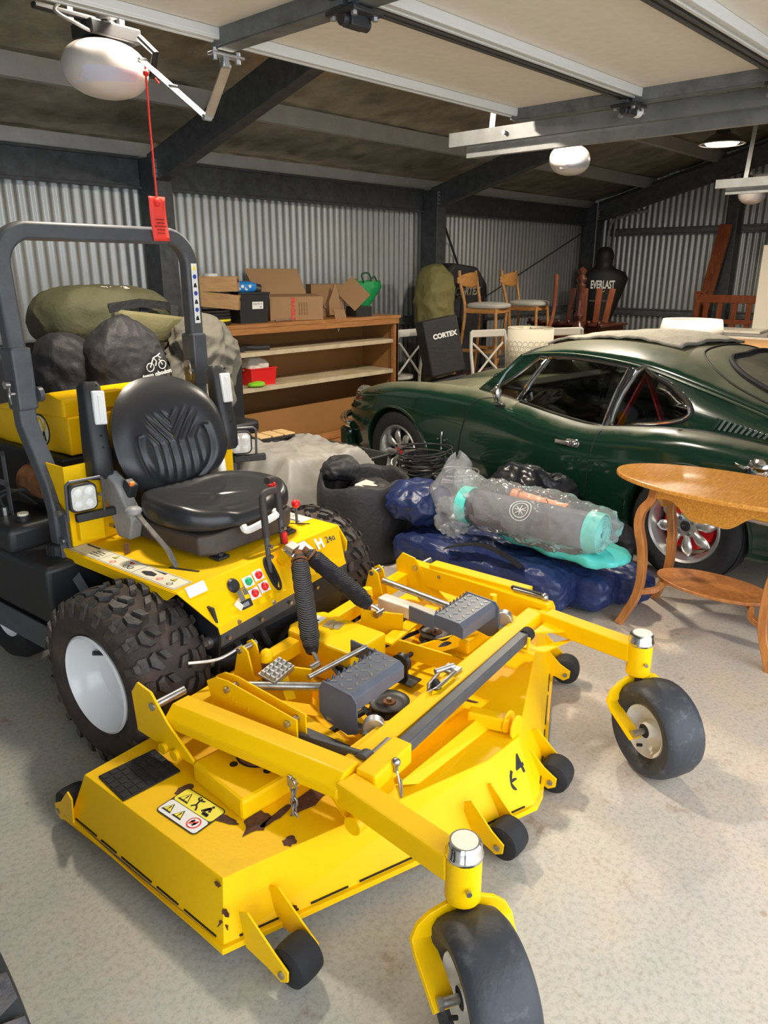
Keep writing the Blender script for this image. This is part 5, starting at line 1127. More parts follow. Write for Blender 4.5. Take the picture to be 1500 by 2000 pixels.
for a_ in (0, 2.1, 4.2): B().bar(M @ V((0, 0, 0)), M @ V((.185*math.cos(a_+.5), .185*math.sin(a_+.5), 0)), .03, .003).out('wheel_spoke', SILV, sw, smooth=0)
B().cyl(M @ V((0, 0, 0)), M @ V((0, 0, -.05)), .03).out('wheel_boss', UPH, sw)
REDB = mat('red_belt_webbing', (.45, .02, .03), .6)
for a_, c_ in ((K(1.66, .30, .97), K(1.56, .22, .66)), (K(1.66, .30, .97), K(1.80, .32, .66))): B().bar(a_, c_, .045, .012, up=(1, 0, 0)).out('red_harness', REDB, bodyc, smooth=0, bevel=.004)
B().box(K(1.05, .8, 1.0), (.02, .16, .05)).tube(spline([K(1.02, .8, 1.05), K(1.04, .8, 1.02)], 2), .005, 6).out('rear_view_mirror', CHR, bodyc, bevel=.01)
# exterior fittings
hx = K(1.455, sidey(1.455, .6), .60)
h_ = B().prism(rrect(.085, .045, .018), -.004, .006, 'z', frame(hx+V((-.03, .0, -.02)), (1, 0, 0), (0, 0, 1)).copy() @ Matrix.Scale(-1, 4, (0, 0, 1))).out('door_handle', CHR, bodyc, bevel=.003, smooth=0)
B().box(hx+V((.07, .012, .0)), (.09, .016, .022)).sph(hx+V((-.0, .014, .0)), .017, 12, (1, .4, 1)).out('handle_lever', CHR, h_, bevel=.005)
mp_ = K(.90, sidey(.90, .74)-.0, .745)
mi = B().bar(mp_, mp_+V((-.01, .045, .035)), .014, .02).out('door_mirror', CHR, bodyc, bevel=.004)
B().sph(mp_+V((-.015, .06, .065)), .055, 20, (.45, .5, 1)).out('mirror_shell', CHR, mi); B().box(mp_+V((0, .02, .0)), (.07, .04, .012), (0, 0, .1)).out('mirror_base', CHR, mi, bevel=.004)
bp0 = K(.462, sidey(.462, .45)-.006, .46)
B().box(bp0, (.014, .012, .105), (0, 0, 0)).sph(bp0+V((0, .0, -.06)), .010, 10).out('bonnet_catch', CHR, bodyc, bevel=.004)
for s_ in (-.03, .03): B().cyl(bp0+V((s_, 0, .0)), bp0+V((s_, .008, 0)), .005, n=8).out('screw', CHR, bodyc)
fx = K(2.42, sidey(2.42, .645)-.004, .645)
fc = B().lathe([(0, .02), (.03, .018), (.04, .010), (.050, .006), (.052, 0)], frame(fx, (1, 0, 0), (0, 0, -1)), 28).out('fuel_filler', CHR, bodyc)
if True:
    B().bar(fx+V((.05, .01, 0)), fx+V((.10, .01, .01)), .02, .015).out('filler_bracket', CHR, fc, bevel=.003)
# bumpers
B().tube(spline([K(-.705, .42, .46), K(-.72, .28, .455), K(-.69, .12, .445), K(-.62, .02, .435), K(-.50, -.035, .425), K(-.44, -.04, .42)], 6), .03, 12, rs=None).out('front_bumper', CHR, bodyc)
B().tube(spline([K(-.72, 1.0, .46), K(-.73, 1.12, .455), K(-.69, 1.3, .445), K(-.60, 1.39, .435)], 6), .03, 12).out('front_bumper', CHR, bodyc)
B().tube(spline([K(2.40, -.03, .44), K(2.65, -.02, .44), K(2.85, .05, .445), K(3.02, .2, .45), K(3.05, .7, .45), K(3.02, 1.2, .45)], 6), .036, 12).out('rear_bumper', CHR, bodyc)
B().box(K(-.60, .25, .30), (.12, .5, .16)).out('front_valance', GP, bodyc, bevel=.03)
B().cyl(K(-.70, MID-.42, .575), K(-.66, MID-.42, .575), .075, n=28).out('headlamp', CHR, bodyc)
# wheels
def cwheel(x, y, out_, rear=False):
    c = K(x, y+.085 if out_ > 0 else y-.085, .29); O = V((0, 1 if out_ > 0 else -1, 0))   # outward = +y local for near side
    M = frame(c, (0, 0, 1), V((0, 0, 1)).cross(O)*-1)
    if (M.to_3x3() @ V((0, 0, 1))).dot(O) < 0: M = frame(c, (0, 0, 1), V((0, 0, 1)).cross(O))
    ty = B().lathe([(.178, .072), (.190, .082), (.225, .090), (.262, .084), (.280, .070), (.288, .055), (.290, 0), (.288, -.055), (.280, -.070), (.262, -.084), (.225, -.09), (.178, -.07)], M, 64, closed=True).out('car_tyre', RUB, car)
    gr = B()
    for l_ in (-.05, -.03, -.01, .01, .03, .05): gr.lathe([(.2905, l_-.004), (.2925, l_-.003), (.2925, l_+.003+.008), (.2905, l_+.012)], M, 64)
    tag(gr.out('tread_rib', RUB, ty), kind='stuff')
    B().lathe([(.176, .070), (.186, .080), (.182, .086), (.172, .080), (.166, .060), (.158, .045), (.152, .02), (.150, -.05)], M, 56).out('alloy_rim', SILV, ty, solid=.003)
    for k in range(8):
        a_ = 2*math.pi*k/8+.2; b = B(); R = []
        for r_, w_, h_ in ((.055, .016, .052), (.075, .022, .060), (.105, .029, .066), (.130, .026, .062), (.150, .012, .050), (.156, .004, .046)):
            ring = [M @ (Matrix.Rotation(a_, 4, 'Z') @ V((r_, w_*math.cos(q), h_-.008+.014*math.sin(q)))) for q in [2*math.pi*j/12 for j in range(12)]]; R.append(ring)
        b.loft(R); b.out('petal_spoke', SILV, ty)
    B().lathe([(0, .056), (.045, .056), (.06, .050), (.066, .035)], M, 32).out('hub_plate', SILV, ty)
    for k in range(4): a_ = 2*math.pi*k/4+.6; q = M @ V((.045*math.cos(a_), .045*math.sin(a_), .055)); q2 = M @ V((.045*math.cos(a_), .045*math.sin(a_), .066)); B().cyl(q, q2, .010, n=6).out('wheel_nut', STL if rear else CHR, ty, smooth=0)
    cp_ = B().lathe([(0, .066), (.022, .065), (.027, .058)], M, 24).out('centre_cap', INK if rear else RED, ty)
    if rear: text('cap_lettering', 'GT6', .016, CHR, cp_, M @ Matrix.Translation((0, 0, .066)) @ Matrix.Rotation(math.pi/2, 4, 'Z') @ Matrix.Rotation(math.pi, 4, 'Z') if 0 else M @ Matrix.Translation((0, 0, .066)) @ Matrix.Rotation(math.pi/2*(-1), 4, 'Z'))
    B().lathe([(0, .02), (.13, .02), (.135, .0), (.135, -.04)], M, 32).out('brake_drum', RED if rear else INK, ty)
    return ty
for x, rr in ((0, False), (2.108, True)):
    cwheel(x, .0, 1, rr); cwheel(x, 2*MID, -1, rr)
# ---- dust sheet folded on the roof
BLNK = mat('grey_felt_sheet', (.33, .31, .26), .9, var=.25, vscale=22, bump=.5, bscale=90)
def blf(u, v):
    x = .93+.86*u+.05*v; s = -.62+1.20*v; p = gtop(min(x, 2.1), s); e = .016+.012*noise.noise(V((u*5, v*6, 0)))+.010*abs(noise.noise(V((u*9, v*3, 4))))
    return car.matrix_basis @ (p+V((0, 0, e)))
bpy.context.view_layer.update()
bl_ = B().grid(blf, 40, 40).out('folded_sheet', BLNK, None, smooth=True, solid=.014); tag(bl_, 'grey felt sheet laid over the green car roof', 'blanket')
# ================================================ oval side table
OAKT = wood('lacewood_top', (.72, .34, .065), (.50, .20, .03), .28, (3, 22, 22), 6, .3)
OAKL = wood('chestnut_wood', (.50, .20, .055), (.36, .125, .03), .35, (10, 10, 1.5), 5, .2)
tb = empty('oval_table', (3.10, .96, 0), 0, 'small oval lacewood side table with curved legs at the right edge', 'table')
b = B(); b.prism([(.245*math.cos(a_), .47*math.sin(a_)) for a_ in [2*math.pi*k/64 for k in range(64)]], .640, .660, 'z'); b.out('table_top', OAKT, tb, smooth=30, bevel=.005, seg=3)
B().prism([(.135*math.cos(a_), .24*math.sin(a_)) for a_ in [2*math.pi*k/48 for k in range(48)]], .205, .220, 'z').out('lower_shelf', OAKL, tb, smooth=30, bevel=.003)
for sx_ in (-1, 1):
    for sy_ in (-1, 1):
        o_ = V((.5, .86*sy_/abs(sy_), 0)); P = []
        for z, r in ((0, 1.24), (.05, 1.16), (.14, 1.03), (.24, .99), (.36, 1.02), (.46, 1.10), (.53, 1.08), (.58, .96), (.64, .93)):
            P.append(V((sx_*.155*(1+(r-1)*.8), sy_*.255*r, z)))
        pts = spline(P, 5); B().tube(pts, .02, sq=True, rs=[(.017, .019)]*len(pts), up=(1, 0, 0)).out('leg', OAKL, tb, smooth=40, bevel=.003)
        q0_ = V((sx_*.150, sy_*.250, .16)); B().tube(spline([q0_, q0_*.80+V((0, 0, .045)), V((sx_*.075, sy_*.18, .195)), V((sx_*.05, sy_*.15, .203))], 5), .011, sq=True, rs=[(.010, .012)]*16).out('shelf_bracket', OAKL, tb, smooth=40, bevel=.002)
def apron(a, c_, nm='apron'):
    a, c_ = V(a), V(c_); d = c_-a; n = 40
    R = []
    for k in range(n+1):
        t = k/n; zb = .545+.045*math.cos(2*math.pi*(t-.5)*1)*-1 if 0 else .560-.040*math.cos((t-.5)*2*math.pi)*1.0+.02*math.cos((t-.5)*6*math.pi)*.5
        p = a+d*t; R.append([V((p.x, p.y, .640)), V((p.x, p.y, zb))])
    return B().loft(R, closed=False, caps=False).out(nm, OAKT, tb, smooth=0, solid=.014)
for sx_ in (-1, 1): apron((sx_*.150, -.235, 0), (sx_*.150, .235, 0))
for sy_ in (-1, 1): apron((-.14, sy_*.24, 0), (.14, sy_*.24, 0))
# ================================================ bags on the floor
NAVY = mat('navy_nylon', (.018, .034, .125), .38, var=.35, vscale=5, bump=.5, bscale=24, spec=.5)
BNYL = mat('black_nylon', (.016, .016, .018), .55, var=.3, vscale=8, bump=.5, bscale=30)
BCAN = mat('charcoal_canvas', (.028, .028, .032), .6, var=.3, vscale=8, bump=.4, bscale=40)
def sausage(a, c_, r, seed, nm, m, lab, cat, grp=None, flat=.85, tie=True):
    a, c_ = V(a), V(c_); L_ = (c_-a).length; ctr = (a+c_)/2; rz = math.atan2((c_-a).y, (c_-a).x); tl_ = -math.asin((c_-a).z/L_)
    b = blob((0, 0, 0), (L_/2, r, r*flat), p=4.2, amp=.015, fs=14, seed=seed, n=6)
    o = empty(nm, (ctr.x, ctr.y, 0), 0, lab, cat, grp); M = Matrix.Translation((0, 0, ctr.z)) @ Euler((0, tl_, rz)).to_matrix().to_4x4()
    bmesh.ops.transform(b.bm, matrix=M, verts=b.bm.verts)
    for v in b.bm.verts: v.co.z = max(.006, v.co.z)
    b.out('bag_body', m, o, smooth=True); return o, M
g_ = 'navy nylon carry bags lying on the floor'
o, M = sausage((2.74, 2.42, .13), (2.79, 1.46, .13), .135, 1, 'tent_bag', NAVY, 'navy nylon tent bag nearest the mower deck, with black straps', 'bag', g_)
for k, (p0, p1) in enumerate((((-.28, .13, .12), (.16, .13, .12)), ((-.1, -.14, .10), (.3, -.12, .10)))):
    pts = [M @ (V(p0).lerp(V(p1), t)+V((0, .0, .06*math.sin(math.pi*t)+.012))) for t in [i/12 for i in range(13)]]
    B().tube(pts, .02, sq=True, rs=[(.02, .0025)]*13, up=(0, 0, 1)).out('carry_strap', BNYL, o, smooth=30)
o, M = sausage((3.00, 2.42, .12), (2.96, 1.34, .105), .115, 2, 'tent_bag', NAVY, 'navy nylon tent bag second from the mower, under the plastic-wrapped mats', 'bag', g_)
o, M = sausage((3.25, 2.25, .11), (3.10, 1.24, .10), .105, 3, 'tent_bag', NAVY, 'smaller navy nylon bag farthest from the mower, beside the oval table leg', 'bag', g_)
bb = blob((0, 0, .27), (.16, .17, .09), amp=.03, fs=9, seed=8, n=5).out('bag_body', NAVY, None, smooth=True); bb.location = (2.80, 2.36, .09); bb.name = 'duffel_bag'; tag(bb, 'rumpled navy duffel end heaped on the long tent bags beside the black basket', 'bag')
blk = empty('black_sack', (3.36, 2.02, 0), 0, 'glossy black sack slumped behind the plastic-wrapped mats', 'bag')
BGL = mat('glossy_black_sheet', (.012, .013, .018), .28, bump=.5, bscale=20)
blob((0, 0, .33), (.17, .22, .17), p=2.4, amp=.045, fs=9, seed=11, n=5).out('sack_body', BGL, blk, smooth=True); B().tube([V((-.05, .0, .45)), V((.02, -.1, .47)), V((.08, -.14, .40))], .015, sq=True, rs=[(.015, .003)]*3).out('strap', BNYL, blk)
blk2 = blob((0, 0, .15), (.07, .20, .15), amp=.02, fs=9, seed=12, n=5, zmin=.005).out('black_bag', BNYL, None, smooth=True); blk2.location = (3.42, 1.66, .0); tag(blk2, 'black cloth bag lying in front of the rear car wheel', 'bag')
# rolled sun mats in clear plastic
MATG = mat('dark_grey_foam_mat', (.10, .10, .12), .6, bump=.2); TEAL = mat('turquoise_nylon', (.10, .62, .56), .45, bump=.3, bscale=30)
rm = empty('rolled_mat', (2.86, 1.72, 0), 0, 'rolled grey mat with turquoise edging wrapped in clear plastic on the navy bags', 'mat')
A_ = V((-.08, .33, .42)); C_ = V((-.02, -.36, .42)); d = (C_-A_).normalized()
M = frame(A_, V((0, 0, 1)), d.cross(V((0, 0, 1)))); 
if (M.to_3x3() @ V((0, 0, 1))).dot(d) < 0: M = frame(A_, V((0, 0, 1)), -d.cross(V((0, 0, 1))))
Lm = (C_-A_).length
B().cyl(M @ V((0, 0, .02)), M @ V((0, 0, Lm-.02)), .082, n=40).out('mat_roll', MATG, rm)
for z in (0, Lm): 
    sp_ = [M @ V(((.082-.0105*k/16)*math.cos(2*math.pi*k/16), (.082-.0105*k/16)*math.sin(2*math.pi*k/16), z)) for k in range(0, 100)]
    B().tube(sp_, .005, 6).out('coiled_edge', TEAL, rm)
for z0, z1 in ((-.005, .05), (Lm-.06, Lm+.005)): B().lathe([(.083, z0), (.089, z0), (.089, z1), (.083, z1)], M, 40, closed=True).out('edge_binding', TEAL, rm)
ring = B(); EM = M @ Matrix.Translation((0, 0, Lm*.48))
def onroll(u, v): # u along axis, v around; facing up-left
    a_ = math.radians(150)+v/.083; return EM @ V((.0845*math.cos(a_), .0845*math.sin(a_), u))
# find the angle facing the camera
best = min(range(0, 360, 5), key=lambda k: -(((EM.to_3x3() @ V((math.cos(math.radians(k)), math.sin(math.radians(k)), 0))).dot(V((-.70, -.35, .62))))))
def onroll(u, v, r=.0845):
    a_ = math.radians(best)+v/.083; return EM @ V((r*math.cos(a_), r*math.sin(a_), u))
for rr in (.050, .036): B().tube([onroll(rr*math.cos(t), rr*math.sin(t)) for t in [2*math.pi*k/40 for k in range(40)]], .0022, 6, closed=True).out('round_logo', WDEC, rm)
for a0, a1 in (((-.02, .02), (.022, -.014)), ((-.022, -.014), (.02, .02)), ((-.028, .0), (.028, .0)), ((0, .024), (0, -.024))): B().tube([onroll(a0[0]+(a1[0]-a0[0])*k/6, a0[1]+(a1[1]-a0[1])*k/6) for k in range(7)], .002, 6).out('logo_line', WDEC, rm)
tb2 = blob((0, 0, 0), (.12, .32, .028), p=3, amp=.02, fs=8, seed=21, n=5).out('beach_mat', TEAL, None, smooth=True); tb2.location = (2.92, 1.60, .30); tb2.rotation_euler = (.02, 0, -.05); tag(tb2, 'folded turquoise mat under the wrapped roll, on the navy bags', 'mat')
# clear crumpled plastic
PLA = bpy.data.materials.new('clear_plastic_film'); PLA.use_nodes = True; nt = PLA.node_tree; N = nt.nodes; L = nt.links; N.clear()
o_ = N.new('ShaderNodeOutputMaterial'); t_ = N.new('ShaderNodeBsdfTransparent'); g_l = N.new('ShaderNodeBsdfGlossy'); g_l.inputs[1].default_value = .16; df = N.new('ShaderNodeBsdfTranslucent'); df.inputs[0].default_value = (.85, .88, .9, 1); dd = N.new('ShaderNodeBsdfDiffuse'); dd.inputs[0].default_value = (.85, .87, .9, 1)
tc_ = N.new('ShaderNodeTexCoord'); n1 = N.new('ShaderNodeTexNoise'); n1.noise_type = 'RIDGED_MULTIFRACTAL'; n1.inputs['Scale'].default_value = 9; n1.inputs['Detail'].default_value = 4; n1.inputs['Distortion'].default_value = .5; n1.normalize = True; L.new(tc_.outputs['Object'], n1.inputs['Vector'])
r1 = N.new('ShaderNodeValToRGB'); r1.color_ramp.elements[0].position = .50; r1.color_ramp.elements[0].color = (.24, .24, .24, 1); r1.color_ramp.elements[1].position = .60; r1.color_ramp.elements[1].color = (.75, .75, .75, 1); L.new(n1.outputs['Fac'], r1.inputs[0])
m1 = N.new('ShaderNodeMixShader'); L.new(r1.outputs[0], m1.inputs[0]); L.new(t_.outputs[0], m1.inputs[1]); m0 = N.new('ShaderNodeMixShader'); L.new(df.outputs[0], m0.inputs[1]); L.new(dd.outputs[0], m0.inputs[2]); L.new(m0.outputs[0], m1.inputs[2])
fr2 = N.new('ShaderNodeLayerWeight'); fr2.inputs[0].default_value = .12; m2 = N.new('ShaderNodeMixShader'); L.new(fr2.outputs['Fresnel'], m2.inputs[0]); L.new(m1.outputs[0], m2.inputs[1]); L.new(g_l.outputs[0], m2.inputs[2]); L.new(m2.outputs[0], o_.inputs[0])
bp_ = N.new('ShaderNodeBump'); bp_.inputs['Strength'].default_value = .5; bp_.inputs['Distance'].default_value = .01; L.new(n1.outputs['Fac'], bp_.inputs['Height']); L.new(bp_.outputs[0], g_l.inputs['Normal'])
pb = blob((0, 0, 0), (.125, .42, .112), p=2.8, amp=.024, fs=16, seed=31, n=6)
for v in pb.bm.verts:
    if v.co.y > .25: k = (v.co.y-.25)/.25; v.co.z += k*.10; v.co.x *= 1-.2*k
p_ = pb.out('film_wrap', PLA, rm, smooth=True); p_.location = (-.05, -.02, .44)
tl2 = B()   # twisted open end of the bag standing up at the far-left end
R = []
for k in range(15):
    t = k/14; c = V((-.06+.10*t, .36+.13*t+.03*math.sin(t*5), .40+.22*t**.8)); r0 = .125*(1-t)**.6+.022+.03*math.sin(t*9)*(1-t)
    R.append([c+V((r0*math.cos(a_)*(1+.25*noise.noise(V((a_*1.3, t*5, 3)))), .8*r0*math.sin(a_)*(1+.35*noise.noise(V((a_*2, t*6, 7)))), .02*math.sin(a_*3))) for a_ in [2*math.pi*j/28 for j in range(28)]])
tl2.loft(R, caps=False); tl2.out('film_end', PLA, rm, smooth=True)
tl3 = blob((-.12, .36, .37), (.08, .10, .09), p=2.3, amp=.04, fs=16, seed=35, n=5).out('film_end', PLA, rm, smooth=True)
orr = empty('orange_torch', (3.02, 1.80, .40), 0, 'orange plastic torch tucked beside the wrapped mat', 'torch')
B().cyl((0, .10, .04), (.02, -.14, .02), .026, n=20).out('torch_body', ORG, orr); B().cyl((-.002, .13, .043), (0, .09, .04), .034, n=20).out('torch_head', ORG, orr, bevel=.003); B().cyl((.02, -.14, .02), (.022, -.16, .018), .030, n=20).out('end_cap', ORG, orr, bevel=.003)
# ================================================ black fabric basket
fb = empty('fabric_basket', (2.78, 2.72, 0), 0, 'large black soft fabric basket with folded rim beside the mower tyre', 'basket')
b = B(); R = []
for z, r in ((.01, .24), (.05, .25), (.15, .262), (.28, .268), (.38, .262), (.43, .25), (.44, .235), (.41, .225), (.30, .22), (.2, .21)):
    ring = []
    for k in range(64):
        a_ = 2*math.pi*k/64; q = r*(1+.05*noise.noise(V((math.cos(a_)*2, math.sin(a_)*2, z*4)))+.03*noise.noise(V((math.cos(a_)*6, math.sin(a_)*6, z*7)))); zz = z+(.06*noise.noise(V((math.cos(a_)*1.6, math.sin(a_)*1.6, 5))) if z > .2 else 0)
        ring.append(V((q*math.cos(a_), q*math.sin(a_)*.95, max(.005, zz))))
    R.append(ring)
b.loft(R, caps=False); b.out('basket_wall', BCAN, fb, smooth=True)
blob((0, .0, .28), (.2, .19, .10), amp=.035, fs=9, seed=41, n=5).out('liner_cloth', BCAN, fb, smooth=True)
blob((-.08, .13, .46), (.09, .10, .06), p=2.2, amp=.03, fs=12, seed=43, n=4).out('folded_rim_cloth', BCAN, fb, smooth=True)
B().box((.0, -.02, .385), (.16, .09, .02), (.2, .1, .4)).out('paper', DWHT, fb, bevel=.003)
# ================================================ dust-sheeted box
TARP = mat('dusty_grey_tarp', (.34, .32, .285), .55, col2=(.24, .235, .22), vscale=3, bump=.35, bscale=14)
def tf(u, v):
    x = -.47+.94*u; y = -.46+.90*v
    e = max(0, max(abs(x)/.46, abs(y)/.43)-.62)/.38
    z = .50-.10*(x+.6)*.4-.33*min(1, e)**1.5
    if y < -.1: z -= .10*(-y-.1)
    z += .028*noise.noise(V((x*5, y*5, 2)))+.012*(1-abs(noise.noise(V((x*11, y*9, 6))))*3)-.02*abs(noise.noise(V((x*3, y*14, 1))))
    if y < -.38: z = max(.08, z-.05)
    return V((x, y, max(.12, z)))
tp = empty('dust_sheet', (2.88, 3.42, 0), .06, 'dusty grey plastic sheet draped over a crate behind the mower seat', 'sheet')
B().grid(tf, 90, 70).out('sheet_cloth', TARP, tp, smooth=True, solid=.003)
cr = empty('covered_crate', (2.88, 3.42, 0), .06, 'crate hidden under the dusty grey sheet', 'crate')
B().box((0, 0, .06), (.80, .74, .10)).out('crate_body', DARK, cr, bevel=.01)
GR = mat('tan_grid_plate', (.62, .42, .20), .5)
gpt = empty('tan_grid_plate', (2.92, 3.68, .50), -.1, 'tan six-cell grid plate lying on the dusty sheet', 'plate')
bb_ = B().prism([(-.14, -.05), (-.11, -.085), (.12, -.085), (.16, 0), (.12, .085), (-.11, .085), (-.15, .03)], -.012, .0, 'z').out('plate_rim', BLK, gpt, smooth=0)
for i in range(3):
    for j in range(2): B().box((-.09+.09*i, -.04+.08*j, .004), (.078, .07, .012)).out('cell', GR, gpt, bevel=.004, smooth=0)
tubg = empty('grey_tub', (3.50, 3.62, 0), 0, 'dark grey plastic tub with rolled rim between sheet and car tyre', 'tub')
b = B(); R = [[V((w_*sx_, h2*sy_, z)) for sx_, sy_ in ((-1, -1), (1, -1), (1, 1), (-1, 1))] for w_, h2, z in ((.10, .26, .01), (.125, .30, .30), (.14, .315, .30), (.14, .315, .315), (.12, .295, .315), (.09, .25, .03))]
b.loft(R, caps=False); b.out('tub_shell', mat('grey_tub_plastic', (.06, .065, .06), .5), tubg, smooth=0, bevel=.02, seg=4)
# yellow cable coil behind
YC = mat('yellow_cable', (.80, .66, .03), .5)
ycl = B(); random.seed(5); pts = []
for k in range(260):
    a_ = k*.30; r = .20+.05*math.sin(k*.11)+.02*math.sin(k*.7); pts.append(V((r*math.cos(a_)*1.3, r*math.sin(a_)*.8, .08+.06*math.sin(k*.17)+.02*math.sin(a_*2))))
ycl.tube(pts, .008, 6); yo = ycl.out('yellow_cable', YC, None); yo.location = (3.05, 4.56, .22); tag(yo, 'tangled yellow extension cable on the floor before the shelves', 'cable')
tag(B().box((3.05, 4.56, .11), (.5, .36, .19)).out('carton', mat('brown_carton', (.30, .17, .07), .8), None, bevel=.01), 'low brown carton under the yellow cable before the shelves', 'box')
# ================================================ wet vacuum, cables
vc = empty('wet_vacuum', (3.32, 2.78, 0), 0, 'black drum vacuum cleaner with hose and cables coiled on its lid', 'vacuum')
B().lathe([(0, .0), (.13, 0), (.14, .02), (.145, .20), (.15, .21), (.15, .225), (.14, .235), (0, .24)], None, 40).out('drum', BLK, vc)
B().lathe([(.14, .235), (.12, .30), (.08, .33), (.07, .36), (.03, .38), (0, .38)], None, 32).out('motor_head', BLK, vc)
random.seed(3)
for i in range(3):
    pts = []
    for k in range(90): a_ = k*.28; r = .10+.05*random.random()*.2+.03*i; pts.append(V((.02*i+r*math.cos(a_+i), r*math.sin(a_+i), .345+.03*i+.0009*k+.012*math.sin(k*.4+i))))
    B().tube(pts, .0055, 6).out('power_cable', RUB, vc)
hp = spline([V((-.12, .10, .30)), V((-.22, .12, .30)), V((-.24, 0, .28)), V((-.16, -.12, .30)), V((-.05, -.15, .28))], 8); B().tube(hp, .024, 14, rs=[.024+.002*(k % 2) for k in range(len(hp))]).out('suction_hose', BLK, vc)
B().cyl((-.12, -.10, .32), (-.23, -.06, .27), .024, .016, n=16).out('clear_nozzle', GPL, vc)
cb = B(); pts = []
for k in range(120): a_ = k*.26; r = .14+.025*math.sin(k*.13); pts.append(V((r*math.cos(a_), r*math.sin(a_)*.8, .36+.02*math.sin(k*.2))))
o = cb.tube(pts, .006, 6).out('grey_cable', GPL, None); o.location = (3.47, 2.62, -.04); tag(o, 'loop of grey cable lying on the dark box beside the green car door', 'cable')
tag(B().box((3.47, 2.62, .15), (.20, .20, .30)).out('dark_carton', DARK, None, bevel=.01), 'dark box under the grey cable loop, right of the vacuum', 'box')
bx = B(); 
pts = [V((.12*math.sin(k*.9)+.02*math.sin(k*2.3), .18*math.cos(k*.37), .06+.05*abs(math.sin(k*.5)))) for k in range(60)]; o = bx.tube(spline(pts, 3), .004, 6).out('thin_cables', RUB, None); o.location = (3.14, 2.58, 0); tag(o, 'tangle of thin black cables on the floor behind the basket', 'cable')
o = empty('power_strip', (3.08, 2.42, 0), .4, 'white and green power board among the thin cables', 'power board'); B().box((0, 0, .20), (.07, .22, .04)).out('strip_body', WPL, o, bevel=.006); B().box((.0, -.13, .20), (.05, .04, .03)).out('green_plug', GRN, o, bevel=.004); B().box((0, 0, .09), (.1, .2, .18)).out('stand_block', DARK, o)
# ================================================ seats and bags behind the mower, at left
KH = mat('khaki_canvas', (.085, .085, .042), .8, var=.25, vscale=5, bump=.3, bscale=60); KHL = mat('light_khaki_panel', (.20, .18, .085), .75, var=.2, vscale=6, bump=.3, bscale=50)
BRN = mat('brown_leatherette', (.085, .055, .045), .6, bump=.2); GJ = mat('grey_taupe_cloth', (.17, .16, .13), .8, bump=.4, bscale=25, var=.2, vscale=6)
def vseat(x, y, rz, m, lab, w_=.46, h_=1.12, g='spare vehicle seats behind the mower'):
    o = empty('vehicle_seat', (x, y, 0), rz, lab, 'seat', g)
    B().box((0, 0, .42), (w_, .5, .18)).out('seat_cushion', m, o, bevel=.06, seg=4); B().box((0, .26, .82), (w_, .14, h_-.52), (-.12, 0, 0)).out('seat_back', m, o, bevel=.06, seg=4)
    B().box((0, .05, .17), (w_*.8, .45, .33)).out('seat_base', DARK, o, bevel=.02); return o
vseat(1.86, 3.95, 0, BRN, 'brown vehicle seat back behind the yellow hood, left of the black bags')
vseat(2.36, 3.97, 0, BRN, 'brown vehicle seat buried under the khaki bag and black sacks')
vseat(1.29, 3.9, 0, BLK, 'black vehicle seat at the left edge behind the roll bar', .62, 1.08)
kb = empty('khaki_bag', (2.04, 4.02, 0), 0, 'huge khaki canvas gear bag with dark trim on top of the brown seats', 'bag')
kk = blob((0, 0, 1.25), (.37, .30, .165), p=2.9, amp=.02, fs=5, seed=51, n=6); kk.out('bag_body', KH, kb, smooth=True)
B().grid(lambda u, v: V((-.10+.42*u+.04*v, -.285-.035*math.sin(v*2)-.03*math.sin(math.pi*u), 1.12+.18*v-.06*u*v)), 10, 8).out('light_panel', KHL, kb, smooth=True, solid=.01)
for x in (-.10, .06, .24): B().tube([V((x-.01, -.33, 1.10)), V((x+.01, -.335, 1.2)), V((x+.03, -.31, 1.31))], .02, sq=True, rs=[(.024, .004)]*3, up=(0, 1, 0)).out('webbing_strap', BNYL, kb)
B().tube([V((-.11, -.315, 1.31)), V((.06, -.33, 1.33)), V((.22, -.325, 1.31)), V((.34, -.25, 1.25))], .02, sq=True, rs=[(.022, .004)]*4, up=(0, 1, 0)).out('webbing_strap', BNYL, kb)
text('bag_lettering', 'BURKE', .05, WDEC, kb, frame((.02, -.16, 1.405), (1, 0, -.02), (0, .9, .25)), bold=.001)
o = blob((0, 0, 0), (.15, .13, .20), p=2.6, amp=.03, fs=9, seed=55, n=5).out('black_sack', BCAN, None, smooth=True); o.location = (1.64, 3.62, .98); tag(o, 'black cloth sack between the brown seats and the drawstring bag', 'bag')
ds = empty('drawstring_bag', (1.86, 3.46, .05), 0, 'black drawstring bag with white cyclist print behind the mower seat', 'bag')
d_ = blob((0, 0, 1.0), (.20, .12, .24), p=2.8, amp=.022, fs=7, seed=57, n=6)
for v in d_.bm.verts:
    if v.co.z > 1.1: k = (v.co.z-1.1)/.15; v.co.x *= 1-.45*min(1, k); v.co.y *= 1-.3*min(1, k)
d_.out('bag_body', BCAN, ds, smooth=True)
TMd = frame((.074, -.150, 1.022), (1, .05, .12), (0, -.05, 1))
text('bag_lettering', 'team obodon', .030, WDEC, ds, TMd @ Matrix.Translation((0, -.060, 0)), bold=.0012)
for cx in (-.034, .034): B().tube([TMd @ V((cx+.020*math.cos(t), -.022+.020*math.sin(t), .003)) for t in [2*math.pi*k/24 for k in range(24)]], .0022, 6, closed=True).out('cyclist_print', WDEC, ds)
for P in (((-.034, -.022), (-.01, .02), (.014, .026), (.03, .012)), ((-.01, .02), (.004, .0), (-.004, -.02)), ((.02, .008), (.034, -.022)), ((.014, .026), (.03, .034))): B().tube([TMd @ V((a_, c_, .003)) for a_, c_ in P], .003, 6).out('cyclist_print', WDEC, ds)
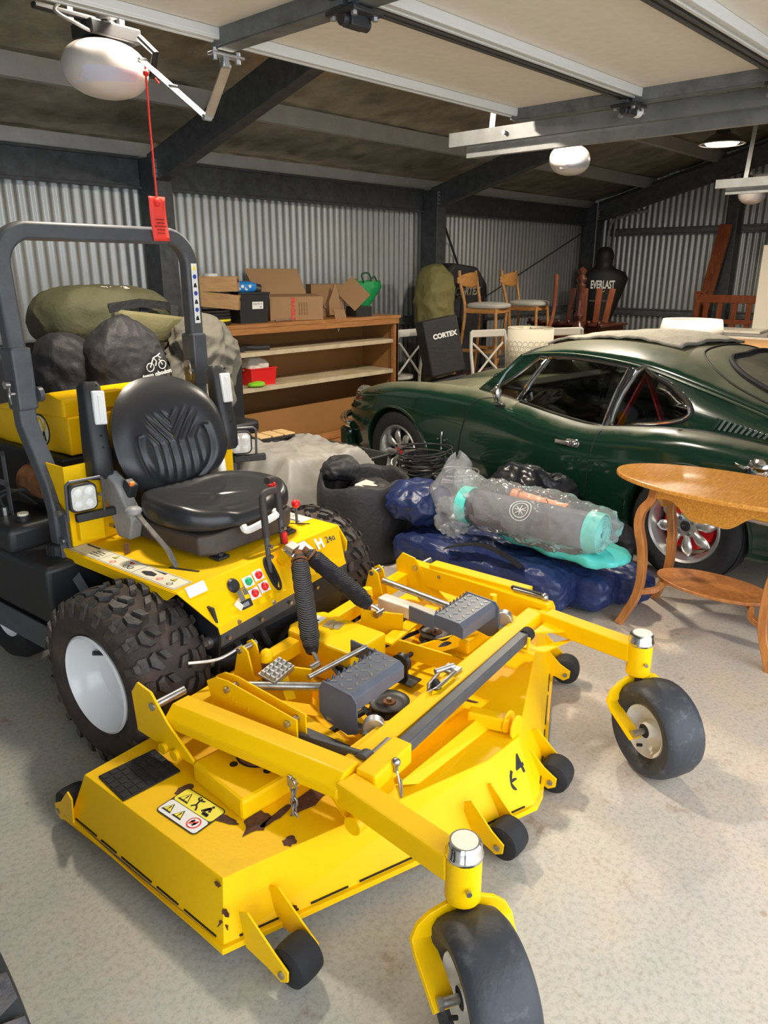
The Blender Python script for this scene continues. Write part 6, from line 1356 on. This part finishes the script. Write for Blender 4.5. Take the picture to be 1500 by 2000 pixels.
o = blob((0, 0, 0), (.20, .16, .20), p=2.4, amp=.05, fs=8, seed=59, n=6).out('grey_jacket', GJ, None, smooth=True); o.location = (2.42, 3.62, 1.02); tag(o, 'heap of crumpled grey-taupe clothing right of the drawstring bag', 'clothes')
o = blob((0, 0, 0), (.14, .12, .10), p=2.4, amp=.04, fs=9, seed=60, n=5).out('grey_jacket', GJ, None, smooth=True); o.location = (2.26, 3.42, .86); tag(o, 'smaller fold of taupe clothing below the crumpled heap', 'clothes')
tag(B().box((2.20, 3.54, .42), (.22, .26, .78)).out('plinth_carton', DARK, None, bevel=.01), 'dark carton carrying the clothing heap behind the mower', 'box')
tag(B().box((1.84, 3.48, .40), (.34, .22, .78)).out('plinth_carton', DARK, None, bevel=.01), 'dark carton carrying the black bags behind the mower seat', 'box')
bs = empty('black_chair', (2.86, 4.14, 0), .15, 'black padded chair standing behind the mower right armrest', 'chair')
b = B(); pr_ = [(x, z) for x, z in rrect(.30, .54, .08, 6)]; b.prism([((x-.15)*1.25, z*1.1+.42) for x, z in pr_], -.05, .03, 'y'); b.out('chair_back', BLK, bs, smooth=40, bevel=.02, seg=3)
B().box((0, -.02, .50), (.34, .36, .09)).out('chair_seat', BLK, bs, bevel=.03); 
for a_, c_ in ((-.14, -.16), (.14, -.16), (-.14, .12), (.14, .12)): B().cyl((a_, c_, 0), (a_, c_, .46), .014).out('leg', DARK, bs)
# ================================================ tyre of another machine at the lower left edge
nt_ = empty('spare_machine_tyre', (.155, 1.165, .272), 0, 'knobbly black machine tyre cut by the lower left edge', 'tyre')
M = frame((0, 0, 0), (0, 0, 1), (0, 1, 0))
ty = B().lathe([(.13, .07), (.20, .10), (.25, .09), (.262, .06), (.264, 0), (.262, -.06), (.25, -.09), (.20, -.10), (.13, -.07)], M, 56, closed=True).out('tyre_carcass', RUB, nt_)
lg0 = B(); lg0.prism([(-.016, -.03), (.018, -.02), (.018, .02), (-.016, .03)], .258, .278, 'z'); bmesh.ops.recalc_face_normals(lg0.bm, faces=lg0.bm.faces); lme = bpy.data.meshes.new('tread_lug'); lg0.bm.to_mesh(lme); lg0.bm.free(); lme.materials.append(TREAD)
for k in range(26):
    for yy in (-.065, 0, .065):
        o = bpy.data.objects.new('tread_lug', lme); COL.objects.link(o); o.parent = ty; o.matrix_local = Matrix.Rotation(2*math.pi*(k+(.5 if yy == 0 else 0))/26, 4, 'X') @ Matrix.Translation((yy, 0, 0))
B().lathe([(.13, .06), (.12, .04), (.03, .03), (0, .03)], M, 32).out('rim', WHT, ty)
# ================================================ shelf unit on the back wall
PINE = wood('orange_pine', (.44, .20, .065), (.30, .12, .035), .5, (1.5, 18, 18), 4); HARD = mat('brown_hardboard', (.33, .16, .05), .55, var=.15, vscale=3); SHW = mat('cream_shelf_board', (.62, .54, .38), .6, col2=(.45, .36, .22), vscale=8)
su = empty('shelf_unit', (4.33, 4.81, 0), 0, 'long low pine shelf unit with two cream shelves against the corrugated wall', 'shelf')
W2 = 1.04; D_ = .46
for x in (-W2, W2):
    B().box((x, D_/2, .53), (.03, D_, 1.06)).out('side_panel', HARD, su, smooth=0); B().box((x*.985, .02, .53), (.055, .04, 1.06)).out('corner_post', PINE, su, smooth=0, bevel=.003)
B().box((0, D_/2, 1.075), (2*W2+.06, D_+.04, .028)).out('top_board', PINE, su, smooth=0, bevel=.003); B().box((0, .0, 1.045), (2*W2+.02, .03, .065)).out('front_rail', PINE, su, smooth=0, bevel=.003)
B().box((0, D_, 1.105), (2*W2+.06, .02, .03)).out('back_lip', PINE, su, smooth=0)
B().box((0, D_-.01, .54), (2*W2, .01, 1.04)).out('back_panel', HARD, su, smooth=0)
for z in (.855, .575): B().box((0, D_/2+.0, z), (2*W2-.05, D_-.03, .035)).out('shelf_board', SHW, su, smooth=0, bevel=.002)
B().box((0, .06, .34), (2*W2-.06, .012, .0)) if 0 else None
B().box((0, .10, .22), (2*W2-.06, .012, .30)).out('lower_panel', HARD, su, smooth=0)
for k, (z, y) in enumerate(((.03, -.02), (.075, .02))): B().box((.2, y, z), (1.9, .09, .035), (.1*k, 0, .01)).out('base_plank', PINE, su, smooth=0, bevel=.003)
ZT = 1.09
def wcrate(x, y, z, rz, ty, lab):
    o = empty('wooden_crate', (x, y, z), rz, lab, 'crate', 'small wooden crates on the shelf unit'); o.rotation_euler = (0, ty, rz); CW = MATS.get('crate_wood') or wood('crate_wood', (.55, .33, .14), (.42, .23, .09), .5, (2, 12, 12), 4); MATS['crate_wood'] = CW
    for s_ in (-1, 1): B().box((0, s_*.10, .055), (.33, .010, .11)).out('side_board', CW, o, smooth=0)
    for s_ in (-1, 1):
        e = B().box((s_*.16, 0, .055), (.012, .20, .11)).out('end_board', CW, o, smooth=0); B().prism(off(rrect(.085, .024, .012), -.0425, .065), s_*.166-.0006, s_*.166+.0006, 'x').out('hand_hole', INK, e, smooth=0)
    B().box((0, 0, .006), (.32, .19, .010)).out('base_board', CW, o, smooth=0); return o
wcrate(3.52, 5.02, 1.215, -.75, .10, 'lower wooden crate with hand hole, tilted against the black bin')
c2 = wcrate(3.53, 5.04, 1.335, -.75, 0, 'upper wooden crate with hand hole holding a white roll'); B().cyl((-.04, 0, .09), (-.04, 0, .13), .055, n=28).out('white_roll', WPL, c2)
o = empty('black_bin', (3.79, 5.03, ZT), -.1, 'black plastic bin labelled in marker on the shelf unit', 'bin')
b = B(); b.loft([[V((w_*sx_, d2*sy_, z)) for sx_, sy_ in ((-1, -1), (1, -1), (1, 1), (-1, 1))] for w_, d2, z in ((.125, .12, 0), (.14, .135, .22), (.145, .14, .22), (.145, .14, .235), (.130, .125, .235), (.115, .11, .02))], caps=False); b.out('bin_shell', BLK, o, smooth=0, bevel=.008)
lp = B().box((.03, -.131, .135), (.10, .003, .055), (.07, 0, 0)).out('paper_label', WDEC, o, smooth=0); text('label_lettering', 'CRATE IT', .021, INK, lp, frame((.03, -.1335, .145), (1, 0, 0), (0, 0, 1))); text('label_lettering', 'UP', .016, INK, lp, frame((.055, -.1335, .122), (1, 0, 0), (0, 0, 1)))
BLU = mat('blue_packet', (.02, .22, .62), .4)
o = empty('blue_packet', (3.76, 5.03, 1.36), -.35, 'blue packet with pale discs lying in the black bin', 'packet'); blob((0, 0, 0), (.12, .06, .045), p=3, amp=.006, n=4).out('packet_body', BLU, o, smooth=True)
for k in range(4): B().cyl((-.04+.03*k, -.055, -.01+.018*(k % 2)), (-.04+.03*k, -.062, -.01+.018*(k % 2)), .012).out('pale_disc', WPL, o)
B().cyl((.10, 0, -.01), (.15, 0, -.02), .042, n=24).out('black_cap', BLK, o, bevel=.004)
o = empty('hose_coil', (3.42, 4.98, ZT), 0, 'flat coil of black and yellow hose under the lower crate', 'hose')
for k in range(5): B().tube([V(((.15-.004*(k % 2))*math.cos(t), (.12)*math.sin(t), .012+.022*k)) for t in [2*math.pi*j/36 for j in range(36)]], .010, 8, closed=True).out('hose_turn', YC if k == 1 else RUB, o)
CARD = mat('cardboard', (.36, .215, .105), .8, var=.12, vscale=5, bump=.05); CARDD = mat('cardboard_inner', (.30, .17, .08), .85)
o = empty('carton', (4.27, 5.02, ZT), -.42, 'open cardboard carton with red FRAGILE print and its flap raised', 'box')
bx_ = B(); bx_.box((0, 0, .095), (.46, .26, .19)).out('carton_body', CARD, o, smooth=0, bevel=.003)
B().box((0, 0, .195), (.46, .25, .006), (.06, 0, 0)).out('top_flap', CARD, o, smooth=0); B().bar((-.20, .13, .19), (-.36, .20, .43), .40, .005, up=(0, 0, 1)) if 0 else None
fl_ = B().grid(lambda u, v: V((-.27+.44*u-.08*v+.02*u*v, .13+.07*v, .19+.22*v)), 3, 3).out('raised_flap', CARD, o, smooth=0, solid=.005)
text('print_lettering', 'FRAGILE', .048, RDEC, o, frame((-.035, -.132, .095), (0, 0, -1), (1, 0, 0)), bold=.0015)
for k in range(4): text('print_lettering', 'HANDLE WITH CARE', .011, mat('brown_print', (.2, .1, .05), .8) if k == 0 else MATS['brown_print'], o, frame((.02+.022*k, -.132, .095), (0, 0, -1), (1, 0, 0)))
tr_ = B()
def tear(u, v): return V((.235+.015*noise.noise(V((u*6, v*6, 2)))+.05*v*v, -.11+.22*u+.05*v, .15-.06*v+.05*noise.noise(V((u*8, v*5, 1)))))
B().grid(tear, 10, 8).out('torn_end', CARD, o, smooth=0, solid=.003)
o = empty('carton', (4.72, 5.08, ZT), -.5, 'torn cardboard carton leaning behind the FRAGILE carton', 'box')
B().box((0, .05, .14), (.30, .20, .28)).out('carton_body', CARDD, o, smooth=0, bevel=.002)
B().prism([(-.02, .0), (.10, .0), (.05, .22), (.02, .28), (.0, .2), (-.03, .12)], -.003, .003, 'z', frame((.02, -.09, .02), (1, .15, 0), (0, -.15, 1))).out('torn_flap', CARD, o, smooth=0)
B().prism([(-.06, .07), (.06, .05), (.10, -.10), (.03, -.06), (.0, -.14), (-.03, -.04)], -.003, .003, 'z', frame((.03, -.30, .02), (.9, .3, .1), (0, -.25, 1))).out('torn_flap', CARD, o, smooth=0)
B().bar((.15, -.05, .28), (.30, -.12, .12), .20, .005, up=(0, 1, 0)).out('side_flap', CARDD, o, smooth=0)
o = empty('black_box', (4.98, 4.93, ZT), -.05, 'small black tray box in front of the green bag', 'box'); B().box((0, 0, .045), (.19, .14, .09)).out('box_body', BLK, o, bevel=.003, smooth=0); B().box((.096, 0, .045), (.002, .13, .085)).out('pale_edge', WDEC, o, smooth=0)
GRB = mat('green_shopping_bag', (.01, .30, .09), .5, bump=.3, bscale=14); GRD = mat('dark_green_bag_side', (.01, .09, .035), .6, bump=.3, bscale=14)
o = empty('green_shopping_bag', (5.16, 5.10, ZT), 0, 'crumpled green reusable shopping bag at the end of the shelf unit', 'bag')
b = B(); R = []
for z, rx, ry in ((.0, .05, .05), (.06, .08, .07), (.14, .13, .10), (.24, .19, .12), (.30, .17, .11), (.29, .14, .09), (.2, .10, .07)):
    R.append([V((rx*math.cos(a_)*(1+.18*noise.noise(V((a_*2, z*9, 1))))+z*.25, ry*math.sin(a_)*(1+.2*noise.noise(V((a_*2, z*9, 5)))), z+.035*noise.noise(V((a_*1.5, z*4, 8))))) for a_ in [2*math.pi*j/32 for j in range(32)]])
b.loft(R, caps=False); b.out('bag_body', GRB, o, smooth=20); B().tube(spline([V((-.04, -.1, .29)), V((-.08, -.11, .36)), V((.02, -.1, .37)), V((.06, -.1, .30))], 5), .008, 6).tube(spline([V((.12, .0, .28)), V((.20, .0, .34)), V((.24, .0, .28))], 5), .008, 6).out('handles', GRD, o)
blob((.02, 0, .27), (.07, .05, .03), amp=.01, n=3).out('white_contents', WPL, o)
o = empty('red_bin', (3.84, 5.0, .5925), -.08, 'red plastic bin with white bags on the lower shelf', 'bin'); b = B(); b.loft([[V((w_*sx_, d2*sy_, z)) for sx_, sy_ in ((-1, -1), (1, -1), (1, 1), (-1, 1))] for w_, d2, z in ((.115, .10, 0), (.125, .11, .13), (.13, .115, .13), (.13, .115, .14), (.115, .10, .14), (.105, .09, .01))], caps=False); b.out('bin_shell', RED, o, smooth=0, bevel=.006)
blob((-.02, 0, .15), (.10, .08, .055), amp=.025, fs=14, seed=70, n=4).out('white_bags', DWHT, o, smooth=True)
o = blob((3.72, 4.86, .615), (.07, .05, .018), amp=.01, fs=14, seed=71, n=4).out('lime_cloth', mat('lime_cloth', (.25, .62, .03), .7), None); tag(o, 'lime green cloth hanging at the front of the lower shelf', 'cloth')
o = B().tube(spline([V((3.62, 4.88, .895)), V((3.70, 4.95, .90)), V((3.80, 4.93, .89)), V((3.9, 4.9, .89))], 5), .024, 10, rs=None).out('black_strap', BCAN, None); tag(o, 'black rolled strap on the upper cream shelf', 'strap')
o = empty('red_tool', (3.30, 5.0, ZT), 0, 'dark tool with orange band at the left end of the shelf unit', 'tool'); B().cyl((-.02, 0, .03), (.08, -.02, .04), .03).out('tool_body', BLK, o); B().cyl((.02, -.01, .035), (.035, -.012, .037), .033).out('orange_band', ORG, o)
o = B().bar((3.95, 4.86, ZT+.012), (4.14, 4.88, ZT+.014), .018, .010).out('steel_spanner', STL, None, bevel=.002); tag(o, 'steel tool lying in front of the FRAGILE carton', 'tool')
o = B().bar((3.92, 5.12, ZT+.014), (4.08, 5.20, ZT+.014), .05, .018).out('wood_offcut', PINE, None, bevel=.002); tag(o, 'wood offcut beside the black bin on the shelf unit', 'offcut')
# ================================================ furniture behind the car
CWH = mat('white_bentwood_paint', (.62, .60, .54), .45)
def xchair(x, y, rz, lab, z=0, h=.88):
    o = empty('cross_back_chair', (x, y, z), rz, lab, 'chair', 'white cross-back chairs by the post')
    for s_ in (-1, 1):
        B().tube(spline([V((s_*.20, .20, 0)), V((s_*.19, .18, .45)), V((s_*.20, .22, .75)), V((s_*.185, .25, h))], 5), .016, 8).out('rear_leg', CWH, o)
        B().tube([V((s_*.19, -.19, 0)), V((s_*.17, -.17, .45))], .015, 8).out('front_leg', CWH, o)
        B().tube(spline([V((s_*.18, .20, .48)), V((s_*.06, .215, .60)), V((-s_*.06, .23, .72)), V((-s_*.17, .245, .82))], 5), .011, 8).out('cross_slat', CWH, o)
    B().box((0, .245, h-.02), (.38, .018, .07)).out('top_rail', CWH, o, bevel=.008); B().prism([(.20*math.cos(t), .20*math.sin(t)) for t in [2*math.pi*k/28 for k in range(28)]], .45, .48, 'z').out('seat', CWH, o, bevel=.005)
    return o
xchair(5.64, 5.10, 3.1, 'white cross-back chair half hidden behind the shelf unit end', h=.93); xchair(5.98, 4.04, -.4, 'white cross-back chair right of the upright black case', h=.93); xchair(6.42, 3.80, 2.7, 'white cross-back chair beside the ring-patterned lampshade', h=.97)
cc = empty('black_case', (5.66, 4.52, .0), 0, 'upright black carry case with white lettering leaning by the steel post', 'case')
MC = Matrix.Translation((0, 0, .80)) @ Euler((0, .0, -.45)).to_matrix().to_4x4() @ Euler((-.10, -.17, 0)).to_matrix().to_4x4()
B().box((0, 0, 0), (.36, .20, .52)).out('case_body', BCAN, cc, bevel=.015, xf=MC); B().box((0, 0, -.55), (.36, .2, .5)).out('case_lower', BCAN, cc, bevel=.015, xf=MC)
text('case_lettering', 'CORTEX', .062, WDEC, cc, MC @ frame((.02, -.102, .10), (1, 0, 0), (0, 0, 1)), bold=.003)
cd_ = empty('black_cover', (6.62, 5.08, 0), 0, 'tall black fabric cover with pale lettering behind the stools', 'cover')
B().prism([(-.42, 0), (.42, 0), (.44, 1.0), (.40, 1.35), (.22, 1.52), (-.20, 1.56), (-.34, 1.45), (-.44, 1.2)], -.12, .10, 'y').out('cover_body', BCAN, cd_, smooth=0, bevel=.04, seg=3)
text('cover_lettering', 'CORTEX', .11, mat('dull_lettering', (.30, .28, .24), .6), cd_, frame((.02, -.125, 1.27), (1, 0, 0), (0, 0, 1)), bold=.004, shear=.25)
kc = blob((0, 0, 0), (.20, .16, .38), p=3, amp=.025, fs=6, seed=75, n=6).out('khaki_cover', mat('olive_canvas', (.17, .155, .055), .75, bump=.3, bscale=30), None, smooth=True); kc.location = (6.03, 4.90, 1.14); kc.rotation_euler = (0, -.05, 0); tag(kc, 'olive canvas roll standing between the post and the black cover', 'canvas')
tag(B().box((6.06, 4.90, .38), (.30, .26, .74)).out('olive_bundle', KH, None, bevel=.04), 'lower olive canvas bundle under the standing roll', 'canvas')
# stools standing on a low table
MAP = wood('golden_timber', (.50, .25, .075), (.38, .17, .05), .4, (4, 4, 12), 4); UPG = mat('grey_upholstery', (.42, .41, .37), .8, bump=.3, bscale=80); DKW = wood('dark_mahogany', (.085, .022, .012), (.05, .014, .008), .3, (2, 10, 10), 4, .4); REDW = wood('red_brown_timber', (.22, .06, .02), (.14, .035, .012), .35, (8, 8, 2), 4)
lt = empty('low_table', (6.78, 4.56, 0), 0, 'dark mahogany low table carrying the two stools behind the car', 'table'); B().box((0, 0, .44), (1.36, .56, .04)).out('table_top', DKW, lt, bevel=.006)
for a_, c_ in ((-.63, -.24), (.63, -.24), (-.63, .24), (.63, .24)): B().box((a_, c_, .21), (.06, .06, .42)).out('leg', DKW, lt, bevel=.005)
def stool(x, y, rz, lab):
    o = empty('bar_stool', (x, y, .461), rz, lab, 'stool', 'timber stools with curved backs and grey seats')
    for s_ in (-1, 1):
        B().tube(spline([V((s_*.24, .24, 0)), V((s_*.20, .19, .35)), V((s_*.18, .17, .66)), V((s_*.20, .22, .90)), V((s_*.19, .24, 1.02))], 5), .016, 8, rs=None).out('rear_leg', MAP, o); B().tube([V((s_*.21, -.2, 0)), V((s_*.17, -.16, .64))], .017, 8).out('front_leg', MAP, o)
        B().box((s_*.19, 0, .25), (.02, .38, .03)).out('side_rail', MAP, o)
    B().box((0, -.19, .20), (.36, .02, .03)).out('foot_rail', STL, o, bevel=.004); B().box((0, 0, .64), (.36, .34, .05)).out('seat_frame', MAP, o, bevel=.006)
    blob((0, -.01, .685), (.21, .20, .035), p=3.2, amp=0, n=4).out('seat_pad', UPG, o, smooth=True)
    B().grid(lambda u, v: V((-.24+.48*u, .225-.05*math.sin(math.pi*u)+.01, .93+(v-.5)*.15*(math.sin(math.pi*min(.96, max(.04, u)))**.45))), 20, 6).out('curved_backrest', MAP, o, smooth=True, solid=.016)
    return o
stool(6.44, 4.54, .2, 'timber stool with curved back nearest the post, in front of the black cover'); stool(7.18, 4.54, .2, 'timber stool with curved back behind the first, right of the black cover')
o = empty('mirror_post', (6.62, 3.95, .0), 0, 'curved dark timber mirror support in front of the stools', 'furniture'); B().tube(spline([V((-.06, 0, 0)), V((-.06, 0, .45)), V((.0, 0, .85)), V((.10, 0, 1.10)), V((.11, 0, 1.45))], 6), .02, 8, rs=None).out('post', REDW, o)
ch_ = empty('mahogany_chest', (7.75, 4.25, 0), 0, 'dark mahogany chest with turned trim behind the car roof', 'chest'); B().box((0, 0, .46), (.55, .85, .90)).out('chest_body', DKW, ch_, bevel=.008)
B().box((0, 0, .925), (.62, .92, .03)).out('chest_top', DKW, ch_, bevel=.01)
for k in range(2): dr = B().box((-.285, 0, .75-.22*k), (.02, .78, .19)).out('drawer', DKW, ch_, bevel=.006); B().sph((-.31, .2, .75-.22*k), .016, 10).sph((-.31, -.2, .75-.22*k), .016, 10).out('drawer_knob', CHR, dr)
for k in range(8): B().sph((-.30, -.42+.12*k, .955), .022, 10).out('turned_bead', DKW, ch_)
for k, (x, y, c_) in enumerate(((7.68, 4.14, REDW), (7.68, 3.98, REDW), (7.72, 4.32, DKW), (7.74, 3.88, REDW))):
    tag(B().box((x, y, 1.12), (.06, .06, .36), (.05*k, 0, .3)).out('table_leg_bundle', c_, None, bevel=.006), ['upright red timber leg left of the turned post', 'upright red timber leg right of the turned post', 'dark upright timber leg beside the stool seat', 'orange-red timber leg right of the turned post, farther from camera'][k], 'timber')
o = empty('turned_lamp_post', (7.18, 3.92, .82), 0, 'tall turned mahogany post on a round base by the dark chest', 'lamp'); B().lathe([(0, 0), (.20, 0), (.21, .015), (.19, .03), (.08, .045), (.05, .07), (.07, .10), (.045, .13), (.03, .17), (.05, .22), (.035, .26), (.035, .48), (.05, .52), (.035, .54), (.055, .58), (.03, .62), (.05, .66), (.02, .69), (0, .70)], None, 28).out('turned_column', DKW, o)
tag(B().box((7.18, 3.92, .408), (.40, .40, .816)).out('mahogany_pedestal', DKW, None, bevel=.01), 'square mahogany pedestal under the turned post', 'pedestal')
# lampshades
SHD = mat('cream_lampshade', (.80, .74, .60), .8); SHDI = mat('shade_ring_print', (.36, .32, .24), .8)
o = empty('ring_lampshade', (5.70, 3.56, .02), 0, 'cream drum lampshade with ring pattern behind the car bonnet', 'lampshade')
B().lathe([(.195, 1.00), (.200, .66)], None, 48).out('shade_drum', SHD, o, solid=.003)
B().lathe([(.196, 1.0), (.198, .995), (.19, .995)], None, 48, closed=True).out('rim_band', SHD, o)
for r_ in range(4):
    for k in range(26):
        a_ = 2*math.pi*(k+.5*(r_ % 2))/26; c = V((.2015*math.cos(a_), .2015*math.sin(a_), .74+.045*r_)); t1 = V((-math.sin(a_), math.cos(a_), 0))
        if math.cos(a_-math.atan2(-3.7, -5.95)) > -.15: B().tube([c+t1*(.021*math.cos(q))+V((0, 0, .021*math.sin(q))) for q in [2*math.pi*j/14 for j in range(14)]], .0011, 4, closed=True).out('ring', SHDI, o)
B().lathe([(.012, 0), (.014, .5), (.03, .62), (.01, .7), (.008, .97)], None, 20).out('lamp_stem', DKW, o); B().cyl((0, 0, 0), (0, 0, .03), .12, n=32).out('lamp_foot', DKW, o); B().bar((-.19, 0, .985), (.19, 0, .985), .004, .004).sph((0, 0, .99), .012, 8).out('spider', STL, o)
for s_ in (0,): pass
o = empty('tapered_lampshade', (7.1, 2.72, 0), 0, 'large plain white tapered lampshade behind the car roof', 'lampshade'); B().lathe([(.255, 1.06), (.30, .84)], None, 56).out('shade_drum', mat('white_lampshade', (.82, .77, .70), .8), o, solid=.003); B().lathe([(.256, 1.06), (.258, 1.052), (.250, 1.052)], None, 56, closed=True).out('rim_band', SHD, o); B().cyl((0, 0, .03), (0, 0, .95), .015).out('lamp_stem', DKW, o); B().cyl((0, 0, 0), (0, 0, .03), .14, n=32).out('lamp_foot', DKW, o)
# tan dining table etc. at right
o = empty('timber_table', (8.3, 2.1, 0), 0, 'honey-coloured timber table top at the right behind the car', 'table'); B().box((0, 0, .79), (1.5, 1.5, .03)).out('table_top', wood('honey_timber', (.58, .31, .10), (.46, .23, .07), .4, (3, 12, 12), 3), o, bevel=.005)
for a_, c_ in ((-.68, -.68), (.68, -.68), (-.68, .68), (.68, .68)): B().box((a_, c_, .385), (.07, .07, .77)).out('leg', REDW, o, bevel=.005)
o = empty('red_cabinet', (6.75, 1.55, 0), 0, 'red-brown cabinet corner at the right edge behind the car', 'cabinet'); B().box((0, 0, .40), (.5, .6, .80)).out('cabinet_body', REDW, o, bevel=.005); B().box((0, 0, .83), (.56, .66, .025)).out('cabinet_top', REDW, o, bevel=.005)
o = empty('stacked_boards', (8.6, 2.75, .806), 0, 'stack of pale boards and books on the honey timber table', 'boards'); 
for k in range(3): B().box((.02*k, .05*k, .012+.026*k), (.5, .8-.1*k, .022), (0, 0, .06*k)).out('board', DWHT if k != 1 else GPL, o, smooth=0)
o = empty('bed_head', (9.18, 2.90, 0), 0, 'slatted red-brown timber bed head against the end wall', 'bed'); 
for z, h in ((1.17, .09), (.92, .05), (.62, .08)): B().box((0, 0, z), (.03, 1.15, h)).out('cross_rail', REDW, o, bevel=.004, smooth=0)
for k in range(7): B().box((0, -.48+.16*k, .85), (.015, .06, .62)).out('slat', REDW, o, bevel=.002, smooth=0)
for y in (-.58, .58): B().box((0, y, .62), (.05, .06, 1.24)).out('post', REDW, o, bevel=.004, smooth=0)
B().box((0, .56, 1.24), (.06, .12, .02)).out('post_cap', REDW, o, smooth=0)
tag(B().bar((9.3, 3.62, .02), (9.72, 3.46, 2.0), .15, .04, up=(1, 0, 0)).out('leaning_plank', REDW, None, bevel=.003), 'tall dark red timber plank leaning on the end wall', 'plank')
tag(B().box((8.9, 2.25, 1.27), (.03, 1.0, .94), (0, .0, 0)).out('white_panel', mat('cream_panel', (.72, .68, .58), .6), None, bevel=.004), 'tall cream panel standing on the honey timber table', 'panel')
# torso punching dummy
ev = empty('torso_dummy', (9.0, 4.62, 0), 0, 'black covered torso-shaped punching dummy with white lettering in the corner', 'dummy')
FC = Matrix.Rotation(math.atan2(-4.62, -9.0)+math.pi/2, 4, 'Z'); b = B(); R = []
for z, rx, ry in ((.62, .13, .10), (.9, .14, .11), (1.05, .19, .13), (1.25, .26, .15), (1.38, .30, .15), (1.46, .26, .14), (1.50, .15, .12), (1.54, .10, .10), (1.60, .105, .115), (1.66, .11, .12), (1.72, .09, .10), (1.755, .04, .05)):
    R.append([FC @ V((rx*math.cos(a_), ry*math.sin(a_), z)) for a_ in [2*math.pi*j/32 for j in range(32)]])
b.loft(R); b.out('dummy_cover', mat('black_dummy_cover', (.010, .010, .011), .6, bump=.2), ev, smooth=True)
text('dummy_lettering', 'EVERLAST', .105, WDEC, ev, FC @ frame((0.0, -.158, 1.31), (1, 0, 0), (0, 0, 1)) @ Matrix.Diagonal((.62, 1.25, 1, 1)), bold=.003); text('dummy_lettering', 'CHOICE OF CHAMPIONS', .026, GPL, ev, FC @ frame((0.0, -.142, 1.12), (1, 0, 0), (0, 0, 1)))
B().prism([(-.04, .01), (0, -.016), (.04, .01), (.0, -.002)], 0, .002, 'z', FC @ frame((0, -.156, 1.235), (1, 0, 0), (0, 0, 1))).out('yellow_swoosh', YDEC, ev, smooth=0)
B().cyl((0, 0, 0), (0, 0, .64), .11, n=28).out('stand_column', BLK, ev); B().cyl((0, 0, 0), (0, 0, .12), .26, n=32).out('base', BLK, ev)
tag(B().tube([V((9.30, 4.86, 1.72+.03*k)) if 0 else V((9.62, 5.10, 1.50+.094*k)) for k in range(10)], .008, 6).out('hanging_chain', ZINC, None), 'bright chain hanging in the corner behind the dummy', 'chain')
